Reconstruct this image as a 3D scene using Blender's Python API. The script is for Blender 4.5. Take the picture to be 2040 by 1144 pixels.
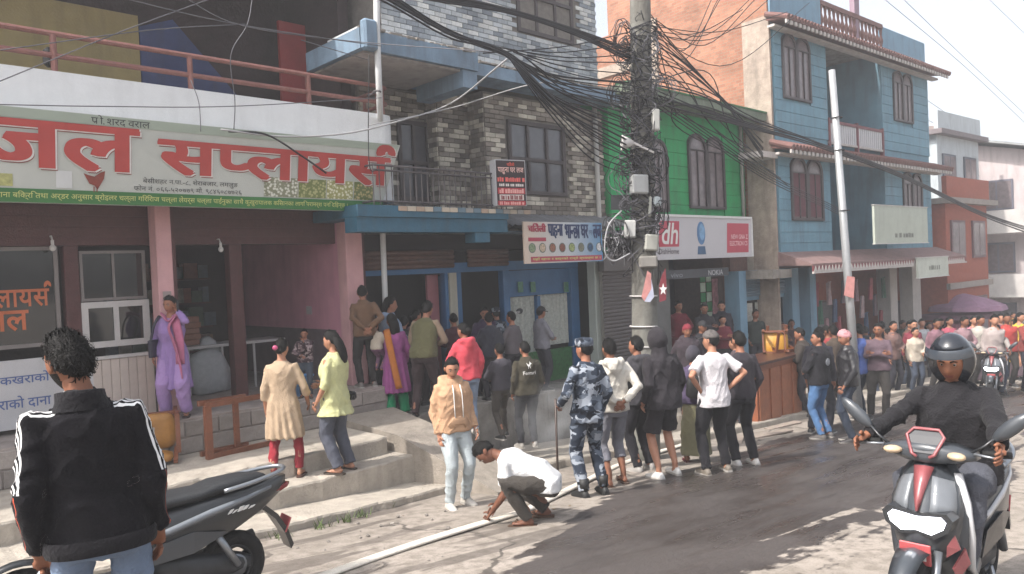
import bpy, math, random
import numpy as np
from mathutils import Vector, Matrix, noise
from mathutils.bvhtree import BVHTree

for _o in list(bpy.data.objects): bpy.data.objects.remove(_o)
SC = bpy.context.scene
COL = SC.collection
rng = random.Random(7)

# ------------------------------------------------------------------ camera, sky, sun, exposure
FPX = 1500.0                                   # focal length in photo pixels (photo 2040 x 1144)
TH, PITCH, ROLL = math.radians(46.5), math.atan(31/1500), math.atan(.045)
CAM = np.array([0, 0, 1.9])
FW = np.array([math.cos(TH)*math.cos(PITCH), math.sin(TH)*math.cos(PITCH), -math.sin(PITCH)])
_r0 = np.array([math.sin(TH), -math.cos(TH), 0.]); _u0 = np.cross(_r0, FW)
RT = _r0*math.cos(ROLL) - _u0*math.sin(ROLL); UP = _u0*math.cos(ROLL) + _r0*math.sin(ROLL)
cam_d = bpy.data.cameras.new('camera'); cam = bpy.data.objects.new('camera', cam_d); COL.objects.link(cam)
cam.matrix_world = Matrix(((RT[0], UP[0], -FW[0], CAM[0]), (RT[1], UP[1], -FW[1], CAM[1]), (RT[2], UP[2], -FW[2], CAM[2]), (0, 0, 0, 1)))
cam_d.sensor_width = 36; cam_d.lens = 36*FPX/2040; cam_d.clip_start = .05; cam_d.clip_end = 1200
SC.camera = cam
SUN_EL, SUN_AZ = math.radians(50), math.atan2(.19, -.98)     # the sun stands along the street, just behind the facades
SDIR = Vector((math.cos(SUN_EL)*math.cos(SUN_AZ), math.cos(SUN_EL)*math.sin(SUN_AZ), math.sin(SUN_EL)))
W = bpy.data.worlds.new('World'); SC.world = W; W.use_nodes = True
_nt = W.node_tree; _nt.nodes.clear()
_sky = _nt.nodes.new('ShaderNodeTexSky'); _sky.sky_type = 'NISHITA'; _sky.sun_disc = False
_sky.sun_elevation = SUN_EL; _sky.sun_rotation = math.atan2(SDIR.x, SDIR.y)
_sky.air_density = 1.0; _sky.dust_density = 9.0; _sky.ozone_density = 1.0; _sky.altitude = 800
_bg = _nt.nodes.new('ShaderNodeBackground'); _bg.inputs[1].default_value = .15
_wo = _nt.nodes.new('ShaderNodeOutputWorld')
_hs = _nt.nodes.new('ShaderNodeHueSaturation'); _hs.inputs['Saturation'].default_value = .38; _hs.inputs['Value'].default_value = 1.2      # milky, dusty sky
_nt.links.new(_sky.outputs[0], _hs.inputs['Color']); _nt.links.new(_hs.outputs[0], _bg.inputs[0]); _nt.links.new(_bg.outputs[0], _wo.inputs[0])
sun_d = bpy.data.lights.new('sun', 'SUN'); sun_d.energy = 3.0; sun_d.angle = math.radians(1.0); sun_d.color = (1, .945, .88)
sun = bpy.data.objects.new('sun', sun_d); COL.objects.link(sun); sun.location = (-20, 8, 30)
sun.rotation_euler = SDIR.to_track_quat('Z', 'Y').to_euler()
SC.view_settings.view_transform = 'Standard'; SC.view_settings.look = 'None'
SC.view_settings.exposure = 1.0; SC.view_settings.gamma = 1; SC.view_settings.use_curve_mapping = False
SC.render.film_transparent = False
SC.cycles.max_bounces = 6; SC.cycles.diffuse_bounces = 3; SC.cycles.glossy_bounces = 3; SC.cycles.transmission_bounces = 3
SC.cycles.transparent_max_bounces = 6; SC.cycles.caustics_reflective = False; SC.cycles.caustics_refractive = False

# ------------------------------------------------------------------ pixel -> place helpers (ground plane, facade planes)
def ray(x, y): return FW + RT*(x-1020)/FPX + UP*(572-y)/FPX
def gz(X, Y): return .3 - .075*np.minimum(X, 11) - .05*np.maximum(X-11, 0) - .085*Y     # the street falls away to the right and towards the shops
def gp(x, y, dz=0):
    v = ray(x, y); p = CAM + v*((.3+dz-CAM[2])/(v[2]+.075*v[0]+.085*v[1]))
    if p[0] > 11: p = CAM + v*((.025+dz-CAM[2])/(v[2]+.05*v[0]+.085*v[1]))
    return p
def fy(x, y, Y): v = ray(x, y); return CAM + v*Y/v[1]
def fz(x, y, Z): v = ray(x, y); return CAM + v*(Z-CAM[2])/v[2]
def fX(x, y, X): v = ray(x, y); return CAM + v*X/v[0]
def fd(x, y, d): return CAM + ray(x, y)*d

# ------------------------------------------------------------------ materials
def lin(h):
    if not isinstance(h, str): return tuple(h)
    c = [int(h[i:i+2], 16)/255 for i in (0, 2, 4)]
    return tuple(((v+.055)/1.055)**2.4 if v > .04045 else v/12.92 for v in c)
MATS = {}
def mat(name, col=(.5, .5, .5), rough=.7, var=.15, vscale=6, bump=0., bscale=40, metal=0, spec=.5, rand=0, dirt=0, emit=None, alpha=1, coat=0, sheen=0):
    """node material: base colour with noise variation (var), optional per-object variation (rand), dirt streaks, fine bump"""
    if name in MATS: return MATS[name]
    m = bpy.data.materials.new(name); m.use_nodes = True; MATS[name] = m
    nt = m.node_tree; N = nt.nodes; L = nt.links; b = N['Principled BSDF']
    c = lin(col)
    tc = N.new('ShaderNodeTexCoord')
    nz = N.new('ShaderNodeTexNoise'); nz.inputs['Scale'].default_value = vscale; nz.inputs['Detail'].default_value = 5; nz.inputs['Roughness'].default_value = .65
    L.new(tc.outputs['Object'], nz.inputs['Vector'])
    mx = N.new('ShaderNodeMix'); mx.data_type = 'RGBA'
    mr = N.new('ShaderNodeMapRange'); mr.inputs[1].default_value = .3; mr.inputs[2].default_value = .7
    L.new(nz.outputs[0], mr.inputs[0]); L.new(mr.outputs[0], mx.inputs[0])
    mx.inputs[6].default_value = (*[v*(1-var) for v in c], 1); mx.inputs[7].default_value = (*[min(.9, v*(1+var)) for v in c], 1)
    out = mx.outputs[2]
    if rand:
        oi = N.new('ShaderNodeObjectInfo'); hs = N.new('ShaderNodeHueSaturation'); m2 = N.new('ShaderNodeMapRange')
        m2.inputs[3].default_value = 1-rand; m2.inputs[4].default_value = 1+rand
        L.new(oi.outputs['Random'], m2.inputs[0]); L.new(m2.outputs[0], hs.inputs['Value']); L.new(out, hs.inputs['Color']); out = hs.outputs[0]
    if dirt:
        n2 = N.new('ShaderNodeTexNoise'); mp = N.new('ShaderNodeMapping'); mp.inputs['Scale'].default_value = (5, 5, .7)
        L.new(tc.outputs['Object'], mp.inputs[0]); L.new(mp.outputs[0], n2.inputs['Vector']); n2.inputs['Scale'].default_value = 1.2; n2.inputs['Detail'].default_value = 6
        r2 = N.new('ShaderNodeMapRange'); r2.inputs[1].default_value = .48; r2.inputs[2].default_value = .72; r2.inputs[4].default_value = dirt
        m3 = N.new('ShaderNodeMix'); m3.data_type = 'RGBA'; m3.inputs[7].default_value = (.06, .05, .04, 1)
        L.new(n2.outputs[0], r2.inputs[0]); L.new(r2.outputs[0], m3.inputs[0]); L.new(out, m3.inputs[6]); out = m3.outputs[2]
    L.new(out, b.inputs['Base Color'])
    b.inputs['Roughness'].default_value = rough; b.inputs['Metallic'].default_value = metal
    b.inputs['Specular IOR Level'].default_value = spec; b.inputs['Alpha'].default_value = alpha
    if coat: b.inputs['Coat Weight'].default_value = coat
    if sheen: b.inputs['Sheen Weight'].default_value = sheen
    if bump:
        n3 = N.new('ShaderNodeTexNoise'); n3.inputs['Scale'].default_value = bscale; n3.inputs['Detail'].default_value = 4
        L.new(tc.outputs['Object'], n3.inputs['Vector'])
        bp = N.new('ShaderNodeBump'); bp.inputs['Strength'].default_value = min(1, bump); bp.inputs['Distance'].default_value = .02
        L.new(n3.outputs[0], bp.inputs['Height']); L.new(bp.outputs[0], b.inputs['Normal'])
    if emit:
        b.inputs['Emission Color'].default_value = (*lin(emit[0]), 1); b.inputs['Emission Strength'].default_value = emit[1]
    return m
def cloth(name, col, var=.12, rough=.9): return mat('cloth_'+name, col, rough, var, 9, .5, 70, sheen=.05, spec=.2)
def nodes(m): return m.node_tree.nodes, m.node_tree.links, m.node_tree.nodes['Principled BSDF']
def attr_mat(name, rough=.8, spec=.3, bump=.3):                # colour comes from a face/point colour attribute
    if name in MATS: return MATS[name]
    m = mat(name, (.5, .5, .5), rough, bump=bump, bscale=60, spec=spec); N, L, b = nodes(m)
    a = N.new('ShaderNodeAttribute'); a.attribute_name = 'tint'
    nz = N.new('ShaderNodeTexNoise'); nz.inputs['Scale'].default_value = 14; nz.inputs['Detail'].default_value = 5
    mr = N.new('ShaderNodeMapRange'); mr.inputs[1].default_value = .3; mr.inputs[2].default_value = .7; mr.inputs[3].default_value = .75; mr.inputs[4].default_value = 1.2
    mx = N.new('ShaderNodeMix'); mx.data_type = 'RGBA'; mx.blend_type = 'MULTIPLY'; mx.inputs[0].default_value = 1
    L.new(nz.outputs[0], mr.inputs[0]); L.new(a.outputs['Color'], mx.inputs[6]); L.new(mr.outputs[0], mx.inputs[7]); L.new(mx.outputs[2], b.inputs['Base Color'])
    return m

# ------------------------------------------------------------------ objects
ROOT = {}                                                     # name -> inverse world matrix of each thing
def setp(o, label=None, cat=None, group=None, kind=None):
    for k, v in (('label', label), ('category', cat), ('group', group), ('kind', kind)):
        if v: o[k] = v
    return o
def thing(name, label, cat, loc=(0, 0, 0), rotz=0, group=None, mtx=None):
    o = bpy.data.objects.new(name, None); COL.objects.link(o); o.empty_display_size = .1
    M = mtx if mtx is not None else Matrix.Translation(Vector([float(v) for v in loc])) @ Matrix.Rotation(rotz, 4, 'Z')
    o.matrix_world = M; ROOT[o.name] = np.array(M.inverted()); setp(o, label, cat, group); return o
def root_of(o):
    while o.parent: o = o.parent
    return o
class MB:
    """collects shapes, then links them as one mesh object"""
    def __init__(s): s.v = []; s.f = []; s.m = []; s.k = 0
    def add(s, vs, fs, m=0):
        n = s.k; s.v.append(np.asarray(vs, float).reshape(-1, 3)); s.k += len(s.v[-1])
        s.f += [tuple(i+n for i in f) for f in fs]; s.m += [m]*len(fs); return s
    def box(s, a, b, m=0):
        x0, y0, z0 = a; x1, y1, z1 = b
        v = [(x0, y0, z0), (x1, y0, z0), (x1, y1, z0), (x0, y1, z0), (x0, y0, z1), (x1, y0, z1), (x1, y1, z1), (x0, y1, z1)]
        return s.add(v, [(3, 2, 1, 0), (4, 5, 6, 7), (0, 1, 5, 4), (1, 2, 6, 5), (2, 3, 7, 6), (3, 0, 4, 7)], m)
    def cbox(s, c, size, R=None, m=0, bev=0):
        h = np.array(size)/2
        if bev:                                               # chamfered box: 24 vertices
            vs = []; idx = {}
            for sx in (-1, 1):
                for sy in (-1, 1):
                    for sz in (-1, 1):
                        for ax in range(3):
                            p = np.array([sx, sy, sz])*(h-bev); p[ax] = (sx, sy, sz)[ax]*h[ax]; idx[sx, sy, sz, ax] = len(vs); vs.append(p)
            fs = []
            for ax in range(3):
                o1, o2 = [a for a in range(3) if a != ax]
                for sg in (-1, 1):
                    q = []
                    for a, b in ((-1, -1), (1, -1), (1, 1), (-1, 1)):
                        t = [0, 0, 0]; t[ax] = sg; t[o1] = a; t[o2] = b; q.append(idx[(*t, ax)])
                    fs.append(tuple(q if sg*(1 if ax != 1 else -1) > 0 else q[::-1]))
            for ax in range(3):                               # edges along ax
                o1, o2 = [a for a in range(3) if a != ax]
                for a in (-1, 1):
                    for b in (-1, 1):
                        q = []
                        for e, fc in ((-1, o1), (1, o1), (1, o2), (-1, o2)):
                            t = [0, 0, 0]; t[ax] = e; t[o1] = a; t[o2] = b; q.append(idx[(*t, fc)])
                        fs.append(tuple(q))
            for sx in (-1, 1):
                for sy in (-1, 1):
                    for sz in (-1, 1): fs.append(tuple(idx[sx, sy, sz, a] for a in range(3)))
            vs = np.array(vs)
        else:
            vs = np.array([(x, y, z) for x in (-1, 1) for y in (-1, 1) for z in (-1, 1)])*h
            fs = [(0, 1, 3, 2), (4, 6, 7, 5), (0, 4, 5, 1), (2, 3, 7, 6), (0, 2, 6, 4), (1, 5, 7, 3)]
        if R is not None: vs = vs @ np.array(R).T
        return s.add(vs+np.array(c), fs, m)
    def bar(s, a, b, w, d, m=0, up=(0, 0, 1)):                 # box from a to b, w wide, d deep
        a = np.array(a, float); b = np.array(b, float); z = b-a; L = np.linalg.norm(z); z /= L; u = np.array(up, float)
        if abs(u@z) > .95: u = np.array([0, 1., 0])
        x = np.cross(u, z); x /= np.linalg.norm(x); y = np.cross(z, x)
        return s.cbox((a+b)/2, (w, d, L), np.array([x, y, z]).T, m)
    def loft(s, rings, m=0, cap=True, close=True):
        n = len(rings[0]); vs = np.concatenate([np.asarray(r, float) for r in rings]); fs = []
        for i in range(len(rings)-1):
            for j in range(n if close else n-1):
                k = (j+1) % n; fs.append((i*n+j, i*n+k, (i+1)*n+k, (i+1)*n+j))
        if cap: fs.append(tuple(range(n))[::-1]); fs.append(tuple((len(rings)-1)*n+j for j in range(n)))
        return s.add(vs, fs, m)
    def tube(s, path, rad, seg=8, m=0, hint=(0, 0, 1), cap=True):
        """tapered tube along path; rad scalar, list, or list of (rx, ry)"""
        P = [np.array(p, float) for p in path]; n = len(P)
        if np.isscalar(rad): rad = [rad]*n
        T = []
        for i in range(n):
            t = P[min(i+1, n-1)]-P[max(i-1, 0)]; T.append(t/(np.linalg.norm(t)+1e-9))
        h = np.array(hint, float)
        if abs(h@T[0]) > .9: h = np.array([0, 1., 0]) if abs(T[0][1]) < .9 else np.array([1., 0, 0])
        a = np.linspace(0, 2*math.pi, seg, endpoint=False); rings = []
        x = np.cross(h, T[0]); x /= np.linalg.norm(x)
        for i in range(n):
            x = x - T[i]*(x@T[i]); x /= np.linalg.norm(x)+1e-9; y = np.cross(T[i], x)
            r = rad[i]; rx, ry = (r, r) if np.isscalar(r) else r
            rings.append(P[i]+np.outer(np.cos(a)*rx, x)+np.outer(np.sin(a)*ry, y))
        return s.loft(rings, m, cap)
    def ball(s, c, r, seg=10, rg=7, m=0, R=None):
        r = np.array([r]*3 if np.isscalar(r) else r, float); vs = [(0, 0, -1)]; fs = []
        for i in range(1, rg):
            p = -math.pi/2+math.pi*i/rg
            for j in range(seg):
                t = 2*math.pi*j/seg; vs.append((math.cos(p)*math.cos(t), math.cos(p)*math.sin(t), math.sin(p)))
        vs.append((0, 0, 1)); e = len(vs)-1
        for j in range(seg):
            k = (j+1) % seg; fs.append((0, 1+k, 1+j)); fs.append((e, e-seg+j, e-seg+k))
            for i in range(rg-2): fs.append((1+i*seg+j, 1+i*seg+k, 1+(i+1)*seg+k, 1+(i+1)*seg+j))
        v = np.array(vs)*r
        if R is not None: v = v @ np.array(R).T
        return s.add(v+np.array(c), fs, m)
    def prism(s, poly, d, m=0):                                # poly: 3d points of one face, d: extrusion vector
        p = np.array(poly, float); n = len(p); q = p+np.array(d)
        fs = [tuple(range(n)), tuple(range(2*n-1, n-1, -1))]+[(i, i+n, (i+1) % n+n, (i+1) % n) for i in range(n)]
        return s.add(np.concatenate([p, q]), fs, m)
    def torus(s, c, R, r, axis=(0, 1, 0), seg=28, sub=8, m=0, ry=None):
        ax = np.array(axis, float); ax /= np.linalg.norm(ax); h = np.array([0, 0, 1.]) if abs(ax[2]) < .9 else np.array([1., 0, 0])
        x = np.cross(h, ax); x /= np.linalg.norm(x); y = np.cross(ax, x); rings = []
        for i in range(seg):
            t = 2*math.pi*i/seg; d = math.cos(t)*x+math.sin(t)*y
            rings.append([np.array(c)+d*(R+r*math.cos(u))+ax*(ry or r)*math.sin(u) for u in np.linspace(0, 2*math.pi, sub, endpoint=False)])
        rings.append(rings[0]); return s.loft(rings, m, cap=False)
    def mesh(s, name, mats, parent=None, smooth=False):
        me = bpy.data.meshes.new(name); v = np.concatenate(s.v)
        if parent is not None:
            M = ROOT.get(root_of(parent).name)
            if M is not None and not getattr(s, 'local', False): v = v @ M[:3, :3].T + M[:3, 3]
        me.from_pydata(v.tolist(), [], s.f)
        for m in (mats if isinstance(mats, (list, tuple)) else [mats]): me.materials.append(m)
        if any(s.m): me.polygons.foreach_set('material_index', s.m)
        if smooth: me.polygons.foreach_set('use_smooth', [True]*len(me.polygons))
        me.validate(); me.update(); return me
    def build(s, name, mats, parent=None, smooth=False, label=None, cat=None, group=None, kind=None):
        me = s.mesh(name, mats, parent, smooth)
        o = bpy.data.objects.new(name, me); COL.objects.link(o)
        if parent is not None: o.parent = parent
        return setp(o, label, cat, group, kind)
def B(name, a, b, m, parent=None, **k):
    a, b = np.minimum(a, b), np.maximum(a, b); return MB().box(a, b).build(name, m, parent, **k)
def tint(o, cols):                                            # one colour per face
    me = o.data; at = me.attributes.new('tint', 'FLOAT_COLOR', 'FACE')
    at.data.foreach_set('color', np.concatenate([np.asarray(cols, float), np.ones((len(cols), 1))], 1).ravel())
def copy_tree(o, parent=None):
    c = o.copy(); COL.objects.link(c)
    if parent is not None: c.parent = parent
    for ch in o.children: copy_tree(ch, c)
    return c

# ------------------------------------------------------------------ lettering (flat print: thin text meshes)
_gly = {}
def glyphs(txt, bold=0.):
    key = (txt, bold)
    if key not in _gly:
        cu = bpy.data.curves.new('t', 'FONT'); cu.body = txt; cu.size = 1; cu.offset = bold; cu.resolution_u = 4; cu.fill_mode = 'FRONT'
        ob = bpy.data.objects.new('t', cu); COL.objects.link(ob)
        me = bpy.data.meshes.new_from_object(ob.evaluated_get(bpy.context.evaluated_depsgraph_get()))
        v = np.array([q.co[:] for q in me.vertices]) if len(me.vertices) else np.zeros((0, 3)); f = [tuple(p.vertices) for p in me.polygons]
        bpy.data.objects.remove(ob); bpy.data.curves.remove(cu); bpy.data.meshes.remove(me); _gly[key] = (v, f)
    return _gly[key]
def clip_x(v, f, xm):                                          # keep the part of a flat triangle mesh left of x = xm
    out = []
    for t in f:
        p = [v[i] for i in t]; q = []
        for a, b in zip(p, p[1:]+p[:1]):
            if a[0] <= xm: q.append(a)
            if (a[0] <= xm) != (b[0] <= xm): k = (xm-a[0])/(b[0]-a[0]); q.append(a+(b-a)*k)
        if len(q) > 2: out.append(q)
    vs = []; fs = []
    for q in out: fs.append(tuple(range(len(vs), len(vs)+len(q)))); vs += q
    return np.array(vs).reshape(-1, 3), fs
def word(parts, bold=0.):
    """parts: plain strings, or (letter, 'half') and (letter, 'reph') for the joined Devanagari forms"""
    V_, F_ = [], []; x = 0; n = 0
    for p in parts:
        t, how = (p, None) if isinstance(p, str) else p
        if t == ' ': x += .22; continue
        v, f = glyphs(t, bold)
        if not len(v): x += .2; continue
        v = v.copy()
        if how == 'half': v, f = clip_x(v, f, v[:, 0].max()-.185)
        x0 = v[:, 0].min(); w = v[:, 0].max()-x0
        if how == 'ra':
            k = len(v); e = x0+w; v = np.concatenate([v, [(e-.10, .30, 0), (e-.10, .22, 0), (e-.33, .05, 0), (e-.36, .11, 0)]]); f = list(f)+[(k, k+3, k+2, k+1)]
        if how == 'reph':
            a = np.linspace(-.3, math.pi*1.15, 10); r1, r2 = .13+bold, .055-bold
            hx = x0+w-.06; hz = .76; ring = [(hx+math.cos(t_)*r1*1.1, hz+math.sin(t_)*r1*1.25, 0) for t_ in a]+[(hx+.01+math.cos(t_)*r2, hz+math.sin(t_)*r2, 0) for t_ in a[::-1]]
            k = len(v); v = np.concatenate([v, ring]); m = len(a); f = list(f)+[(k+i, k+i+1, k+2*m-2-i, k+2*m-1-i) for i in range(m-1)]
        v[:, 0] += x-x0; x += w-.012; V_.append(v); F_ += [tuple(i+n for i in q) for q in f]; n += len(v)
    return np.concatenate(V_), F_
def lettering(txt, o, ux, uz, w, h, m, parent, bold=0., name='lettering', centre=True, slant=0, heavy=None):
    """text fitted to a w x h box whose lower-left corner is o (world), ux / uz unit vectors along and up the face"""
    v, f = word(txt, bold) if isinstance(txt, list) else glyphs(txt, bold)
    if not len(v): return None
    v = v.copy(); a = v.min(0); b = v.max(0); sx = w/max(1e-6, b[0]-a[0]); sy = h/max(1e-6, b[1]-a[1])
    X = (v[:, 0]-a[0])*sx; Z = (v[:, 1]-a[1])*sy; X = X+slant*Z
    P = np.array(o)+np.outer(X, ux)+np.outer(Z, uz)
    mb = MB()
    if heavy is None: mb.add(P, f)
    else:                                                     # heavy sign lettering: the strokes widened sideways by stacked outlines
        nrm = np.cross(np.array(ux, float), np.array(uz, float))
        for i, a_ in enumerate(np.linspace(-1, 1, 9)): mb.add(P+np.array(ux)*a_*heavy[0]+np.array(uz)*heavy[1]*(1 if i % 2 else -1)+nrm*.0004*i, f)
    return mb.build(name, m, parent, kind='stuff')

# ------------------------------------------------------------------ road: one sheet to the horizon, finer near the camera
def axis(*segs):
    out = []
    for a, b, st in segs: out += list(np.arange(a, b, st))
    return np.array(out+[segs[-1][1]])
def make_road():
    xs = axis((-400, -40, 60), (-40, -4, 3), (-4, 16, .2), (16, 60, 1), (60, 700, 80)); ys = axis((-400, -30, 50), (-30, -2, 2), (-2, 9, .2), (9, 40, 1), (40, 600, 80))
    X, Y = np.meshgrid(xs, ys, indexing='ij')
    Z = .3 - .075*np.clip(X, -40, 11) - .05*np.clip(X-11, 0, 60) - .085*np.clip(Y, -12, 14)
    Z = Z - .0008*np.maximum(0, X-60)
    near = (X > -4) & (X < 16) & (Y > -2) & (Y < 9)
    Z = Z + near*(.006*np.sin(X*2.3+1.7*np.sin(Y*1.3))+.004*np.sin(Y*3.1+X*.9))
    n, m = X.shape; P = np.stack([X, Y, Z], -1).reshape(-1, 3)
    F = [(i*m+j, (i+1)*m+j, (i+1)*m+j+1, i*m+j+1) for i in range(n-1) for j in range(m-1)]
    mb = MB(); mb.add(P, F)
    # where the hose water has run: signed distance inside the wet band
    yl = np.interp(X, [0, 3.0, 3.67, 4.87, 6.07, 8.2, 11.5, 16, 24], [3.0, 3.7, 4.11, 4.65, 5.3, 5.7, 5.95, 6.0, 5.6])
    yr = np.interp(X, [0, 3.6, 4.4, 5.7, 9, 11, 20, 30], [2.6, 2.5, 2.55, 2.6, 2.5, 2.6, 3.4, 4.6])
    d = np.clip(np.minimum((yl-Y)*1.3, (Y-yr)*.35), -1, 1); d = np.where(X > 20, d-.15*(X-20), d)
    m_ = mat('road_concrete', '8f857a', .9); N, L, b = nodes(m_)
    for q in list(N):
        if q.type not in ('BSDF_PRINCIPLED', 'OUTPUT_MATERIAL'): N.remove(q)
    def nd(t, **k):
        q = N.new('ShaderNode'+t)
        for a, v in k.items(): setattr(q, a, v)
        return q
    def noise_(sc, det=5, vec=None, dist=0):
        q = nd('TexNoise'); q.inputs['Scale'].default_value = sc; q.inputs['Detail'].default_value = det; q.inputs['Distortion'].default_value = dist; L.new(vec or geo.outputs['Position'], q.inputs['Vector']); return q.outputs[0]
    def rng_(v, a, b_, c=0, d_=1, smooth=True):
        q = nd('MapRange'); q.interpolation_type = 'SMOOTHSTEP' if smooth else 'LINEAR'; q.inputs[1].default_value = a; q.inputs[2].default_value = b_; q.inputs[3].default_value = c; q.inputs[4].default_value = d_; L.new(v, q.inputs[0]); return q.outputs[0]
    def mixc(f, a, c):
        q = nd('Mix'); q.data_type = 'RGBA'
        if hasattr(f, 'links'): L.new(f, q.inputs[0])
        else: q.inputs[0].default_value = f
        for i, v in ((6, a), (7, c)):
            if hasattr(v, 'links'): L.new(v, q.inputs[i])
            else: q.inputs[i].default_value = (*lin(v), 1)
        return q.outputs[2]
    def math_(op, a, c):
        q = nd('Math', operation=op)
        for i, v in ((0, a), (1, c)):
            if hasattr(v, 'links'): L.new(v, q.inputs[i])
            else: q.inputs[i].default_value = v
        return q.outputs[0]
    geo = nd('NewGeometry')
    mp = nd('Mapping'); mp.inputs['Scale'].default_value = (.32, 1.9, 1); mp.inputs['Rotation'].default_value = (0, 0, .12); L.new(geo.outputs['Position'], mp.inputs[0])
    streak = noise_(1.5, 8, mp.outputs[0], .6); big = noise_(.9, 5); fine = noise_(55, 3); mid = noise_(9, 6)
    base = mixc(rng_(big, .35, .65), '8b837a', '9a9188'); base = mixc(rng_(mid, .35, .7), base, '7c746b'); base = mixc(rng_(fine, .55, .72, 0, .5), base, '4d4741')
    stain = rng_(streak, .56, .61); base = mixc(math_('MULTIPLY', stain, .6), base, '463f3a')
    vc = nd('TexVoronoi'); vc.feature = 'DISTANCE_TO_EDGE'; vc.inputs['Scale'].default_value = .55; wv = nd('Mix'); wv.data_type = 'VECTOR'; wn = nd('TexNoise'); wn.inputs['Scale'].default_value = 2.5; wn.inputs['Detail'].default_value = 6; L.new(geo.outputs['Position'], wn.inputs['Vector']); wv.inputs[0].default_value = .35; L.new(geo.outputs['Position'], wv.inputs[4]); L.new(wn.outputs[1], wv.inputs[5]); L.new(wv.outputs[1], vc.inputs['Vector'])
    crack = rng_(vc.outputs['Distance'], .004, .012, .75, 0); base = mixc(math_('MULTIPLY', crack, rng_(big, .4, .55)), base, '2f2a27')
    at = nd('Attribute'); at.attribute_name = 'wet'
    e = math_('ADD', at.outputs['Fac'], math_('MULTIPLY', math_('SUBTRACT', noise_(1.6, 7, mp.outputs[0], .8), .5), 1.15))
    e = math_('ADD', e, math_('MULTIPLY', math_('SUBTRACT', mid, .5), .25))
    wet = rng_(e, -.02, .05)
    wetc = mixc(rng_(big, .4, .62), '3a3533', '474240'); wetc = mixc(rng_(fine, .5, .75, 0, .35), wetc, '625953')
    col = mixc(wet, base, wetc); L.new(col, b.inputs['Base Color'])
    rw = rng_(noise_(2.2, 4, mp.outputs[0]), .42, .62, .55, .26)
    ro = nd('Mix'); ro.data_type = 'FLOAT'; L.new(wet, ro.inputs[0]); ro.inputs[2].default_value = .93; L.new(rw, ro.inputs[3]); L.new(ro.outputs[0], b.inputs['Roughness'])
    b.inputs['Specular IOR Level'].default_value = .45
    bp = nd('Bump'); bp.inputs['Strength'].default_value = .5; bp.inputs['Distance'].default_value = .015
    L.new(math_('ADD', math_('MULTIPLY', fine, .5), mid), bp.inputs['Height']); L.new(bp.outputs[0], b.inputs['Normal'])
    o = mb.build('road', m_, None, True, kind='structure')
    o.data.attributes.new('wet', 'FLOAT', 'POINT').data.foreach_set('value', d.ravel())
make_road()

CONC = mat('concrete', 'a39b90', .9, .16, 5, .6, 35, dirt=.25)
CONC_D = mat('concrete_weathered', '86817a', .9, .25, 4, .7, 30, dirt=.5)
# pavement slab and the three broad steps up to the feed shop
def slab(name, x0, x1, y0a, y0b, y1, ztop, m=None, label=None, cat=None, kind=None, zb=None, parent=None):
    """step along the street: front edge runs (x0,y0a)-(x1,y0b), back edge y1, ztop(x,y), uneven front edge"""
    n = 150; rr_ = random.Random(int(abs(y1*100))); top_f, bot_f, top_b = [], [], []; xs = np.linspace(x0, x1, n)
    for x in xs:
        t = (x-x0)/(x1-x0); y = y0a+(y0b-y0a)*t+.012*math.sin(x*5.1)+.01*math.sin(x*13+1)+abs(rr_.gauss(0, .006))+(.03*rr_.random() if rr_.random() < .08 else 0); z = ztop(x, y)+.006*math.sin(x*7.3)-(.012*rr_.random() if rr_.random() < .2 else 0)
        top_f.append((x, y+.012, z)); bot_f.append((x, y-.004, gz(x, y)-.3)); top_b.append((x, y1, ztop(x, y1)))
    lip = [(x, y-.012, z-.02) for x, y, z in top_f]
    mb = MB(); R = [bot_f, lip, top_f, top_b, [(x, y, gz(x, y)-.3) for x, y, z in top_b]]
    for a in R: pass
    k = len(R); V_ = [p for r in R for p in r]; F_ = [(i*n+j, i*n+j+1, (i+1)*n+j+1, (i+1)*n+j) for i in range(k-1) for j in range(n-1)]
    F_ += [tuple(i*n for i in range(k))[::-1], tuple(i*n+n-1 for i in range(k))]
    mb.add(V_, F_); return mb.build(name, m or CONC, parent, label=label, cat=cat, kind=kind)
slab('pavement', -6, 6.0, 5.75, 7.12, 8.2, lambda x, y: gz(x, y)+.085, CONC, kind='structure')
steps = thing('entrance_steps', 'broad grey concrete steps climbing from the road to the feed shop', 'steps', (3, 8, -.6))
slab('step', -6, 5.5, 7.1, 7.72, 9.6, lambda x, y: -.34-.0*x, CONC, parent=steps)
slab('step', -6, 5.35, 7.95, 8.05, 9.8, lambda x, y: -.13, CONC, parent=steps)
# sloping ramp from the lodge porch to the road
ramp = MB()
A = [(5.35, 9.6, -.10), (6.35, 9.7, -.10), (6.35, 8.35, -.13), (5.5, 8.0, -.13)]
rp = [(5.36, 9.3, -.02), (6.3, 9.3, -.02), (6.15, 8.1, -.12), (5.45, 7.95, -.12), (6.55, 6.6, gz(6.4, 6.6)+.03), (5.75, 6.45, gz(5.7, 6.4)+.03)]
ramp.add(np.concatenate([rp, np.array(rp)-[0, 0, .9]]), [(0, 3, 2, 1), (3, 5, 4, 2), (0, 6, 9, 3), (3, 9, 11, 5), (5, 11, 10, 4), (4, 10, 8, 2), (2, 8, 7, 1), (1, 7, 6, 0)])
ramp.build('concrete_ramp', mat('concrete_ramp', '8d857b', .9, .2, 6, .6, 40, dirt=.3), label='rough concrete ramp sloping down beside the broad steps', cat='ramp')
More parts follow.
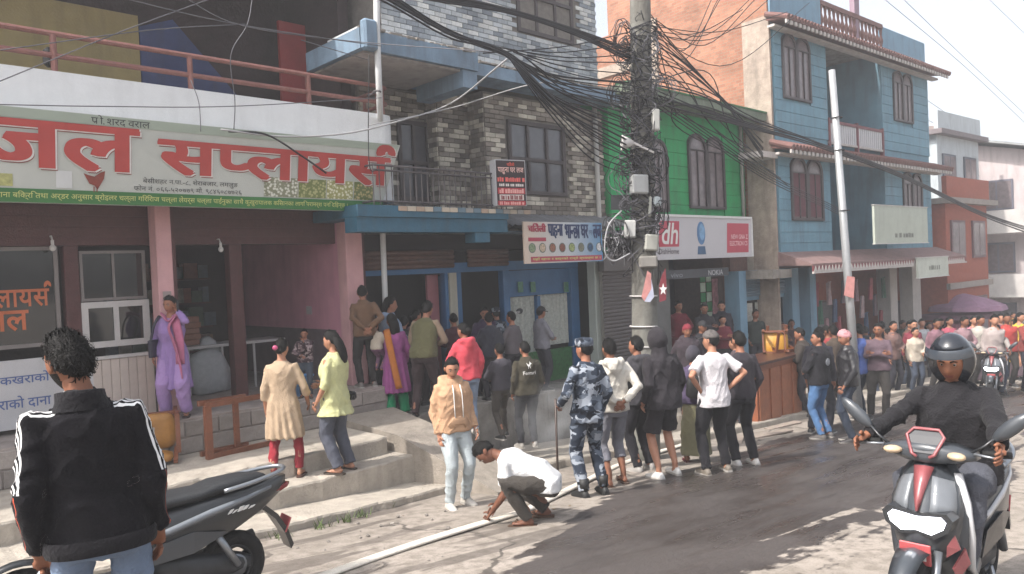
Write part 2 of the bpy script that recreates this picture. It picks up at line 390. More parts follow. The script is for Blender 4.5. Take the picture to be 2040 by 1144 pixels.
# porch terrace of the lodge and of the green and blue houses
slab('terrace', 6.3, 12.2, 9.15, 9.35, 12.5, lambda x, y: -.16-.03*(x-6.3), CONC_D, kind='structure')
slab('terrace', 12.25, 17.3, 8.6, 8.3, 12.5, lambda x, y: -.58-.07*(x-12.25), CONC_D, kind='structure')
slab('terrace', 11.2, 17.3, 7.75, 7.6, 8.7, lambda x, y: -.80-.06*(x-11.2), CONC, kind='structure')
slab('terrace', 17.35, 28, 7.9, 7.2, 12.5, lambda x, y: gz(x, y)+.32, CONC_D, kind='structure')
slab('pavement', 6.2, 30, 7.3, 6.2, 9.0, lambda x, y: gz(x, y)+.11, CONC, kind='structure')
def rotz_(a): c, s = math.cos(a), math.sin(a); return np.array([[c, -s, 0], [s, c, 0], [0, 0, 1]])
# rubble lying by the lodge steps
rb = random.Random(3); RUB = mat('rubble', '7b756f', .95, .3, 10, .8, 30)
def rock(c, r, sd):
    mb = MB().ball((0, 0, 0), r, 8, 6); v = mb.v[0]; rr = random.Random(sd)
    for i in range(len(v)): v[i] *= 1+rr.uniform(-.28, .2)
    v[:, 2] *= .62; v += np.array(c); return mb
for i in range(26):
    px, py = rb.uniform(985, 1120), rb.uniform(905, 960); p = gp(px, py); p[1] += .25; r = rb.uniform(.04, .13)
    rock((p[0], p[1], gz(p[0], p[1])+r*.35), r, i).build('rubble_stone', RUB, label='small grey stone in the rubble heap before the lodge doors', cat='stone', group='rubble before the lodge doors')
for i in range(40):
    px, py = rb.uniform(520, 900), rb.uniform(985, 1120)
    p = gp(px, py); r = rb.uniform(.008, .022)
    if p[1] < 6.6: rock((p[0], p[1], gz(p[0], p[1])+r*.3), r, 99+i).build('pebble', RUB, label='loose pebble lying on the dusty road edge', cat='pebble', group='pebbles on the road edge')

for i in range(26):
    px = rb.uniform(560, 1150); py = rb.uniform(985, 1075)-(px-560)*.09; p = gp(px, py); w = rb.uniform(.012, .032); a = rb.uniform(0, 6)
    if p[1] > 6.6: continue
    q = [(p[0]+w*k*math.cos(a+t), p[1]+w*math.sin(a+t)*k, gz(p[0]+w*k*math.cos(a+t), p[1]+w*math.sin(a+t)*k)+.008+.012*rb.random()) for t, k in ((0, 1), (1.1, .6), (2.2, 1.1), (3.4, .8), (4.8, 1))]
    MB().prism(q, (0, 0, .003)).build('litter_scrap', mat('scrap_%d' % (i % 4), ('a09a92', '6a5a48', '7d6c54', '938a80')[i % 4], .8, .2, 20), label='crumpled %s scrap on the road' % ('white paper', 'dead leaf', 'cardboard', 'pale plastic')[i % 4], cat='litter', group=('white paper', 'dead leaf', 'cardboard', 'pale plastic')[i % 4]+' litter on the road')
wd = MB()
for px, py in ((858, 985), (845, 990), (770, 1012), (690, 1040), (640, 1052), (560, 1072), (880, 980), (720, 1030)):
    p = gp(px, py)
    for k in range(26):
        a = rb.uniform(0, 6.3); L_ = rb.uniform(.03, .10); b0 = np.array([p[0]+rb.gauss(0, .05), p[1]+rb.gauss(0, .03), 0]); b0[2] = gz(b0[0], b0[1]); d = np.array([math.cos(a)*.6, math.sin(a)*.6, 1])*L_; sd = np.array([-math.sin(a), math.cos(a), 0])*.006
        wd.add([b0-sd, b0+sd, b0+d+sd*.3, b0+d-sd*.3], [(0, 1, 2, 3)])
wd.build('weeds', mat('weed_green', '4a5a2c', .8, .3, 20), kind='stuff', label='small green weeds growing along the kerb foot', cat='weeds')
# ------------------------------------------------------------------ the feed shop on the left
WHITE = mat('white_plaster', 'd6d8da', .85, .05, 3, .25, 30, dirt=.08)
PINK = mat('pink_plaster', 'c79a9c', .85, .1, 3, .3, 40, dirt=.12)
PINKW = mat('pink_wall', 'bd8494', .8, .12, 2, .2, 40, dirt=.15)
WOOD_R = mat('red_brown_wood', '4a2423', .6, .2, 12, .3, 60)
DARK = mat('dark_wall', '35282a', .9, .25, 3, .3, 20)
RUST = mat('rusty_rail', '80554e', .7, .2, 10, .3, 60)
shop = thing('shop_building', 'two storey feed shop with white balcony parapet, pink pillars and open front', 'building', (3, 10, 0))
Yw = 10.3
# floor plinth faced with blocks
B('floor_slab', (-6, 9.36, -.4), (6.25, 14, .29), mat('shop_floor', '958b85', .8, .15, 4, .3, 30, dirt=.3), shop)
blk = MB().cbox((0, 0, 0), (.40, .03, .185), bev=.008).mesh('block', mat('plinth_block', '8e8680', .9, .2, 8, .5, 40, rand=.18))
for r_ in range(2):
    for i in range(22):
        o = bpy.data.objects.new('block', blk); COL.objects.link(o); o.parent = shop; o.location = Vector((-2.9+i*.415+r_*.2-3, 9.352-10, -.03+r_*.2))
# pillars, back and side walls, ceiling
for a, b in ((3.28, 3.47), (5.98, 6.27)):
    MB().cbox(((a+b)/2, 10.0, 1.65), (b-a, .26, 2.72), bev=.012).build('pillar', PINK, shop)
    B('pillar_edge', (b+.002, 9.9, .3), (b+.05, 10.1, 2.95), WOOD_R, shop)
B('side_wall', (6.0, 10.14, .29), (6.2, 14, 3.0), PINKW, shop)
B('wainscot', (5.985, 10.3, .29), (5.999, 13.5, 1.12), mat('grey_wainscot', '5f5256', .8, .15, 5), shop)
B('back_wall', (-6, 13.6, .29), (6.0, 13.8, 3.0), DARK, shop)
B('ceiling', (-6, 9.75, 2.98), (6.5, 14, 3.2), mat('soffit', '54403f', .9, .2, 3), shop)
B('lintel', (-6, 10.2, 2.45), (6.0, 10.42, 2.975), WOOD_R, shop)
for z in (2.55, 2.68, 2.81): B('lintel_board', (-6, 10.185, z), (5.97, 10.2, z+.11), mat('lintel_board', '4d2a27', .6, .2, 14, .3, 50), shop)
# left wall with the two windows
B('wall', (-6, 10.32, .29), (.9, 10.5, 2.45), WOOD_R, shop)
def post(x0, x1, name='post', z0=.29, z1=2.45, y=10.22, m=None): return MB().cbox(((x0+x1)/2, y+.09, (z0+z1)/2), (x1-x0, .18, z1-z0), bev=.01).build(name, m or WOOD_R, shop)
ALU = mat('window_aluminium', 'b9b6b4', .5, .08, 5)
GLASS = mat('dark_glass', '141618', .06, .3, 2, spec=.9)
X = lambda px, py=600, Y=10.3: fy(px, py, Y)[0]
Zp = lambda px, py, Y=10.3: fy(px, py, Y)[2]
post(X(128), X(158)); post(X(462, 700), X(487, 700))
B('wall_panel', (X(120), 10.34, .29), (X(300), 10.46, 1.05), WOOD_R, shop)
def window(parent, x0, x1, z0, z1, y, bars_x=(), bars_z=(), fw=.05, fm=ALU, gm=GLASS, depth=.06, name='window', back=.03):
    w = MB()
    w.box((x0, y, z0), (x0+fw, y+depth, z1)).box((x1-fw, y, z0), (x1, y+depth, z1)).box((x0+fw, y, z1-fw), (x1-fw, y+depth, z1)).box((x0+fw, y, z0), (x1-fw, y+depth, z0+fw))
    for t in bars_x: xc = x0+(x1-x0)*t; w.box((xc-fw*.4, y+.005, z0+fw), (xc+fw*.4, y+depth-.01, z1-fw))
    for t in bars_z: zc = z0+(z1-z0)*t; w.box((x0+fw, y+.002, zc-fw*.45), (x1-fw, y+depth-.012, zc+fw*.45))
    o = w.build(name, fm, parent)
    xs = [x0+fw]+[x0+(x1-x0)*t for t in bars_x]+[x1-fw]; zs = [z0+fw]+[z0+(z1-z0)*t for t in bars_z]+[z1-fw]
    for i in range(len(xs)-1):
        for j in range(len(zs)-1): B('pane', (xs[i]-.004, y+back, zs[j]-.004), (xs[i+1]+.004, y+back+.006, zs[j+1]+.004), gm, o)
    return o
w1 = window(shop, -1.4, X(118), Zp(60, 692), Zp(60, 492), 10.26, (.6,), (), .045, mat('window_frame_dull', '77706e', .5, .08, 5))
ORANGE = mat('orange_print', 'b8623a', .6, .1)
ux, uz = (1, 0, 0), (0, 0, 1)
lettering(['ल', 'ा', 'य', ('स', 'reph')], (X(-12), 10.283, Zp(50, 612)), ux, uz, X(103)-X(-12), .30, ORANGE, w1, .02)
lettering('तल', (X(-30), 10.283, Zp(30, 660)), ux, uz, X(55)-X(-30), .24, ORANGE, w1, .02)
zm2 = Zp(225, 600)
w2 = window(shop, X(160), X(291), zm2+.012, Zp(225, 500), 10.25, (.5,), (), .035, mat('window_frame_dull', '77706e'))
window(shop, X(158), X(293), Zp(225, 690), zm2, 10.23, (.5,), (), .075)
# dado: pale boards under the windows, printed notice on the left
DADO = mat('dado_board', 'b9ada4', .7, .08, 8, .2, 50, rand=.06)
x = X(190, 760); pb = MB().cbox((0, 0, 0), (.098, .03, .74), bev=.005).mesh('plank', DADO); i = 0
while x < 3.27:
    o = bpy.data.objects.new('plank', pb); COL.objects.link(o); o.parent = shop; o.location = Vector((x-3, 10.2-10, .67)); x += .102
B('dado_rail', (X(180), 10.17, 1.045), (3.27, 10.23, 1.085), ALU, shop)
B('notice_board', (-1.4, 10.19, .35), (X(186, 760), 10.235, 1.14), mat('notice_white', 'b9b8ba', .6, .06, 3, dirt=.12), shop)
BLUEP = mat('blue_print', '4c5f92', .6, .1)
lettering('राज कखराको मासु', (X(-60, 735), 10.186, .83), ux, uz, 1.02, .16, BLUEP, shop, .012)
lettering('कखराको दाना पाइन', (X(-60, 735), 10.186, .57), ux, uz, 1.06, .16, BLUEP, shop, .012)
# inside: counter, stacked boxes, sockets, lamps
B('counter_top', (4.05, 11.2, .97), (5.6, 11.75, 1.01), ALU, shop)
for cx in (4.1, 4.6, 5.1, 5.55): MB().tube([(cx, 11.25, .29), (cx, 11.25, .97)], .02, 6).build('counter_leg', ALU, shop)
MB().cbox((5.99, 11.1, 1.42), (.02, .16, .13), bev=.004).build('socket', mat('switch_plate', 'a89aa0', .5, .05), shop)
MB().cbox((3.375, 9.862, 1.8), (.1, .02, .09), bev=.004).build('socket', mat('switch_plate2', '9a8a86', .5, .05), shop)
for px, py in ((105, 494), (440, 497)):
    p = fy(px, py, 10.1); l = MB().ball(p, (.035, .035, .04), 10, 8).tube([p+[0, 0, .03], p+[0, 0, .09]], .018, 8).tube([p+[0, 0, .09], p+[0, 0.04, .14], p+[0, .12, .14]], .01, 6)
    l.build('light_bulb', mat('bulb_glass', 'c9c7c4', .3, .03), shop)
for r_ in range(5):
    z = .35+r_*.42; B('shelf', (3.6, 13.3, z-.03), (5.3, 13.59, z), WOOD_R, shop); xx = 3.62
    while xx < 5.25: w = rb.uniform(.1, .26); B('boxed_stock', (xx, 13.33, z), (xx+w*.92, 13.55, z+rb.uniform(.18, .36)), mat('stock_in_%d' % (int(xx*10) % 5), ('6a4a3c', '55606a', '7a7468', '7d4a40', '4a5a4a')[int(xx*10) % 5], .7, .3, 12), shop); xx += w
for i in range(5): MB().cbox((4.15+.02*(i % 2), 11.5, 1.06+i*.085), (.34, .28, .08), rotz_(.05*i), bev=.008).build('boxed_stock', mat('egg_tray', '8a6250', .8, .2, 15), shop)
# upper floor: parapet with rounded end, railing, recessed wall with painted panels, roof
par = MB(); prof = [(-6, 9.32), (6.35, 9.32)]+[(6.35+.3*math.sin(a), 9.62-.3*math.cos(a)) for a in np.linspace(.2, math.pi/2, 6)]+[(6.65, 10.4), (6.5, 10.4), (6.5, 9.65), (6.35, 9.5), (-6, 9.5)]
par.prism([(a, b, 3.02) for a, b in prof], (0, 0, 1.28)); par.build('parapet', WHITE, shop)
B('balcony_slab', (-6, 9.51, 3.21), (6.49, 14, 3.38), CONC, shop)
RL = MB(); zt = 4.72
def rail(z, name): MB().tube([(-6, 9.44, z), (6.45, 9.44, z), (6.56, 9.5, z), (6.58, 10.45, z)], .032, 8).build(name, RUST, shop)
rail(4.74, 'hand_rail'); rail(4.50, 'middle_rail')
for px in (-120, 108, 378, 612, 757):
    xx = fy(px, 130, 9.44)[0]; MB().tube([(xx, 9.44, 4.3), (xx, 9.44, 4.73)], .035, 8).build('rail_post', RUST, shop)
for yy in (9.75, 10.1): MB().tube([(6.58, yy, 4.0), (6.58, yy, 4.73)], .03, 6).build('rail_post', RUST, shop)
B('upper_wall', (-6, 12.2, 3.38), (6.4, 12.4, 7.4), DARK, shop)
B('painted_panel', (-6, 12.16, 3.4), (fy(278, 100, 12.16)[0], 12.19, fy(100, 20, 12.16)[2]+.15), mat('yellow_paint', '9b8b5e', .8, .1, 3, .2, 30, dirt=.2), shop, label='yellow painted wall panel')
xb, xb2 = fy(280, 100, 12.15)[0], fy(470, 110, 12.15)[0]; zb = fy(280, 40, 12.15)[2]
MB().prism([(xb, 12.15, 3.4), (xb2, 12.15, 3.9), (xb2+.1, 12.15, 4.9), (xb+.5, 12.15, zb+.1), (xb, 12.15, zb-.1)], (0, .035, 0)).build('painted_panel', mat('blue_paint', '34406c', .8, .15, 3, .2, 30, dirt=.2), shop, label='blue painted wall panel')
xr0, xr1 = fy(556, 120, 11.6)[0], fy(648, 130, 11.6)[0]
B('door', (xr0, 11.55, 3.4), (xr1, 11.62, fy(600, 52, 11.6)[2]), mat('red_paint', '8c2f2f', .6, .15, 4, .2, 40), shop, label='red upper floor door')
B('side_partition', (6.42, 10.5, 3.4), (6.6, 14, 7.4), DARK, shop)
B('roof', (-6, 9.9, 7.41), (6.6, 14.2, 7.6), CONC_D, shop)
B('roof_beam', (-6, 10.0, 6.9), (6.4, 10.3, 7.405), DARK, shop)
MB().cbox((fy(100, 115, 9.6)[0], 9.6, fy(100, 115, 9.6)[2]), (.14, .12, .22), bev=.04).build('horn_speaker', mat('black_plastic', '1b1a1c', .5), shop)

# ------------------------------------------------------------------ long shop sign, tilted forward at the top
SIGN = mat('sign_flex', 'b4b7b1', .55, .05, 2, dirt=.06)
sg = thing('shop_sign', 'long grey and green shop sign with big red Devanagari letters', 'sign', (3, 9.3, 2.85))
YT, YB = 9.14, 9.3; ZT, ZB = 3.83, 2.86
tl = np.array([-6, YT, ZT]); bl = np.array([-6, YB, ZB]); tr = fy(798, 308, YT); br = fy(757, 430, YB); tr[2] = ZT; br[2] = ZB
MB().prism([bl, br, tr, tl], (0, .07, 0)).build('sign_panel', SIGN, sg)
UZ = (tl-bl)/np.linalg.norm(tl-bl); SH = np.linalg.norm(tl-bl); SN = np.cross(np.array([1., 0, 0]), UZ)    # face normal towards the street
if SN[1] > 0: SN = -SN
def sp(px, py):                                              # a place on the sign face
    v = ray(px, py); t = ((bl-CAM)@SN)/(v@SN); return CAM+v*t
def off(p, k): return np.array(p)+SN*k
def sbox(px0, px1, f0, f1, m, k=.004, name='print_patch', skew=0):
    a = sp(px0, 400)[0]; b = sp(px1, 400)[0]; q = [np.array([a, YB, ZB])+UZ*SH*f0, np.array([b, YB, ZB])+UZ*SH*f0, np.array([b+skew, YB, ZB])+UZ*SH*f1, np.array([a+skew, YB, ZB])+UZ*SH*f1]
    MB().prism([off(p, k) for p in q], SN*.002).build(name, m, sg)
GREEN_S = mat('sign_green', '2f6b33', .5, .2, 1.2)
brx = br[0]; 
MB().prism([off(np.array([-6, YB, ZB])+UZ*.002, .004), off(np.array([brx-.004, YB, ZB])+UZ*.002, .004), off(np.array([brx+.05, YB, ZB])+UZ*SH*.15, .004), off(np.array([-6, YB, ZB])+UZ*SH*.15, .004)], SN*.002).build('green_band', GREEN_S, sg)
MB().prism([off(np.array([-6, YB, ZB])+UZ*SH*.86, .004), off(np.array([tr[0]-.06, YB, ZB])+UZ*SH*.90, .004), off(np.array([tr[0]-.02, YB, ZB])+UZ*SH*.995, .004), off(np.array([-6, YB, ZB])+UZ*SH*.995, .004)], SN*.002).build('green_tint', mat('sign_pale_green', '98a396', .55, .06, 2), sg)
RED_S = mat('sign_red', 'a83a35', .5, .12, 2); WHT = mat('print_white', 'd5d3d0', .55, .04); BLK = mat('print_black', '26282c', .55, .1); YEL = mat('print_yellow', 'c4c67a', .55, .05)
def sword(parts, pxa, pxb, f0, f1, m, hv=0.):
    a = sp(pxa, 320)[0]; b = sp(pxb, 320)[0]; o = np.array([a, YB, ZB])+UZ*SH*f0; h = SH*(f1-f0)
    if hv:
        lettering(parts, off(o+np.array([.022, 0, 0])-UZ*.022, .0065), ux, UZ, b-a, h, mat('letter_shadow', '7c2a28', .5, .1), sg, 0, heavy=(hv, .012))
        lettering(parts, off(o+np.array([.010, 0, 0])-UZ*.008, .0110), ux, UZ, b-a, h, WHT, sg, 0, heavy=(hv+.008, .016)); lettering(parts, off(o, .0155), ux, UZ, b-a, h, m, sg, 0, heavy=(hv, .012))
    else: lettering(parts, off(o, .0105), ux, UZ, b-a, h, m, sg, 0)
sword(['ज', 'ल'], -58, 272, .38, .87, RED_S, .034)
sword(['स', ('प', 'half'), 'ल', 'ा', 'य', ('स', 'reph')], 318, 783, .39, .97, RED_S, .030)
sword([('प', 'ra'), 'ो', '.', ' ', 'श', 'र', 'द', ' ', 'व', 'र', 'ा', 'ल'], 182, 298, .895, 1.0, BLK)
sword('बेसीशहर न.पा.-८, शेराबजार, लमजुङ', 284, 474, .245, .335, BLK)
sword('फोन नं. ०६६-५२०७७९ मो. ९८४६०८७७२६', 266, 482, .165, .245, BLK)
sword('रीय दाना बिक्रि तथा अर्डर अनुसार ब्रोइलर चल्ला गिरिराज चल्ला लेयर्स चल्ला पाईंनुका साथै कुखुरापालक किसानका लागि परामर्श पनि दिइन्छ ।', -40, 695, .03, .125, YEL)
def speckle(name, a, b, sc, thr=.55):
    m = mat(name, a, .55); N, L, bs = nodes(m); tc = N.new('ShaderNodeTexCoord'); v = N.new('ShaderNodeTexVoronoi'); v.inputs['Scale'].default_value = sc
    r = N.new('ShaderNodeMapRange'); r.inputs[1].default_value = thr-.25; r.inputs[2].default_value = thr; mx = N.new('ShaderNodeMix'); mx.data_type = 'RGBA'
    mx.inputs[6].default_value = (*lin(a), 1); mx.inputs[7].default_value = (*lin(b), 1)
    L.new(tc.outputs['Object'], v.inputs[0]); L.new(v.outputs[0], r.inputs[0]); L.new(r.outputs[0], mx.inputs[0]); L.new(mx.outputs[2], bs.inputs['Base Color']); return m
for i, (a, b, c1, c2) in enumerate(((525, 592, 'cfd0c4', '7d7f68'), (594, 648, 'a8a878', '6a7440'), (650, 702, 'd8d6bd', '94935c'), (704, 742, 'b8a878', '5f6a3a'))):
    sbox(a, b, .165, .42, speckle('photo_%d' % i, c1, c2, 26), .005, 'print_photo')
sbox(112, 144, .17, .36, mat('print_grey', 'c4c6c6', .5, .04), .005, 'print_photo'); sbox(-8, 26, .17, .30, mat('print_fish', 'a5a56a', .5, .3, 20), .005, 'print_photo')
hen = [(166, 345), (176, 349), (188, 352), (200, 344), (209, 341), (207, 356), (200, 368), (194, 378), (188, 370), (178, 366), (172, 356)]
mb = MB(); mb.prism([off(sp(*q), .006) for q in hen], SN*.002); mb.build('hen_print', mat('print_hen', '7c3428', .55, .2, 30), sg)
for q in (186, 192): MB().prism([off(sp(q, 372), .006), off(sp(q+2, 372), .006), off(sp(q+2, 383), .006), off(sp(q, 383), .006)], SN*.002).build('hen_leg', mat('print_hen', '7c3428', .55), sg)

# ------------------------------------------------------------------ the grey brick lodge
lodge = thing('lodge_building', 'grey patterned brick lodge with blue balcony beams between shop and green house', 'building', (9, 10, 0))
MORT = mat('mortar', '6d6863', .95, .2, 8, .4, 50)
BLUE = mat('blue_beam_paint', '27566c', .6, .2, 3, .25, 40, dirt=.25)
BLUE_G = mat('grey_blue_paint', '6c8194', .75, .18, 3, .4, 40, dirt=.4)
BLUE_D = mat('blue_door_paint', '2a5c88', .5, .15, 4, .2, 50)
DWOOD = mat('dark_window_wood', '3c3536', .6, .2, 12, .3, 60)
YF, YP, YR = 9.75, 10.16, 10.45; XF = 8.76; XE = 11.95
Z1, Z2 = 2.6, 5.05                                             # first floor wall between the lower beam and the upper slab
core = [((XF, YF+.02, Z1), (XE, 13, Z2)), ((8.05, YP+.02, Z1), (XF-.02, 13, Z2)), ((6.66, YR+.02, Z1), (8.03, 13, Z2)), ((6.75, YF+.05, Z2+.35), (XE, 13, 9.2))]
for a, b in core: B('wall', a, b, MORT, lodge)
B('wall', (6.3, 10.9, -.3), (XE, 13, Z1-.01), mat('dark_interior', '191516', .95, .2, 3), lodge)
bl_, bh, bd = .235, .072, .024
holes = []
def hole(px0, px1, py0, py1, Y): a, b = fy(px0, py1, Y), fy(px1, py0, Y); holes.append((a[0], b[0], a[2], b[2], Y)); return a[0], b[0], a[2], b[2]
win1 = hole(1016, 1122, 254, 386, YF); win2 = hole(797, 852, 246, 400, YR); win3 = hole(1030, 1135, -60, 62, YF+.05)
pal_low = ['7a736c', '8a837b', '6b655f', '9a948a', 'b4aea1', '706962', '827a72', 'c0baad']; pal_up = ['9da3a8', 'b4b7b8', '878e94', 'c3c4c2', '7c838a', 'a9aeb2']
brick_mats = {c: mat('brick_'+c, c, .9, .18, 9, .5, 50, rand=.1) for c in set(pal_low+pal_up)}
spots = []                                                    # (centre, axis, palette)
def lay(x0, x1, z0, z1, Y, pal, ax='x', xc=0):
    r_ = 0; z = z0
    while z+bh < z1:
        x = x0-(r_ % 2)*(bl_/2)
        while x < x1-.02:
            a, b = max(x, x0), min(x+bl_-.01, x1)
            if b-a > .05:
                ok = ax == 'y' or not any(a < h[1]+.02 and b > h[0]-.02 and z < h[3]+.03 and z+bh > h[2]-.03 and abs(h[4]-Y) < .02 for h in holes)
                if ok: spots.append(((a+b)/2, (z+bh/2), b-a, Y, ax, xc, rb.choice(pal)))
            x += bl_
        z += bh+.011; r_ += 1
lay(XF, XE, Z1, Z2, YF, pal_low); lay(8.05, XF-.03, Z1, Z2, YP, pal_low); lay(6.7, 8.02, Z1, Z2, YR, pal_low)
lay(YF, YP, Z1, Z2, 0, pal_low, 'y', XF); lay(YP, YR, Z1, Z2, 0, pal_low, 'y', 8.05); lay(6.76, XE, Z2+.36, 8.3, YF+.05, pal_up)
bm_cache = {}
def brick_mesh(c):
    if c not in bm_cache: bm_cache[c] = MB().cbox((0, 0, 0), (1, bd*2, bh)).mesh('brick', brick_mats[c])
    return bm_cache[c]
def vis(s):                                                   # apparent size: nearer and more frontal first
    x, z, w, Y, ax, xc, c = s; d = math.hypot(x, Y) if ax == 'x' else math.hypot(xc, x)
    k = z < 6.3 and (ax == 'y' or x > 7.0)
    return (0 if k else 1, d)
spots.sort(key=vis); stuff = MB(); scol = []
for i, (x, z, w, Y, ax, xc, c) in enumerate(spots):
    dd = rb.uniform(-.004, .004)
    if i < 295:
        o = bpy.data.objects.new('brick', brick_mesh(c)); COL.objects.link(o); o.parent = lodge
        o.location = (x-9, Y-dd-10, z) if ax == 'x' else (xc-dd-9, x-10, z)
        if ax == 'y': o.rotation_euler.z = math.pi/2
        o.scale.x = w
    else:
        if ax == 'x': stuff.cbox((x, Y-dd, z), (w, bd*2, bh))
        else: stuff.cbox((xc-dd, x, z), (bd*2, w, bh))
        scol += [np.array(lin(c))*rb.uniform(.88, 1.1)]*6
o = stuff.build('bricks', attr_mat('brick_stuff', .9), lodge, kind='stuff'); tint(o, scol)
# windows
def shutter_window(parent, x0, x1, z0, z1, y, n=3, fm=None):
    o = window(parent, x0, x1, z0, z1, y, [i/n for i in range(1, n)], (.48,), .07, fm or DWOOD, mat('window_glass_grey', '4a4a50', .15, .2, 4, spec=.7), .09, back=.045)
    return o
shutter_window(lodge, *win1, YF-.035); shutter_window(lodge, *win2, YR-.04, 2); shutter_window(lodge, *win3, YF+.01, 3)
# upper slab: projecting box over the balcony and thinner eave to the right
x0 = fy(752, 60, 8.9)[0]; x1 = fy(953, 140, 8.9)[0]
zt = Z2+.30
B('eave_slab', (x0-.3, 8.9, Z2+.02), (x1, 10.4, zt), BLUE_G, lodge); B('eave_beam', (x1-.30, 8.93, Z2-.26), (x1-.01, 10.14, Z2+.015), BLUE_G, lodge)
B('soffit', (x0-.2, 8.98, Z2-.012), (x1-.31, 10.4, Z2+.018), mat('soffit_pale', 'a09a96', .9, .12, 4, dirt=.3), lodge)
B('eave_slab', (x1+.005, 9.25, Z2+.08), (XE+.28, 9.79, zt-.02), BLUE_G, lodge)
lip = MB(); 
for i in range(60):
    xx = x0-.25+(XE+.3-x0)*i/60; yy = 8.9 if xx < x1 else 9.25
    lip.cbox((xx, yy+rb.uniform(.03, .1), zt+.012), (rb.uniform(.05, .14), rb.uniform(.08, .2), rb.uniform(.02, .06)), bev=.006)
lip.build('broken_edge', CONC_D, lodge, kind='stuff')
B('slab_top', (x0-.3, 8.95, zt+.003), (x1, 9.75, zt+.025), mat('white_tin', 'c2c5c8', .6, .08, 3, dirt=.15), lodge)
# balcony beam, rails
bx0, bx1 = fy(713, 430, 8.95)[0], fy(1013, 430, 8.95)[0]
zb1, zb0 = fy(860, 412, 8.95)[2], fy(860, 462, 8.95)[2]; zm = (zb1*.55+zb0*.45)
B('balcony_slab', (bx0, 8.95, zm+.004), (bx1, 10.4, zb1), BLUE, lodge); B('balcony_beam', (bx0, 8.985, zb0), (bx1, 9.3, zm), BLUE, lodge)
B('beam_end', (fy(948, 470, 8.985)[0], 9.0, zb0-.16), (fy(977, 470, 8.985)[0], 9.25, zb0-.003), BLUE, lodge)
B('balcony_beam', (bx1+.005, 9.35, zb0+.02), (XE, 9.74, Z1), BLUE_G, lodge)
til = MB().cbox((0, 0, 0), (.15, .012, .07), bev=.003)
tm = {c: til.mesh('tile', mat('tile_'+c, c, .4, .1)) for c in ('b5a998', '5c7280', '8e8b86', 'a58f7c')}
for i in range(17):
    o = bpy.data.objects.new('tile', tm[rb.choice(list(tm))]); COL.objects.link(o); o.parent = lodge; o.location = (bx0+.75+i*.158-9, 8.9425-10, zb1-.04)
rz0, rz1 = zb1, fy(860, 337, 8.99)[2]
for z in (rz0+.06, rz1-.07, rz1): MB().tube([(bx0+.3, 8.99, z), (bx1, 8.99, z)], .016, 6).build('rail', mat('iron_rail', '4a4547', .6, .2, 10), lodge)
for z in (rz0+.06, rz1): MB().tube([(bx0+.3, 8.99, z), (bx0+.3, 10.4, z)], .016, 6).build('rail', mat('iron_rail', '4a4547'), lodge)
n_ = 24
for i in range(n_+1): MB().tube([(bx0+.3+(bx1-bx0-.3)*i/n_, 8.99, rz0), (bx0+.3+(bx1-bx0-.3)*i/n_, 8.99, rz1)], .009, 5).build('baluster', mat('iron_rail', '4a4547'), lodge)
def crom(P, n=6):
    P = [np.array(p, float) for p in P]; P = [2*P[0]-P[1]]+P+[2*P[-1]-P[-2]]; out = []
    for i in range(1, len(P)-2):
        for k in range(n):
            t = k/n; a, b, c, d = P[i-1:i+3]; out.append(.5*(2*b+(c-a)*t+(2*a-5*b+4*c-d)*t*t+(3*b-a-3*c+d)*t**3))
    return out+[P[-2]]
# white drain pipe down the corner
pa, pb_ = fy(750, -40, 8.85), fy(764, 590, 9.2)
MB().tube(crom([pa, fy(751, 60, 8.85), fy(755, 170, 8.88), fy(757, 222, 9.1), fy(759, 270, 9.8), fy(760, 330, 9.86), fy(763, 480, 9.86), [fy(764, 560, 9.86)[0], 9.86, -.15]], 4), .045, 10).build('drain_pipe', mat('pvc_white', 'c3c4c4', .45, .06, 5), smooth=True, label='white plastic drain pipe running down the lodge corner', cat='pipe')
for py in (47, 183): 
    p = fy(751, py, 8.88); MB().torus(p, .05, .012, (0, 0, 1), 16, 6).tube([p+[0, .05, 0], p+[0, .25, 0]], .012, 6).build('pipe_bracket', mat('iron_rail', '4a4547'), lodge)
mt = fy(735, 70, 8.84); MB().cbox(mt, (.22, .14, .42), bev=.03).build('meter_box', BLUE_G, lodge)
dp = fy(1188, 300, 9.66); MB().tube([(dp[0], 9.66, Z2+.05), (dp[0], 9.66, -.2)], .05, 10).build('drain_pipe', mat('pvc_grey', '9a9893', .5, .08, 5, dirt=.2), smooth=True, label='grey drain pipe between the brick lodge and green house', cat='pipe')
# ground floor: blue door frames, rolled shutters, curtain window
YD = 10.2; XD = lambda px, py=620: fy(px, py, YD)[0]; ZD = lambda px, py: fy(px, py, YD)[2]
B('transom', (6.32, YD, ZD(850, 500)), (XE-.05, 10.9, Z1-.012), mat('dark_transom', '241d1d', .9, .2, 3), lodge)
SH_ = mat('shutter_brown', '5a3d33', .55, .25, 12)
for a, b, z in ((725, 900, 515), (930, 1008, 515)):
    s_ = MB()
    for k in range(4): s_.tube([(XD(a), YD-.10, ZD(900, z)-.12+k*.075), (XD(b), YD-.10, ZD(900, z)-.12+k*.075)], .042, 8)
    s_.build('rolled_shutter', SH_, lodge, smooth=True)
zl = ZD(870, 545)
def frame(px0, px1, y=YD, m=BLUE_D, z1=None, z0=-.35, name='door_frame', d=.14): MB().cbox(((XD(px0)+XD(px1))/2, y, ((z1 or zl)+z0)/2), (XD(px1)-XD(px0), d, (z1 or zl)-z0), bev=.008).build(name, m, lodge)
frame(716, 722); frame(884, 891); frame(907, 917); frame(1000, 1013); frame(1134, 1150); frame(1066, 1073, z1=ZD(1066, 590), name='mullion')
frame(891, 906, YD-.03, mat('cream_post', 'a9a597', .7, .1, 3, dirt=.3), name='post')
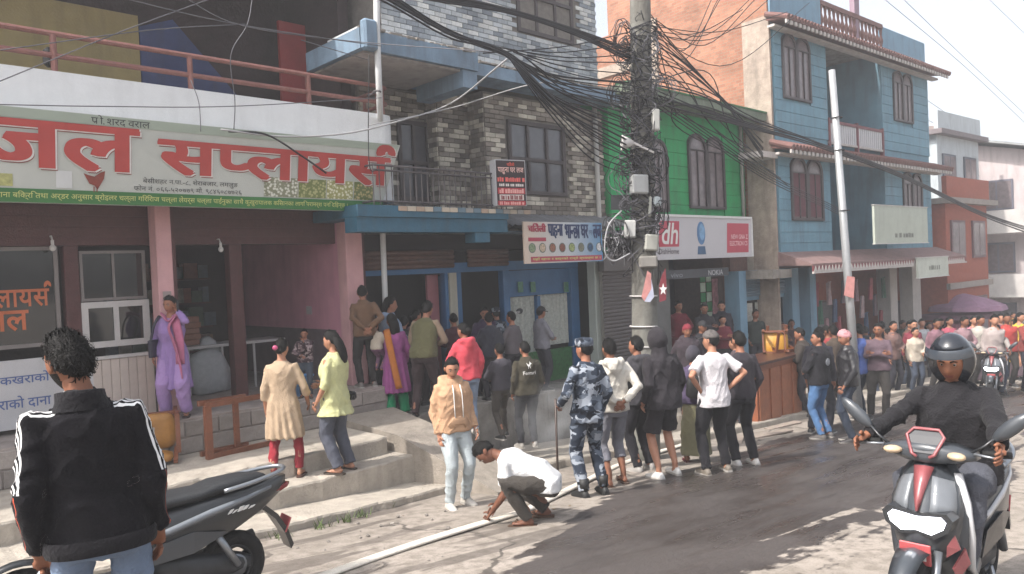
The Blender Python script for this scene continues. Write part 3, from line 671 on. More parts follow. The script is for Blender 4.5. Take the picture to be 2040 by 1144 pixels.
B('lintel', (XD(716), YD-.07, zl+.002), (XD(1150), YD+.07, zl+.17), BLUE_D, lodge)
B('door_leaf', (XD(862), YD+.12, -.1), (XD(884), YD+.17, zl-.02), mat('pink_door', '9a5f66', .6, .1, 4), lodge)
B('door_leaf', (XD(920), YD+.55, -.1), (XD(926), YD+.9, zl-.05), BLUE_D, lodge)
fz0, fz1, fz2 = ZD(1080, 690), ZD(1080, 588), ZD(1080, 565)
CUR = mat('lace_curtain', 'a9aca6', .9, .25, 22, .3, 60)
def curtain(px0, px1, z0, z1, y=YD+.02):
    n = 40; xs = np.linspace(XD(px0), XD(px1), n); R = [[(x, y+.018*math.sin(x*60)+.01*math.sin(x*23), z) for x in xs] for z in np.linspace(z0, z1, 6)]
    V_ = [p for r in R for p in r]; F_ = [(i*n+j, i*n+j+1, (i+1)*n+j+1, (i+1)*n+j) for i in range(5) for j in range(n-1)]
    MB().add(V_, F_).build('curtain', CUR, lodge, smooth=True)
curtain(1013, 1067, fz0-.1, fz1); curtain(1073, 1134, fz0, fz1+.02)
B('shutter_box', (XD(1013), YD-.05, fz1+.01), (XD(1134), YD+.05, zl-.01), BLUE_D, lodge)
foil = mat('green_foil', '1f5a2c', .3, .5, 14, .4, 30)
for px in (1037, 1062, 1128): 
    p = fy(px, 572, YD-.09); MB().cbox(p, (.13, .015, .2), bev=.003).build('green_packet', mat('green_packet', '2f6b52', .3, .5, 20, .3, 30), lodge)
N, L, b_ = nodes(foil)
p0, p1 = fy(1040, 765, YD-.12), fy(1138, 690, YD-.12)
B('green_panel', (p0[0], YD-.13, -.25), (p1[0], YD-.08, p1[2]), foil, lodge); B('green_panel', (XD(1013), YD-.06, -.25), (p0[0]-.01, YD, fz0), foil, lodge)
MB().ball(fy(1035, 620, YD-.03), (.09, .012, .055), 16, 8).build('round_decal', BLK, lodge)
lettering('WiFi', fy(1026, 626, YD-.046), ux, uz, .13, .05, WHT, lodge, .02)
for a, b, m in ((1150, 1163, mat('white_pillar', 'aeb5ae', .7, .08, 3, dirt=.2)), (1163, 1180, mat('green_pillar', '2f6a4a', .7, .12, 3, dirt=.2))): frame(a, b, 9.8, m, 2.3, -.6, 'pillar', .2)
# corrugated awning over the hanging sign
aw = MB(); n = 60; xs = np.linspace(bx1-.1, XE+.1, n); R = []
for y, z in ((9.02, zb0+.13), (9.72, zb0+.38)): R.append([(x, y, z+.02*math.sin(x*42)) for x in xs])
aw.add(R[0]+R[1]+[(x, y, z-.006) for r in R for x, y, z in r], [(j, j+1, n+j+1, n+j) for j in range(n-1)]+[(2*n+j, 3*n+j, 3*n+j+1, 2*n+j+1) for j in range(n-1)])
aw.build('tin_awning', mat('tin_grey', '77787c', .55, .15, 6, metal=.3, dirt=.3), lodge, smooth=True)

# hanging flex sign of the lodge
GRAD = mat('lodge_sign_flex', 'c3b9b3', .5); N, L, b_ = nodes(GRAD)
tc = N.new('ShaderNodeTexCoord'); sx = N.new('ShaderNodeSeparateXYZ'); L.new(tc.outputs['Generated'], sx.inputs[0]); cr = N.new('ShaderNodeValToRGB'); L.new(sx.outputs[0], cr.inputs[0])
cr.color_ramp.elements[0].color = (*lin('cbb8a8'), 1); cr.color_ramp.elements[1].color = (*lin('4f86b0'), 1); e = cr.color_ramp.elements.new(.55); e.color = (*lin('b9bfc4'), 1); L.new(cr.outputs[0], b_.inputs['Base Color'])
YS = 9.0; a, b = fy(1046, 525, YS), fy(1198, 441, YS); z0, z1 = fy(1122, 523, YS)[2], fy(1122, 443, YS)[2]
ls = thing('lodge_sign', 'hanging lodge sign with blue Devanagari title, food pictures and red strip', 'sign', (a[0], YS, z0))
B('sign_panel', (a[0], YS, z0), (b[0], YS+.03, z1), GRAD, ls); w_, h_ = b[0]-a[0], z1-z0; x0 = a[0]
B('red_strip', (x0+.07*w_, YS-.004, z0+.03*h_), (x0+.985*w_, YS-.001, z0+.16*h_), mat('sign_magenta', 'a5354a', .5, .08), ls)
B('red_tag', (x0+.05*w_, YS-.004, z0+.53*h_), (x0+.26*w_, YS-.001, z0+.62*h_), mat('sign_magenta', 'a5354a'), ls)
q = lambda fx, fz_: (x0+fx*w_, YS-.006, z0+fz_*h_)
lettering(['च', 'ि', 'त', 'े', 'ल', 'ी'] and 'चितेली', q(.05, .76), ux, uz, .21*w_, .2*h_, mat('sign_magenta', 'a5354a'), ls, 0, heavy=(.010, .003))
NAVY = mat('sign_navy', '23335e', .5, .1)
lettering(['प', 'ा', 'ह', 'न', 'ा'], q(.29, .60), ux, uz, .18*w_, .35*h_, NAVY, ls, 0, heavy=(.010, .003)); lettering(['भ', 'ा', ('न', 'half'), 'छ', 'ा'], q(.50, .60), ux, uz, .19*w_, .35*h_, NAVY, ls, 0, heavy=(.010, .003))
lettering(['घ', 'र'], q(.71, .60), ux, uz, .095*w_, .35*h_, NAVY, ls, 0, heavy=(.010, .003)); lettering('एण्ड', q(.815, .68), ux, uz, .05*w_, .12*h_, NAVY, ls); lettering(['ल', 'ज'], q(.875, .60), ux, uz, .11*w_, .35*h_, NAVY, ls, 0, heavy=(.010, .003))
for i, c in enumerate(('7a8a6a', 'b9a48a', '8a5a45', '7d4a3a', '8d9a62', '6a6a58', '34506e', 'd2d2d2')):
    cx = .09+i*.123; n = 18
    for rr, mm, k in ((.105, mat('plate_rim', '5e6a66' if i in (0, 3) else 'c9c9c6', .5, .05), .004), (.085, mat('dish_%d' % i, c, .6, .6, 40), .006)):
        MB().prism([(x0+cx*w_+rr*h_*1.15*math.cos(t), YS-k, z0+.37*h_+rr*h_*1.15*math.sin(t)) for t in np.linspace(0, 2*math.pi, n, endpoint=False)], (0, .0015, 0)).build('dish_print', mm, ls)
lettering('यहाँ खाना र बस्नको राम्रो व्यवस्था छ ।', q(.09, .05), ux, uz, .87*w_, .09*h_, YEL, ls, .012)

# square light box sign projecting from the balcony (turned towards the street)
YX = 8.8; a, b = fy(988, 411, YX), fy(1050, 301, YX)
lb = thing('box_sign', 'black light box sign with red and white lines, projecting from the lodge balcony', 'sign', (fy(1020, 410, YX)[0], YX, fy(1020, 410, YX)[2]), math.radians(-14))
wv, hv = .56, .74
def lbox(name, a, b, m): mb = MB(); mb.local = True; mb.box(a, b); return mb.build(name, m, lb)
lbox('case', (-wv/2, 0, 0), (wv/2, .18, hv), mat('box_case', 'b0b1b5', .5, .06, 4)); lbox('face', (-wv/2+.015, -.006, .015), (wv/2-.015, -.001, hv-.015), mat('box_face', '2a1c20', .45, .1))
rows = [(.86, .08, 'e05a4a', 'चितेली', .25), (.68, .15, 'e3b9b0', 'पाहुना घर लज', .85), (.52, .10, 'd4605a', None, .9), (.42, .06, 'cfc8c4', None, .8), (.27, .10, 'd9a09a', None, .8), (.13, .10, '7a2a32', None, .7), (.02, .07, 'd9a09a', None, .8)]
def smudge(n, rr):                                            # print too blurred to read: a row of small blocks
    V_, F_ = [], []; x = 0
    for i in range(n):
        w = rr.uniform(.3, .7); h = rr.uniform(.75, 1); k = len(V_); V_ += [(x, 0, 0), (x+w, 0, 0), (x+w, h, 0), (x, h, 0)]; F_.append((k, k+1, k+2, k+3)); x += w+(.12 if rr.random() < .75 else .45)
    return np.array(V_), F_
for i, (f, hh, c, t, wf) in enumerate(rows):
    if i in (4, 6): lbox('band', (-wv*.45, -.009, hv*(f-.015)), (wv*.45, -.0065, hv*(f+hh+.015)), mat('band_red', 'a82f3a', .4, .1))
    if i == 5: lbox('band', (-wv*.4, -.009, hv*(f-.01)), (wv*.4, -.0065, hv*(f+hh+.01)), mat('band_white', 'cfc4c0', .4, .05))
    v, f_ = glyphs(t, .012) if t else smudge(11, rb); v = v.copy(); lo, hi = v.min(0), v.max(0); mb = MB(); mb.local = True
    mb.add(np.stack([(v[:, 0]-lo[0])/(hi[0]-lo[0])*wv*wf-wv*wf/2, np.full(len(v), -.0115), hv*f+(v[:, 1]-lo[1])/(hi[1]-lo[1])*hv*hh], 1), f_); mb.build('lettering', mat('box_txt_'+c, c, .5, .05), lb, kind='stuff')
MB().bar(fy(1040, 400, 8.95), fy(1040, 400, 9.4), .03, .03).build('bracket', mat('iron_rail', '4a4547'), lb)

# ------------------------------------------------------------------ the green house
GREEN = mat('green_paint', '1c9656', .7, .14, 2, .2, 40, rand=.07, dirt=.4)
gh = thing('green_house', 'low green house with grooved walls, arched windows and flat roof', 'building', (14.5, 10, -1))
YG = 9.62; gx0, gx1 = 12.0, fy(1481, 300, YG)[0]; gzr, gzb = 5.28, fy(1400, 430, YG)[2]-.35
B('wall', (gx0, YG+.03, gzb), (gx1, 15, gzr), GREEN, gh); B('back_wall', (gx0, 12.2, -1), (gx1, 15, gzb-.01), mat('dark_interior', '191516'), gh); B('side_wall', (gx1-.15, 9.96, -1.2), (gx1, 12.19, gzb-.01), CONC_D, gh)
def bands(root, X0, X1, Z0, Z1, Y, hole_list, m, h=.27, gap=.012, d=.03, axisx=True, local=False):
    z = Z0
    while z < Z1-.03:
        zt_ = min(z+h-gap, Z1); segs = [(X0, X1)]
        for a, b, c, e in hole_list:
            if c < zt_ and e > z: segs = [s for q in segs for s in ((q[0], min(q[1], a)), (max(q[0], b), q[1])) if s[1]-s[0] > .02]
        for a, b in segs:
            mb = MB(); mb.local = local; mb.box((a, Y, z), (b, Y+d, zt_)); mb.build('wall_band', m, root)
        z += h
def arch_window(root, x0, x1, z0, z1, Y, fm, gm, local=False, red=None):
    """pair of round-headed lights in one dark frame"""
    w = (x1-x0)/2; r = w/2; o = None
    for k in (0, 1):
        a = x0+k*w; n = 12; zc = z1-r
        arc = [(a+r+r*math.cos(t), zc+r*math.sin(t)) for t in np.linspace(0, math.pi, n)]
        outer = [(a+w, z0)]+arc+[(a, z0)]; s_ = .8
        inner = [(a+r+(x-a-r)*s_, z0+.06 if z == z0 else zc+(z-zc)*s_) for x, z in outer]
        mb = MB(); mb.local = local; m = len(outer)
        Vf = [(x, Y-.05, z) for x, z in outer]+[(x, Y-.05, z) for x, z in inner]+[(x, Y+.03, z) for x, z in outer]+[(x, Y-.005, z) for x, z in inner]
        Ff = []
        for i in range(m):
            j = (i+1) % m; Ff += [(i, j, m+j, m+i), (2*m+i, 2*m+j, j, i), (m+i, m+j, 3*m+j, 3*m+i)]
        mb.add(Vf, Ff); o = mb.build('arched_window', fm, root)
        g = MB(); g.local = local; g.prism([(x, Y-.008, z) for x, z in inner], (0, .004, 0)); g.build('pane', gm, o)
        c = MB(); c.local = local; c.bar((a+r, Y-.025, z0+.06), (a+r, Y-.025, zc), .03, .03); c.bar((a+r*.25, Y-.025, zc), (a+r*1.75, Y-.025, zc), .03, .03); c.build('glazing_bar', fm, o)
        if red: q = MB(); q.local = local; q.box((a+r*.3, Y-.018, z0+.1), (a+r*1.7, Y-.012, z0+(z1-z0)*.75)); q.build('curtain', red, o)
hw = [(*(fy(1373, 415, YG)[[0, 2]]), *(fy(1439, 275, YG)[[0, 2]])), (*(fy(1262, 420, YG)[[0, 2]]), *(fy(1326, 280, YG)[[0, 2]]))]
hw = [(a, c, b, e) for a, b, c, e in hw]
bands(gh, gx0, gx1, gzb, gzr-.01, YG, hw, GREEN, .29)
WFR = mat('window_frame_brown', '3d3638', .6, .2, 10); WGL = mat('window_glass_brown', '6d6264', .25, .3, 6, spec=.6)
for a, b, c, e in hw: arch_window(gh, a, b, c, e, YG, WFR, WGL)
for z in np.linspace(gzb+.1, gzr-.3, 3): pass
B('roof_slab', (gx0-.2, 8.95, gzr), (gx1+.15, 15, gzr+.17), mat('mossy_concrete', '6a7566', .9, .3, 4, .5, 30, dirt=.5), gh)
B('roof_edge', (gx0-.2, 8.93, gzr+.172), (gx1+.15, 9.25, gzr+.21), mat('moss_green', '3d6a48', .9, .3, 5, .5, 30), gh)
pp = fy(1478, 340, 9.56); MB().tube([(pp[0], 9.56, gzr), (pp[0], 9.56, gzb)], .04, 8).build('drain_pipe', mat('pvc_grey', '9a9893'), gh, smooth=True)
# ground floor of the green house: grey roller shutter, brick pier, phone shop
YQ = 9.75; XQ = lambda px, py=600: fy(px, py, YQ)[0]; ZQ = lambda px, py: fy(px, py, YQ)[2]
def shutter(root, x0, x1, z0, z1, y, m, local=False, pitch=.075):
    s_ = MB(); s_.local = local; z = z0; rows_ = [(y, z0)]
    while z < z1: rows_ += [(y-.018, z+pitch*.3), (y-.018, z+pitch*.6), (y, z+pitch*.9), (y, z+pitch)]; z += pitch
    n = len(rows_); s_.add([(x0, a, min(b, z1)) for a, b in rows_]+[(x1, a, min(b, z1)) for a, b in rows_], [(i, i+n, i+n+1, i+1) for i in range(n-1)])
    s_.build('roller_shutter', m, root)
shutter(gh, XQ(1186), XQ(1250), -.75, ZQ(1215, 540), 9.55, mat('shutter_grey', '55504f', .6, .1, 6, dirt=.2))
B('shutter_box', (XQ(1183), 9.45, ZQ(1215, 540)), (XQ(1252), 9.6, ZQ(1215, 505)), mat('shutter_box_grey', '5e5a59', .6, .1), gh)
px = MB()
for i in range(7):
    z = ZQ(1250, 740)+i*.23; B('poster', (XQ(1251), 9.52, z), (XQ(1268), 9.545, z+.21), mat('poster_%d' % (i % 3), ('8e9294', 'b0b3b4', '3a3d42')[i % 3], .6, .5, 16), gh)
    c = np.array([(XQ(1251)+XQ(1268))/2, 9.515, z+.105])
    if i % 2: MB().bar(c+[-.1, 0, -.08], c+[.1, 0, .08], .04, .006, up=(0, 1, 0)).bar(c+[.1, .002, -.08], c+[-.1, .002, .08], .04, .006, up=(0, 1, 0)).build('poster_mark', BLK, gh)
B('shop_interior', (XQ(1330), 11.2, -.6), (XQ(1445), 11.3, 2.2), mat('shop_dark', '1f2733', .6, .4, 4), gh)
B('interior_side', (XQ(1445), 9.8, -.6), (XQ(1445)+.08, 11.3, 2.2), mat('brick_dull', '5b4540', .9, .2, 12), gh)
SHF = [mat('stock_%d' % i, c, .5, .3, 20) for i, c in enumerate(('45566e', '2c3a50', '6a6f78', '324a63', '56636e', '7b5a60'))]
for r_ in range(7):
    z = -.1+r_*.27
    B('shelf', (XQ(1335), 11.0, z-.03), (XQ(1410), 11.19, z), DWOOD, gh)
    xx = XQ(1336)
    while xx < XQ(1408): w = rb.uniform(.08, .2); B('boxed_stock', (xx, 11.02, z), (xx+w*.92, 11.15, z+rb.uniform(.14, .23)), rb.choice(SHF), gh); xx += w
for r_ in range(7):
    for c in range(2):
        a = XQ(1412+c*12, 600); z = .0+r_*.24; B('green_poster', (a, 9.95, z), (a+.2, 9.97, z+.22), (mat('poster_green', '2f7a4a', .5, .2, 10), mat('poster_pale', 'a9b8a6', .5, .2, 10))[(r_+c) % 2], gh)
B('poster', (XQ(1432), 9.9, .4), (XQ(1442), 9.92, 1.5), mat('poster_pink', 'a8737a', .6, .5, 8), gh)
BRP = mat('brick_pier', '6d5048', .9, .2, 10, .5, 40, dirt=.2)
B('brick_pier', (XQ(1446), 9.6, -1.2), (XQ(1481), 9.95, 2.35), BRP, gh); B('concrete_pier', (XQ(1482), 9.45, -1.2), (XQ(1500), 9.95, 2.35), CONC, gh)
B('wall', (XQ(1268), 9.7, -1), (XQ(1331), 9.8, 2.3), mat('shop_wall_grey', '6f6f6d', .8, .15, 4), gh)
B('counter', (XQ(1335), 9.62, -.7), (XQ(1442), 9.9, .25), mat('counter_maroon', '5a2a30', .6, .2, 5), gh)
# fascia under the sign
fs_a = fy(1318, 548, 9.3); fs_b = fy(1452, 548, 9.3); zf0, zf1 = fy(1390, 553, 9.3)[2], fy(1390, 536, 9.3)[2]
fsn = thing('fascia_strip', 'narrow dark phone brand strip under the white shop sign', 'sign', (fs_a[0], 9.3, zf0))
B('strip', (fs_a[0], 9.3, zf0), (fs_b[0], 9.34, zf1), mat('strip_dark', '3a3f48', .5, .2, 3), fsn)
lettering('vivo', (fs_a[0]+.12*(fs_b[0]-fs_a[0]), 9.294, zf0+.03), ux, uz, .45, .1, mat('strip_grey_txt', '8d9197', .5), fsn); lettering('NOKIA', (fs_a[0]+.67*(fs_b[0]-fs_a[0]), 9.294, zf0+.03), ux, uz, .62, .12, mat('strip_white_txt', 'c5c7ca', .5), fsn, .01)
# DishHome sign box
YN = 8.95; za, zc = fy(1400, 515, YN)[2]-.0, fy(1400, 434, YN)[2]; da, db = fy(1300, 470, YN)[0], fy(1497, 475, YN)[0]
dh = thing('electronics_sign', 'white box sign with red logo, blue trophy and pink panel on green house', 'sign', (da, YN, za))
B('sign_box', (da, YN, za), (db, YN+.42, zc), mat('sign_white', 'b9b7bb', .5, .04, 2), dh); B('sign_rim', (da, YN-.02, zc+.002), (db+.03, YN+.42, zc+.05), mat('rim_white', 'd0d0cf', .5, .04), dh); B('sign_rim', (db+.002, YN-.02, za), (db+.04, YN+.42, zc), mat('rim_white', 'd0d0cf'), dh)
PINK_S = mat('sign_pink_red', 'b0394d', .5, .08, 3); hh = zc-za
def patch(px0, px1, f0, f1, m, skew=0, y=.004, name='print_patch'):
    a, b = fy(px0, 475, YN)[0], fy(px1, 475, YN)[0]; MB().prism([(a, YN-y, za+hh*f0), (b, YN-y, za+hh*f0), (b+skew, YN-y, za+hh*f1), (a+skew, YN-y, za+hh*f1)], (0, .002, 0)).build(name, m, dh)
patch(1312, 1352, .30, .90, PINK_S, .04)
lettering('dh', (fy(1317, 490, YN)[0], YN-.008, za+hh*.36), ux, uz, fy(1349, 490, YN)[0]-fy(1317, 490, YN)[0], hh*.5, WHT, dh, .015, slant=.2)
lettering('DishHome', (fy(1312, 490, YN)[0], YN-.006, za+hh*.13), ux, uz, fy(1352, 490, YN)[0]-fy(1312, 490, YN)[0], hh*.13, mat('sign_txt_grey', '5a5258', .5), dh, .01)
BLS = mat('trophy_blue', '3f6f9e', .5, .2, 4)
cx = fy(1397, 475, YN)[0]; MB().prism([(cx+.16*math.cos(t), YN-.004, za+hh*.62+.25*math.sin(t)) for t in np.linspace(0, 2*math.pi, 24, endpoint=False)], (0, .002, 0)).build('print_trophy', BLS, dh)
MB().prism([(cx-.17, YN-.0065, za+hh*.1), (cx+.16, YN-.0065, za+hh*.1), (cx+.13, YN-.0065, za+hh*.3), (cx-.14, YN-.0065, za+hh*.3)], (0, .002, 0)).build('print_trophy', mat('trophy_dark', '2f567c', .5, .2, 4), dh)
MB().prism([(cx+.03+.11*math.cos(t), YN-.0065, za+hh*.65+.18*math.sin(t)) for t in np.linspace(0, 2*math.pi, 20, endpoint=False)], (0, .002, 0)).build('print_trophy', mat('trophy_light', '6f9abf', .5, .3, 6), dh)
patch(1447, 1490, .12, .88, PINK_S, .05)
for t, f, h2, a, b in (('NEW DHAULAGIRI', .70, .07, 1455, 1488), ('NEW GYA J', .47, .12, 1456, 1489), ('ELECTRONICS', .30, .12, 1453, 1488), ('BESISAHAR', .16, .07, 1453, 1484)):
    if t[:5] == 'NEW D' or t[:3] == 'BES': continue
    t = {'NEW GYA J': 'NEW GNA Z'}.get(t, 'ELECTRON CS'); xx0, xx1 = fy(a, 475, YN)[0], fy(b, 475, YN)[0]; lettering(t, (xx0, YN-.008, za+hh*f), ux, uz, xx1-xx0, hh*h2, mat('sign_txt_pale', 'e0b5b5', .5), dh, .015)

# ------------------------------------------------------------------ the blue house with its brick side wall
bh_ = thing('blue_house', 'tall blue house with brown tiled cornices, arched windows and a bare brick side', 'building', (17.4, 8.78, -1.6), math.radians(-3))
BLH = mat('house_blue', '5f8698', .7, .14, 2, .2, 40, rand=.06, dirt=.32); BLP = mat('house_blue_plain', '6a8ca2', .75, .1, 2, .2, 30, dirt=.25)
BROWN = mat('cornice_brown', '6b4a45', .8, .2, 6, .3, 40, dirt=.2); CREAM = mat('cornice_cream', 'b0aaa6', .8, .1, 4, dirt=.2)
zo = 1.6
def hb(name, a, b, m, parent=None): mb = MB(); mb.local = True; mb.box(np.minimum(a, b), np.maximum(a, b)); return mb.build(name, m, parent or bh_)
WB = 9.35; L1, L2, L3 = 1.78+zo, 4.75+zo, 7.8+zo                # storey lines (local heights)
def pl(px, py):                                               # photo point on the blue front -> local x, z
    M = Matrix(ROOT[bh_.name].tolist()); v = ray(px, py); n = np.array([math.sin(math.radians(3)), math.cos(math.radians(3)), 0]); p = CAM+v*((n@(np.array([17.4, 8.78, 0])-CAM*[1, 1, 0]))/(n@v)); q = M@Vector(p.tolist()); return q.x, q.z
xl0, xl1 = pl(1648, 200)[0], pl(1757, 200)[0]                  # loggia
for lo, hi, pyw in ((L1, L2, (315, 440)), (L2, L3, (80, 205))):
    zA, zB = lo+.25, hi-.32
    hb('wall', (0, .03, lo), (xl0, 7, hi-.02), BLH); hb('wall', (xl1, .03, lo), (WB, 7, hi-.02), BLH); hb('loggia_back', (xl0+.002, 1.7, lo), (xl1-.002, 7, hi-.02), BLH)
    zz = pyw
    wl = (pl(1577 if lo == L1 else 1560, pyw[1])[0], pl(1640 if lo == L1 else 1615, pyw[1])[0], pl(1608, pyw[1])[1], pl(1608, pyw[0])[1])
    wr = (pl(1795 if lo == L1 else 1782, 300)[0], pl(1833 if lo == L1 else 1820, 300)[0], wl[2]+.05, wl[3]-.05)
    bands(bh_, .01, xl0, zA, zB, 0, [wl], BLH, .27, local=True); bands(bh_, xl1, WB, zA, zB, 0, [wr], BLH, .27, local=True)
    for w in (wl, wr): arch_window(bh_, *w, 0, WFR, WGL, True, mat('maroon_curtain', '5a3038', .8, .2, 8) if lo == L1 and w is wl else None)
    bands(bh_, xl0+.01, xl1-.01, lo+.2, hi-.35, 1.66, [(xl0+.7, xl0+1.7, lo+.2, hi-.9)], BLH, .27, local=True)
    arch_window(bh_, xl0+.7, xl0+1.7, lo+.25, hi-.9, 1.66, WFR, mat('loggia_glass', '333a44', .3, .2, 5), True)
    # loggia balustrade
    if lo == L2:
        hb('balustrade_rail', (xl0, -.02, lo+.72), (xl1, .06, lo+.8), mat('rail_maroon', '6a3a3e', .6, .15, 5)); hb('balustrade_rail', (xl0, -.02, lo+.16), (xl1, .06, lo+.22), CREAM)
        for k in range(3): hb('balustrade_post', (xl0+(xl1-xl0-.08)*k/2, -.03, lo+.05), (xl0+(xl1-xl0-.08)*k/2+.08, .07, lo+.85), mat('rail_maroon', '6a3a3e'))
        k = xl0+.14
        while k < xl1-.1: hb('baluster', (k, 0, lo+.22), (k+.09, .03, lo+.72), mat('baluster_white', 'b3b3b6', .7, .08)); k += .125
    # cornice: sloping brown tiles on a row of little brackets
    for zc_, dep in ((hi, .55),):
        mb = MB(); mb.local = True; x0_, x1_ = -.25, WB+.35
        mb.prism([(x0_, .02, zc_-.02), (x0_, -dep, zc_-.22), (x0_, -dep, zc_-.27), (x0_, .02, zc_-.16)], (x1_-x0_, 0, 0)); mb.build('cornice', BROWN, bh_)
        hb('cornice_moulding', (x0_, -.2, zc_-.34), (x1_, -.005, zc_-.285), CREAM)
        k = x0_
        dn = MB().cbox((0, 0, 0), (.11, .05, .10), bev=.012).mesh('dentil', CREAM)
        while k < x1_:
            o = bpy.data.objects.new('dentil', dn); COL.objects.link(o); o.parent = bh_; o.location = (k, -dep+.03, zc_-.325); k += .2
        tl_ = MB().tube([(0, .02, .02), (0, -dep-.02, -.19)], .07, 8).mesh('roof_tile', BROWN); k = x0_
        while k < x1_:
            o = bpy.data.objects.new('roof_tile', tl_); COL.objects.link(o); o.parent = bh_; o.location = (k, 0, zc_-.03); k += .155
# ground storey canopy with fretwork
mb = MB(); mb.local = True; mb.prism([(-.1, .02, L1+.3), (-.1, -.85, L1-.02), (-.1, -.85, L1-.06), (-.1, .02, L1-.04)], (WB+.4, 0, 0)); mb.build('canopy', mat('canopy_red_brown', '7a625f', .8, .2, 4, .3, 40, dirt=.25), bh_)
hb('canopy_fascia', (-.1, -.87, L1-.20), (WB+.3, -.84, L1-.065), mat('fascia_maroon', '70383a', .7, .15, 5)); hb('canopy_trim', (-.1, -.885, L1-.25), (WB+.3, -.835, L1-.202), CREAM)
fr = MB().prism([(-.075, 0, -.065), (.075, 0, -.065), (.0, 0, .065)], (0, .012, 0)).mesh('fret', CREAM); k = 0
while k < WB+.2:
    o = bpy.data.objects.new('fret', fr); COL.objects.link(o); o.parent = bh_; o.location = (k, -.882, L1-.133); k += .165
hb('ceiling', (0, -.8, L1-.10), (WB, 5, L1-.045), mat('canopy_soffit', '5a5456', .9, .2, 3))
# roof parapet, terrace railing
hb('parapet', (0, .05, L3+.002), (xl0-.1, .2, L3+1.25), BLP); hb('parapet', (xl1+.3, .05, L3+.002), (WB, .2, L3+.85), BLP); hb('roof', (0, .2, L3-.02), (WB, 7, L3+.1), CONC_D); hb('parapet', (WB-.15, .2, L3+.1), (WB, 7, L3+.85), BLP)
k = xl0
hb('terrace_rail', (xl0-.1, .03, L3+.78), (xl1+.3, .15, L3+.9), BROWN); hb('terrace_rail', (xl0-.1, .03, L3+.05), (xl1+.3, .15, L3+.17), BROWN)
vase = MB().tube([(0, 0, 0), (0, 0, .1), (0, 0, .25), (0, 0, .42), (0, 0, .6)], [.05, .035, .07, .03, .05], 8).mesh('baluster', BROWN)
while k < xl1+.3:
    o = bpy.data.objects.new('baluster', vase); COL.objects.link(o); o.parent = bh_; o.location = (k, .09, L3+.17); k += .24
hb('stair_tower', (xl0+.6, 2.5, L3+.1), (xl1, 5, L3+2.4), mat('stair_pink', 'b98a80', .8, .1, 3)); hb('parapet_post', (xl0+1.9, .06, L3+.1), (xl0+2.2, .2, L3+2.2), mat('post_mauve', '84707c', .8, .1, 3))
# brick side wall facing up the street, with pier and beam
def bricktex(name, c1, c2, mort, sc):
    m = mat(name, c1, .95); N, L, b = nodes(m); tc = N.new('ShaderNodeTexCoord'); mp = N.new('ShaderNodeMapping'); mp.inputs['Rotation'].default_value = (math.pi/2, 0, math.pi/2); L.new(tc.outputs['Object'], mp.inputs[0])
    sp_ = N.new('ShaderNodeSeparateXYZ'); cb = N.new('ShaderNodeCombineXYZ'); L.new(tc.outputs['Object'], sp_.inputs[0]); L.new(sp_.outputs[1], cb.inputs[0]); L.new(sp_.outputs[2], cb.inputs[1])
    br_ = N.new('ShaderNodeTexBrick'); br_.inputs['Scale'].default_value = sc; br_.inputs['Mortar Size'].default_value = .02; br_.inputs['Color1'].default_value = (*lin(c1), 1); br_.inputs['Color2'].default_value = (*lin(c2), 1); br_.inputs['Mortar'].default_value = (*lin(mort), 1)
    L.new(cb.outputs[0], br_.inputs['Vector']); nz = N.new('ShaderNodeTexNoise'); nz.inputs['Scale'].default_value = 1.6; nz.inputs['Detail'].default_value = 6; mx = N.new('ShaderNodeMix'); mx.data_type = 'RGBA'; mx.blend_type = 'MULTIPLY'; mx.inputs[0].default_value = .8
    mr = N.new('ShaderNodeMapRange'); mr.inputs[1].default_value = .3; mr.inputs[2].default_value = .7; mr.inputs[3].default_value = .65; mr.inputs[4].default_value = 1.15; L.new(tc.outputs['Object'], nz.inputs['Vector']); L.new(nz.outputs[0], mr.inputs[0]); L.new(mr.outputs[0], mx.inputs[7]); L.new(br_.outputs[0], mx.inputs[6]); L.new(mx.outputs[2], b.inputs['Base Color'])
    bp = N.new('ShaderNodeBump'); bp.inputs['Strength'].default_value = .6; bp.inputs['Distance'].default_value = .02; L.new(br_.outputs['Fac'], bp.inputs['Height']); bp.invert = True; L.new(bp.outputs[0], b.inputs['Normal']); return m
BRK = bricktex('bare_brick', '8f5f49', 'a5735a', '8b7d70', 3.2)
hb('brick_side', (-.06, .1, -.5), (-.002, 7, L3+.9), BRK); hb('brick_side', (-.06, .9, L3+.9), (-.002, 5.2, L3+2.3), BRK)
hb('brick_column', (-.14, .02, 0), (-.062, .75, L3), mat('raw_concrete', '9a8c80', .95, .25, 5, .6, 30, dirt=.4)); hb('floor_beam', (-.12, .76, L2-.25), (-.062, 7, L2), mat('raw_concrete', '9a8c80')); hb('brick_column', (-.13, 3.4, L2), (-.062, 3.75, L3+.9), mat('raw_concrete', '9a8c80')); hb('floor_beam', (-.12, 3.76, L3-.3), (-.062, 7, L3), mat('raw_concrete', '9a8c80'))
hb('side_ledge', (-.9, -.1, L2-.42), (-.15, .5, L2-.28), CREAM); hb('side_ledge', (-1.0, -.35, L1-.32), (-.15, .4, L1-.12), CONC_D)
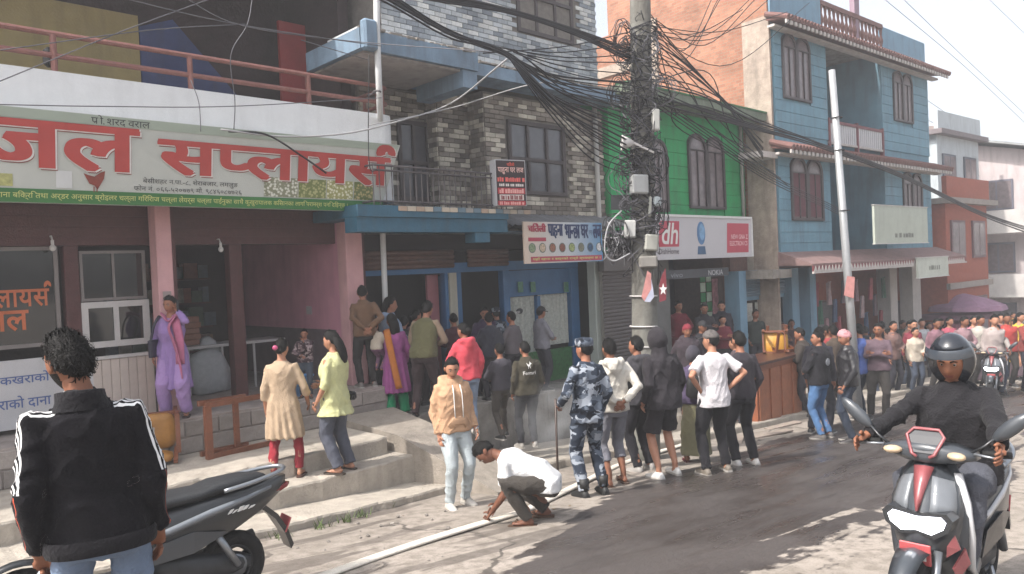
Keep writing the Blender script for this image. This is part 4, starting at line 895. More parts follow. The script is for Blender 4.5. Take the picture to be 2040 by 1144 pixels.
# blue shopfronts below
YB_ = .55
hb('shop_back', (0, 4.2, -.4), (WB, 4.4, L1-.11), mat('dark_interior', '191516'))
for a, b, c in ((1500, 1514, BLP), (1604, 1618, BLP), (1640, 1652, BLP), (1798, 1812, CREAM), (1842, 1858, CREAM)):
    hb('shop_pillar', (pl(a, 600)[0], YB_-.2, -.4), (pl(b, 600)[0], YB_+.2, L1-.12), c)
sx0, sx1 = pl(1516, 600)[0], pl(1603, 600)[0]
hb('shop_transom', (sx0, YB_, L1-.85), (sx1, YB_+.1, L1-.12), BLP); shutter(bh_, sx0, sx1, L1-.75, L1-.3, YB_-.03, mat('shutter_blue', '5f7484', .6, .1), True)
ww = MB()
hb('shop_glass', (sx0, YB_+.06, .5), (sx1, YB_+.07, L1-.86), GLASS)
for i in range(3):
    for j in range(3):
        if (i, j) == (1, 1): continue
        a = sx0+.1+(sx1-sx0-.2)*i/3; z = .55+j*.68; hb('paper_notice', (a, YB_+.045, z), (a+(sx1-sx0)*.24, YB_+.055, z+.55), mat('notice_%d' % ((i+j) % 3), ('a9aca5', '8d938c', 'b9b9b2')[(i+j) % 3], .6, .3, 18))
hb('shop_door', (sx1+.35, YB_+.1, -.3), (pl(1638, 600)[0], YB_+.16, L1-.75), mat('grey_door', '5c6670', .6, .15, 4)); hb('dado', (sx0, YB_, -.4), (sx1, YB_+.08, .5), BLP)
gcols = ('7a3038', '2f5a48', '8a6a70', 'a08a8c', '42506a', '9a4a50', '5a4a52')
for i in range(16):
    a = pl(1655+i*9, 600)[0]; z = L1-.6-.5*(i % 3); g = MB(); g.local = True
    w = .16; g.prism([(a, YB_-.15+.05*(i % 2), z), (a+w*.2, YB_-.15, z+.05), (a+w*.8, YB_-.15, z+.05), (a+w, YB_-.15+.05*(i % 2), z), (a+w*1.2, YB_-.12, z-.6), (a-w*.2, YB_-.12, z-.6)], (0, .05, 0)); g.build('hanging_garment', mat('garment_%d' % (i % 7), gcols[i % 7], .9, .3, 10), bh_)
for a, b, z0, z1, c, t in ((1673, 1782, .42, 1.42, 'a9b0a4', '८५६-०४५'), (1757, 1820, -.58, -.02, 'b3b8ae', 'दुकान')):
    x0_, x1_ = pl(a, 500)[0], pl(b, 500)[0]; y = -.95 if z0 > 0 else -.98
    hs = thing('house_sign', ('large' if z0 > 0 else 'small')+' pale blank looking signboard '+('above' if z0 > 0 else 'hung under')+' the blue house canopy', 'sign', mtx=bh_.matrix_world @ Matrix.Translation((x0_, y, L1+z0)))
    mb = MB(); mb.local = True; mb.box((0, 0, 0), (x1_-x0_, .06, z1-z0)); mb.build('sign_panel', mat('sign_'+c, c, .6, .08, 3, dirt=.1), hs)
    mb = MB(); mb.local = True
    for e in ((0, -.02), (0, z1-z0)): mb.box((-.02, -.02, e[1]), (x1_-x0_+.02, .07, e[1]+.02))
    mb.build('frame', ALU, hs)
    v, f_ = smudge(7, rb); v = v.copy(); lo_, hi_ = v.min(0), v.max(0); mb = MB(); mb.local = True; W_ = x1_-x0_
    mb.add(np.stack([W_*.35+(v[:, 0]-lo_[0])/(hi_[0]-lo_[0])*W_*.35, np.full(len(v), -.004), .2+(v[:, 1]-lo_[1])/(hi_[1]-lo_[1])*.13-(.05 if z0 > 0 else 0)], 1), f_); mb.build('lettering', mat('print_faint', '6d7068', .6), hs, kind='stuff')

# ------------------------------------------------------------------ houses farther down the street
def house(name, label, x0, y0, w, d, zb_, storeys, wallc, roofc, rot=0, sh=2.9, roof='flat', wins=3, winc='4a4f5a', balcony=False, brickish=None):
    t = thing(name, label, 'building', (x0, y0, zb_), math.radians(rot), 'houses down the street')
    m = brickish or mat('wall_'+wallc, wallc, .85, .1, 2, .3, 30, dirt=.25); H = storeys*sh
    def lb_(n_, a, b, mm, p=None): mb = MB(); mb.local = True; mb.box(a, b); return mb.build(n_, mm, p or t)
    lb_('wall', (0, 0, -1), (w, d, H), m)
    for s_ in range(storeys):
        z = s_*sh
        if s_: lb_('floor_band', (-.1, -.12, z-.1), (w+.1, -.004, z+.1), mat('band_'+roofc, roofc, .8, .15, 4))
        for face in ('x', 'y'):
            n = wins if face == 'x' else max(2, int(d/2.6)); L_ = w if face == 'x' else d
            for i in range(n):
                c = L_*(i+.5)/n; ww_ = min(.62, L_/n*.36)
                z0_, z1_ = (z+.9, z+2.2) if s_ else (z+.1, z+2.3)
                a, b = ((c-ww_, -.06, z0_), (c+ww_, -.003, z1_)) if face == 'x' else ((-.06, c-ww_, z0_), (-.003, c+ww_, z1_))
                wo = lb_('window' if s_ else 'shop_shutter', a, b, mat('frame_'+winc, winc, .5, .15, 5))
                for k in (0, 1):
                    k0 = c-ww_+.07+k*(ww_-.04); k1 = k0+ww_-.11
                    a, b = ((k0, -.066, z0_+.08), (k1, -.061, z1_-.08)) if face == 'x' else ((-.066, k0, z0_+.08), (-.061, k1, z1_-.08))
                    lb_('pane', a, b, WGL if s_ else mat('shut_dull', '6d6a6e', .6, .2, 8), wo)
        if balcony and s_:
            lb_('balcony', (-1.0, .3, z-.12), (-.11, d-.3, z+.02), mat('balc_white', 'b9b5b2', .8, .1, 3)); lb_('balcony_parapet', (-1.0, .3, z+.022), (-.9, d-.3, z+.85), mat('balc_white', 'b9b5b2'))
    if roof == 'flat': lb_('roof', (-.3, -.3, H), (w+.3, d+.3, H+.18), mat('band_'+roofc, roofc)); lb_('parapet', (-.1, -.1, H+.182), (w, .05, H+.9), m)
    else:
        mb = MB(); mb.local = True; rm = mat('tin_'+roofc, roofc, .6, .15, 5, dirt=.2)
        mb.prism([(-.7, -.9, H-.1), (-.7, d/2, H+1.5), (-.7, d+.9, H-.1), (-.7, d+.9, H-.18), (-.7, d/2, H+1.4), (-.7, -.9, H-.18)], (w+1.4, 0, 0)); mb.build('roof', rm, t)
        mb = MB(); mb.local = True; mb.prism([(0, 0, H), (0, d/2, H+1.25), (0, d, H)], (w, 0, 0)); mb.build('gable', m, t)
    return t
g_ = lambda x, y: float(gz(x, y))
house('brick_shop_house', 'narrow red brick shop house with low brown eave next to the blue house', 27.6, 8.15, 3.9, 6, -2.0, 2, '9a5a48', '8a827c', -3, 2.75, 'flat', 2, '5c4448', brickish=mat('red_brick_far', '93503f', .9, .15, 8, .3, 30))
house('pale_tall_house', 'narrow pale tall house rising behind the red brick shop house', 31.8, 9.6, 4.2, 6, -2.3, 3, 'aeb6ba', '6f6668', -4, 2.9, 'flat', 2)
t4 = house('gabled_house', 'pale three storey house with tin gable roof and white balcony at street bend', 38, 5.2, 9, 10.5, -2.7, 3, 'bdb2b2', '86898a', 3, 2.7, 'gable', 3, '5a5a66', True)
p = fy(1890, 290, 11.4); B('roof_shed', (p[0]-.9, 11.0, p[2]-1.2), (p[0]+1.0, 12.6, p[2]+.9), mat('rust_tin', '7d706c', .8, .25, 3, dirt=.4), label='rusty tin shed on top of the pale tall house', cat='shed')
tk = fd(1950, 340, 46); MB().tube([tk, tk+[0, 0, .2], tk+[0, 0, 1.1], tk+[0, 0, 1.3]], [.75, .8, .8, .3], 14).tube([tk-[0, 0, 6.0], tk], .6, 8).build('water_tank', mat('tank_blue', '3f7fb5', .5, .08), label='blue plastic water tank on a rooftop down the street', cat='tank', smooth=True)
# awnings and stalls at the bend
for i, (px, py, c) in enumerate(((1900, 612, '6a4a5a'), (1925, 596, '7d5f74'), (1880, 628, '85505f'))):
    p = gp(px, 735); z = fy(px, py, p[1])[2]; q = thing('market_umbrella', ('dull purple', 'pale mauve', 'dusty red')[i]+' market umbrella over the crowd at the street bend', 'umbrella', (p[0], p[1], gz(p[0], p[1])), 0, 'market umbrellas')
    mb = MB(); mb.tube([(p[0], p[1], gz(p[0], p[1])), (p[0], p[1], z+.05)], .03, 6); mb.build('pole', ALU, q)
    n = 10; R = [[(p[0]+r*math.cos(2*math.pi*k/n), p[1]+r*math.sin(2*math.pi*k/n), z+h) for k in range(n)] for r, h in ((1.25, -.35), (1.2, -.2), (.7, .02), (.05, .2))]; MB().loft(R).build('canopy', mat('umbrella_'+c, c, .8, .15, 5), q)

# ------------------------------------------------------------------ people: posed bodies with garments, hair and shoes
SKIN = [mat('skin_%d' % i, c, .55, .08, 12, .15, 90, spec=.35) for i, c in enumerate(('94654f', '7f543f', 'a3755e', '6b4636'))]
LIP = mat('lips', '6e3a36', .5, .1); EYEW = mat('eye_white', '8a8078', .3, .03); IRIS = mat('iris_dark', '120c0a', .2, .1)
HAIRM = mat('hair_black', '0c0a09', .6, .35, 40, .6, 120, spec=.22); HAIRB = mat('hair_brown', '1c120e', .6, .3, 40, .6, 120, spec=.22)
QUEUE = []
def remesh_later(mb, voxel, name, mats, parent, smooth_it, post=None, extra=None, M=None):
    me = mb.mesh('raw', [], None); ob = bpy.data.objects.new(name, me); COL.objects.link(ob); ob.parent = parent
    r = ob.modifiers.new('r', 'REMESH'); r.mode = 'VOXEL'; r.voxel_size = voxel
    s = ob.modifiers.new('s', 'SMOOTH'); s.factor = .5; s.iterations = smooth_it
    QUEUE.append((ob, mats if isinstance(mats, (list, tuple)) else [mats], post, extra)); return ob
def flush():
    bpy.context.view_layer.update(); dg = bpy.context.evaluated_depsgraph_get(); res = []
    for ob, mats, post, extra in QUEUE:
        me = bpy.data.meshes.new_from_object(ob.evaluated_get(dg)); res.append(me)
    for (ob, mats, post, extra), me in zip(QUEUE, res):
        n = len(me.vertices); v = np.zeros(n*3); me.vertices.foreach_get('co', v); v = v.reshape(-1, 3)
        nn = np.zeros(n*3); me.vertices.foreach_get('normal', nn); nn = nn.reshape(-1, 3)
        at = None
        if post: v, at = post(v, nn)
        F_ = [tuple(p.vertices) for p in me.polygons]; mi = [0]*len(F_)
        if extra is not None:
            k = len(v); v = np.concatenate([v]+extra.v); F_ += [tuple(i+k for i in f) for f in extra.f]; mi += extra.m
        m2 = bpy.data.meshes.new(ob.name); m2.from_pydata(v.tolist(), [], F_)
        for m in mats: m2.materials.append(m)
        m2.polygons.foreach_set('material_index', mi); m2.polygons.foreach_set('use_smooth', [True]*len(F_))
        if at is not None:
            for an, vals in at.items():
                vv = np.concatenate([vals, np.zeros(len(v)-len(vals))]); m2.attributes.new(an, 'FLOAT', 'POINT').data.foreach_set('value', vv)
        m2.update(); ob.modifiers.clear(); old = ob.data; ob.data = m2; bpy.data.meshes.remove(old); bpy.data.meshes.remove(me)
    QUEUE.clear()
def wrinkles(amp, ph, pleat=0, attrs=None):
    def f(v, n):
        x, y, z = v.T
        a = np.sin(13*z+5*np.sin(7*x+ph)+4*np.sin(9*y+ph*2))*.45
        r1 = 1-np.abs(np.sin(17*z+9*x+2.2*np.sin(13*y+ph)+1.7*np.sin(11*x-ph))); r2 = 1-np.abs(np.sin(15*z-13*x+2.0*np.sin(15*x+ph*2)+1.5*np.sin(14*y))); r3 = 1-np.abs(np.sin(21*(x+y)+8*z+2*np.sin(10*z+ph)))
        g = .5+.5*np.sin(6*z+4*x+ph)*np.sin(5*y+ph); g2 = .5+.5*np.sin(7*z-5*x+ph*3)
        d = amp*(a+(r1**3*1.1-.3)*g+(r2**3*1.1-.3)*g2+(r3**4*.8-.2)*(1-g*.5))
        if pleat:
            t = np.arctan2(y, x); w = np.clip((.95-z)/.35, 0, 1); d = d+pleat*w*np.sin(t*13+2*np.sin(z*4+ph))
        at = attrs(v) if attrs else None
        return v+n*d[:, None], at
    return f
def head_grid(seg=26, rg=20):
    P = []
    for i in range(rg+1):
        p = -math.pi/2+math.pi*i/rg
        for j in range(seg): t = 2*math.pi*j/seg; P.append((math.cos(p)*math.cos(t), math.cos(p)*math.sin(t), math.sin(p)))
    F_ = [(i*seg+j, i*seg+(j+1) % seg, (i+1)*seg+(j+1) % seg, (i+1)*seg+j) for i in range(rg) for j in range(seg)]
    return np.array(P), F_
HD, HF = head_grid()
def head_shape(D):
    dx, dy, dz = D.T; t = np.clip(-dz, 0, 1)
    x = .076*dx*(1-.30*t**1.3); y = .095*dy; z = .118*dz
    y = np.where(dy < 0, y*(1-.5*t)*(1+.06*np.clip(dz, 0, 1)), y*(1-.06*t)); y = y+.012*t*(dy > -.2)
    f = dy > .2
    y = y+f*(.024*np.exp(-(x/.013)**2-((z+.022)/.022)**2)*np.where(z < -.045, .5, 1)-.009*np.exp(-((np.abs(x)-.032)/.015)**2-((z-.008)/.012)**2)+.004*np.exp(-((z-.028)/.012)**2-(x/.05)**2)+.006*np.exp(-(x/.022)**2-((z+.064)/.010)**2)+.005*np.exp(-(x/.02)**2-((z+.1)/.014)**2))
    return np.stack([x, y, z], 1)
def smooth01(a): a = np.clip(a, 0, 1); return a*a*(3-2*a)
def rotx(a): c, s = math.cos(a), math.sin(a); return np.array([[1, 0, 0], [0, c, -s], [0, s, c]])
def roty(a): c, s = math.cos(a), math.sin(a); return np.array([[c, 0, s], [0, 1, 0], [-s, 0, c]])
def ik(a, b, l1, l2, pole):
    a, b = np.array(a, float), np.array(b, float); d = b-a; L_ = np.linalg.norm(d)
    if L_ > (l1+l2)*.998: b = a+d/L_*(l1+l2)*.998; d = b-a; L_ = np.linalg.norm(d)
    u = d/L_; p = np.array(pole, float); p = p-u*(p@u); p /= np.linalg.norm(p)+1e-9
    x = (l1*l1-l2*l2+L_*L_)/(2*L_); return a+u*x+p*math.sqrt(max(0, l1*l1-x*x)), b
ARMS = {   # wrist targets (x outward), elbow pole, frame of the torso
    'down': ((.215, .03, .85), (.3, -1, 0)), 'relaxed': ((.225, .09, .88), (.4, -1, 0)), 'behind': ((.05, -.19, .99), (1, -.5, .0)), 'hip': ((.20, -.03, 1.01), (1, -.6, .1)),
    'pocket': ((.20, .07, .92), (.7, -1, 0)), 'front': ((.06, .22, 1.06), (.8, -.3, -.2)), 'cross': ((-.06, .19, 1.19), (1, .1, -.5)), 'phone': ((.12, .09, 1.50), (.7, .5, -.8)),
    'carry': ((.02, .24, 1.18), (1, -.2, -.5)), 'bar': ((.30, .42, 1.08), (.8, -.2, -.6)), 'strap': ((.13, .13, 1.22), (.8, -.3, -.6)), 'reach': ((.2, .42, 1.1), (.4, -.4, -1)), 'holdstick': ((.27, .14, 1.0), (.5, -1, -.1)),
    'chin': ((.03, .16, 1.40), (.6, .3, -1)), 'ground': ((.16, .62, .62), (.5, -.2, .6))}
def person(label, pos, face, H=1.68, top=('tee', '888888'), bottom=('trousers', '222222'), hair='short', hairm=None, arms=('down', 'down'), lean=0, head=(0, 0), feet=None, pel=(0, 0, 0),
           fem=False, skin=0, shoes=('shoe', '2a2a2a'), voxel=.02, group='onlookers in the street', hat=None, fat=1.09, detail=True, sl='long', hem=None, twist=0, knee=None, extras=None, beard=False, sit=False, hood=None, tuft=120, skirt=None, name='person', tilt=0, sleeve=None, hoff=(0, 0)):
    """face: 0 looks away from the camera, 90 to the photo's right, 180 towards it, -90 to its left"""
    if head == (0, 0): head = (rb.uniform(-18, 18), rb.uniform(-4, 10))
    if not lean: lean = rb.uniform(0, 5)
    if not twist: twist = rb.uniform(-9, 9)
    if not tilt: tilt = rb.uniform(-2.5, 2.5)
    s = H/1.7; ang = TH-math.radians(face)-math.pi/2
    t = thing(name, label, 'person', pos, ang, group)
    ph = rb.uniform(0, 6); la = math.radians(lean); pv = np.array([0, 0, .93]); PO = np.array(pel, float); tw = math.radians(twist)
    def TX(p):
        p = np.atleast_2d(np.array(p, float)); w = smooth01((p[:, 2]-.86)/.30); out = np.empty_like(p)
        a = -la*w; q = p-pv; c, s_ = np.cos(a), np.sin(a); b_ = tw*w
        q = np.stack([q[:, 0]*np.cos(b_)-q[:, 1]*np.sin(b_), q[:, 0]*np.sin(b_)+q[:, 1]*np.cos(b_), q[:, 2]], 1)
        out = np.stack([q[:, 0], q[:, 1]*c-q[:, 2]*s_, q[:, 1]*s_+q[:, 2]*c], 1)+pv+PO
        return out if not tilt else out @ roty(math.radians(tilt)).T*w[:, None]+out*(1-w[:, None]) if False else out+np.stack([np.sin(math.radians(tilt))*np.clip(p[:, 2]-.93, 0, 9), 0*w, 0*w], 1)
    T1 = lambda p: TX([p])[0]
    sw = .150 if fem else .170; sk = SKIN[skin]
    def torso_ring(z, rx, ry, yo=0, n=18, sq=.82):
        a = np.linspace(0, 2*math.pi, n, endpoint=False); c, d = np.cos(a), np.sin(a)
        c = np.sign(c)*np.abs(c)**sq; d = np.sign(d)*np.abs(d)**sq
        return TX(np.stack([c*rx, d*ry+yo, np.full(n, z)], 1))
    # joints
    SHO = [T1((sg*sw, -.012, 1.365)) for sg in (-1, 1)]; HIP = [np.array([sg*.092, 0, .89])+PO for sg in (-1, 1)]
    if feet is None: feet = ((-rb.uniform(.09, .15), rb.uniform(-.07, .09)), (rb.uniform(.09, .15), rb.uniform(-.07, .09)))
    ANK = [np.array([f[0], f[1]-.03, (f[2] if len(f) > 2 else 0)+.085]) for f in feet]; KNEE = []
    for i, sg in enumerate((-1, 1)):
        kp = knee[i] if knee else (sg*.12, 1, 0)
        k, a = ik(HIP[i], ANK[i], .425, .42, kp); KNEE.append(k); ANK[i] = a
    WR, ELB, AN = [], [], []
    for i, sg in enumerate((-1, 1)):
        A_ = arms[i]
        if isinstance(A_, str): tg, pole = ARMS[A_]; w = T1((tg[0]*sg, tg[1], tg[2])) if A_ != 'ground' else np.array([tg[0]*sg, tg[1], tg[2]-.93]) + pv; pole = (pole[0]*sg, pole[1], pole[2]); AN.append(A_)
        else: w = np.array(A_[0], float); pole = A_[1]; AN.append('abs')
        e, w = ik(SHO[i], w, .285, .255, pole); WR.append(w); ELB.append(e)
    HC = np.array([0, .018, 1.582]); hy, hp = math.radians(head[0]), math.radians(head[1])
    def HX(P): q = np.atleast_2d(P) @ rotx(-hp).T @ rotz_(-hy).T; q = q+np.array([hoff[0], .018+.02*math.sin(hp)+hoff[1], 1.582]); q2 = TX(q); return q2
    # body
    b = MB(); f2 = fat
    b.loft([torso_ring(z, rx*f2, ry*f2) for z, rx, ry in ((.84, .13, .085), (.92, .15, .10), (1.06, .125, .085), (1.2, .135, .09), (1.32, .15, .095), (1.40, .10, .07), (1.44, .055, .055))])
    b.tube([T1((0, -.012, 1.38)), T1((0, -.002, 1.46)), HX(np.array([[0, -.012, -.03]]))[0]], [.06, .052, .052], 10)
    for i, sg in enumerate((-1, 1)):
        b.tube([SHO[i]+(T1((0, 0, 1.3))-SHO[i])*.15, SHO[i], (SHO[i]+ELB[i])/2, ELB[i], ELB[i]*.6+WR[i]*.4, WR[i]], [.045, .052, .046, .037, .038, .027], 10); b.ball(ELB[i], .036, 8, 6)
        b.tube([HIP[i], (HIP[i]+KNEE[i])/2, KNEE[i], KNEE[i]*.65+ANK[i]*.35, ANK[i]+[0, 0, .06], ANK[i]], [.082*f2, .072*f2, .054, .056, .037, .036], 10)
        ft = ANK[i]; tip = np.array([sg*.03, .16, -.05]); b.tube([ft+[0, -.055, -.045], ft+[0, 0, -.04], ft+tip*.6+[0, 0, -.02], ft+tip], [(.03, .028), (.036, .036), (.042, .022), (.03, .012)], 10)
        d = WR[i]-ELB[i]; d /= np.linalg.norm(d); b.tube([WR[i]-d*.01, WR[i]+d*.045, WR[i]+d*.085], [(.024, .02), (.034, .015), (.034, .012)], 10, hint=(0, 1, 0) if abs(d[1]) < .7 else (0, 0, 1))
    b.v = [v*s for v in b.v]
    ex = MB(); hv = HX(head_shape(HD))
    mi = []; 
    for f in HF:
        c = HD[list(f)].mean(0); q = head_shape(c[None])[0]; lip = c[1] > .6 and abs(q[0]) < .024 and abs(q[2]+.064) < .011
        mi.append(1 if lip else 0)
    ex.add(hv*s, HF, 0); ex.m = mi
    if beard:
        for k, f in enumerate(HF):
            q = head_shape(HD[list(f)].mean(0)[None])[0]
            if q[2] < -.03 and q[1] > -.02 and not (abs(q[0]) < .03 and q[2] > -.05): ex.m[k] = 4
    RH = rotz_(-hy) @ rotx(-hp)
    for sg in (-1, 1):
        ex.ball(HX(np.array([[sg*.081, -.008, -.004]]))[0]*s, np.array([.010, .021, .033])*s, 8, 7, 0, RH)
        if detail:
            ex.ball(HX(np.array([[sg*.032, .077, .009]]))[0]*s, .0105*s, 8, 6, 2); ex.ball(HX(np.array([[sg*.032, .0835, .009]]))[0]*s, .006*s, 6, 5, 3)
            ex.tube([HX(np.array([[sg*x, y, z]]))[0]*s for x, y, z in ((.014, .096, .028), (.032, .094, .034), (.05, .083, .028))], [.004*s, .005*s, .003*s], 5, 4)
    # fingers
    for i, sg in enumerate((-1, 1)):
        d = WR[i]-ELB[i]; d /= np.linalg.norm(d); inw = np.array([-sg, 0, 0.]) if AN[i] not in ('behind', 'bar', 'reach', 'ground') else np.array([0, 0, -1.])
        if AN[i] == 'behind': inw = np.array([0, 1., 0])
        if abs(inw@d) > .8: inw = np.array([0, 1., 0])
        inw = inw-d*(inw@d); inw /= np.linalg.norm(inw); l_ = np.cross(d, inw); cu = .9 if AN[i] in ('bar', 'holdstick', 'strap', 'phone') else .4
        base = WR[i]+d*.078
        for k, (o_, ln) in enumerate(((-.028, .062), (-.010, .078), (.009, .082), (.027, .072))):
            p0 = base+l_*o_; p1 = p0+(d*math.cos(cu*.6)+inw*math.sin(cu*.6))*ln*.5; p2 = p1+(d*math.cos(cu*1.8)+inw*math.sin(cu*1.8))*ln*.5
            ex.tube([p0*s, p1*s, p2*s], [.0095*s, .0085*s, .006*s], 6, 0)
        th = l_*(-1 if sg*l_[1] < 0 else 1); th = l_ if (l_@np.array([0, 1., 0])) > 0 else -l_
        p0 = WR[i]+d*.03+th*.022; p1 = p0+(d*.6+th*.7+inw*.25)*.036; p2 = p1+(d*.85+th*.2+inw*.45)*.034; ex.tube([p0*s, p1*s, p2*s], [.012*s, .010*s, .007*s], 6, 0)
    remesh_later(b, max(voxel, .018), 'body', [sk, LIP, EYEW, IRIS, HAIRM], t, 3, None, ex)
    # hair / hats
    hm = hairm or HAIRM; dx, dy, dz = HD.T
    def shell(mask, k_out, nm, mats, k_in=.93, nz=.0, lift=(0, 0, 0), sd=0, extra=None, smooth=True):
        base = head_shape(HD*np.array([1, 1, 1])); R = np.linalg.norm(base, axis=1, keepdims=True); U = base/R
        nzv = nz*(np.sin(31*HD[:, 0]+sd)+np.sin(37*HD[:, 1]+2*sd)+np.sin(29*HD[:, 2]+3*sd+9*HD[:, 0]))/3
        P_ = U*(R*k_in*(1-mask[:, None])+mask[:, None]*(R+k_out+nzv[:, None]))+mask[:, None]*np.array(lift)
        m_ = MB(); m_.local = True; m_.add(HX(P_)*s, HF)
        if extra: extra(m_)
        return m_.build(nm, mats, t, smooth)
    fr = np.clip(dy, -1, 1); lat = np.sqrt(np.clip(1-dz**2, 1e-6, 1)); cf = dy/np.maximum(lat, 1e-3)
    hl = np.interp(cf, [-1, -.3, .15, .55, 1], [-.60, -.30, .14, .50, .60])
    mk = smooth01((dz-hl)/.16)
    tu = dict(short=1, bun=1, long=1, pony=1, curly=1, none=0)
    if hair and hair != 'none':
        ko = {'short': .013, 'curly': .02, 'thick': .016, 'bun': .010, 'long': .016, 'pony': .011, 'kid': .010}[hair]
        def hx(m_):
            if hair == 'bun': m_.ball(HX(np.array([[0, -.118, -.0]]))[0]*s, np.array([.052, .042, .048])*s, 12, 9)
            if hair == 'long': m_.tube([HX(np.array([[x, y, z]]))[0]*s for x, y, z in ((0, -.05, .04), (0, -.085, -.05), (0, -.10, -.14), (0, -.105, -.24), (0, -.10, -.30))], [(.07*s, .05*s), (.088*s, .045*s), (.09*s, .04*s), (.075*s, .03*s), (.03*s, .012*s)], 14)
            if hair == 'pony': m_.tube([HX(np.array([[x, y, z]]))[0]*s for x, y, z in ((0, -.09, .02), (0, -.135, -.01), (0, -.135, -.10), (0, -.115, -.22), (0, -.11, -.34))], [.02*s, .034*s, .034*s, .026*s, .008*s], 9)
            rr = random.Random(int(ph*1000)); base = head_shape(HD); idx = np.where(mk > .75)[0]
            for k in range(tuft):
                i = rr.choice(idx); p = base[i]+np.array([rr.gauss(0, .004) for _ in range(3)]); u = p/np.linalg.norm(p); ln = rr.uniform(.016, .034)
                p0 = p+u*(ko*.55); cmb = np.array([.35*np.sign(p[0])*min(1, abs(p[0])/.03), -.55, -.75]); tg = cmb+np.array([rr.gauss(0, .38), rr.gauss(0, .38), rr.gauss(0, .38)]); tg = tg-u*(tg@u); tg /= np.linalg.norm(tg); sd_ = np.cross(u, tg)*rr.uniform(.0015, .0045)
                q = [p0-sd_, p0+sd_, p0+tg*ln*.6+u*.012+sd_*.7, p0+tg*ln*.6+u*.012-sd_*.7, p0+tg*ln*1.2+u*.004]
                k0 = m_.k; m_.add(HX(np.array(q))*s, [(0, 1, 2, 3), (3, 2, 4)])
        shell(mk, ko, 'hair', hm, nz=.0035, sd=ph, extra=hx)
    if hat:
        hk, hc = hat[0], hat[1]; hmats = hc if not isinstance(hc, str) else mat('hat_'+hc, hc, .8, .15, 8, .3, 60)
        if hk in ('cap', 'police'):
            m2 = smooth01((dz-np.interp(cf, [-1, 0, 1], [.12, .18, .38]))/.10)
            def cx_(m_):
                if hk == 'police':
                    a = np.linspace(0, 2*math.pi, 20, endpoint=False)
                    m_.loft([HX(np.stack([rx*np.cos(a), ry*np.sin(a)-.004, np.full(20, z)], 1))*s for z, rx, ry in ((.035, .088, .108), (.085, .090, .110), (.118, .086, .104), (.126, .06, .075))])
                a = np.linspace(-1.1, 1.1, 9); inner = [(.083*math.sin(x), .085*math.cos(x)+.008, .047) for x in a]; outer = [(.088*math.sin(x), .088+.062*math.cos(x*.9), .036) for x in a]
                v = [HX(np.array([p]))[0]*s for p in inner+outer]+[HX(np.array([(p[0], p[1], p[2]-.006)]))[0]*s for p in inner+outer]; n = 9
                m_.add(v, [(i, i+1, n+i+1, n+i) for i in range(n-1)]+[(2*n+i, 3*n+i, 3*n+i+1, 2*n+i+1) for i in range(n-1)]+[(n+i, n+i+1, 3*n+i+1, 3*n+i) for i in range(n-1)])
            shell(m2, .019, 'cap', hmats, extra=cx_)
        elif hk == 'knit': shell(smooth01((dz-np.interp(cf, [-1, 0, 1], [-.25, -.05, .35]))/.12), .017, 'knit_cap', hmats, nz=.002)
        elif hk == 'scarf': shell(smooth01(1-(smooth01((cf-.55)/.2)*smooth01((.62-dz)/.15)*smooth01((dz+.95)/.2))), .03, 'head_scarf', hmats, nz=.004, sd=ph)
        elif hk == 'hood': shell(smooth01(1-(smooth01((cf-.45)/.2)*smooth01((.66-dz)/.12)*smooth01((dz+1.05)/.2))), .042, 'hood', hmats, nz=.005, sd=ph, lift=(0, -.012, .0))
        elif hk == 'helmet':
            sh_ = smooth01(1-(smooth01((cf-.38)/.12)*smooth01((.55-dz)/.08)))*smooth01((dz+.86)/.1)
            o = shell(sh_, .048, 'helmet', hmats, nz=0, lift=(0, -.004, .006))
            m_ = MB(); m_.local = True; a = np.linspace(-1.25, 1.25, 15); R = [[(.132*math.sin(x), .140*math.cos(x)+.008, z) for x in a] for z in (.058, .085, .112)]; R[2] = [(p[0]*.93, p[1]*.93, p[2]) for p in R[2]]
            v = [HX(np.array([p]))[0]*s for r_ in R for p in r_]; m_.add(v, [(i*15+j, i*15+j+1, (i+1)*15+j+1, (i+1)*15+j) for i in range(2) for j in range(14)]); m_.build('visor', mat('visor', '3a4048', .12, .1, coat=.5, spec=.8), o, True)
    # top garment
    tk, tc_ = top[0], top[1]; tm = tc_ if not isinstance(tc_, str) else cloth(tc_, tc_); tmats = [tm]
    infl = {'tee': 1.1, 'shirt': 1.12, 'jacket': 1.18, 'hoodie': 1.2, 'kurta': 1.1, 'sweater': 1.16, 'shawl': 1.3}.get(tk, 1.12)*fat
    hz = hem if hem is not None else {'tee': .86, 'shirt': .82, 'jacket': .86, 'hoodie': .86, 'kurta': .46, 'sweater': .87}.get(tk, .86)
    g = MB(); hipw = .175 if fem else .168
    rings = []
    if hz < .8:
        for z in np.linspace(hz, .8, 6):
            u = (z-hz)/(.8-hz+1e-6); rings.append(torso_ring(z, (.215*(1-u)+hipw*1.06*u)*fat, (.165*(1-u)+.13*u)*fat))
        rings += [torso_ring(.9, hipw*1.04*fat, .125*fat)]
    else: rings += [torso_ring(hz, hipw*infl*.97, .115*infl, -.0), torso_ring(.94, hipw*infl*.98, .112*infl)]
    rings += [torso_ring(z, rx*infl*(.93 if fem and z > 1.25 else 1), ry*infl, yo) for z, rx, ry, yo in ((1.06, (.155 if tk in ('jacket', 'hoodie') else .142) if not fem else .128, .10, 0), (1.2, .152, .11+.012*fem, .004+.008*fem), (1.30, .160, .112+.008*fem, 0), (1.36, .138, .098, -.008), (1.41, .088, .074, -.012))]
    if tk in ('jacket', 'shirt', 'hoodie'): rings.append(torso_ring(1.47 if tk != 'shirt' else 1.455, .072, .068, -.008))
    else: rings.append(torso_ring(1.445, .066, .06, -.01))
    g.loft(rings)
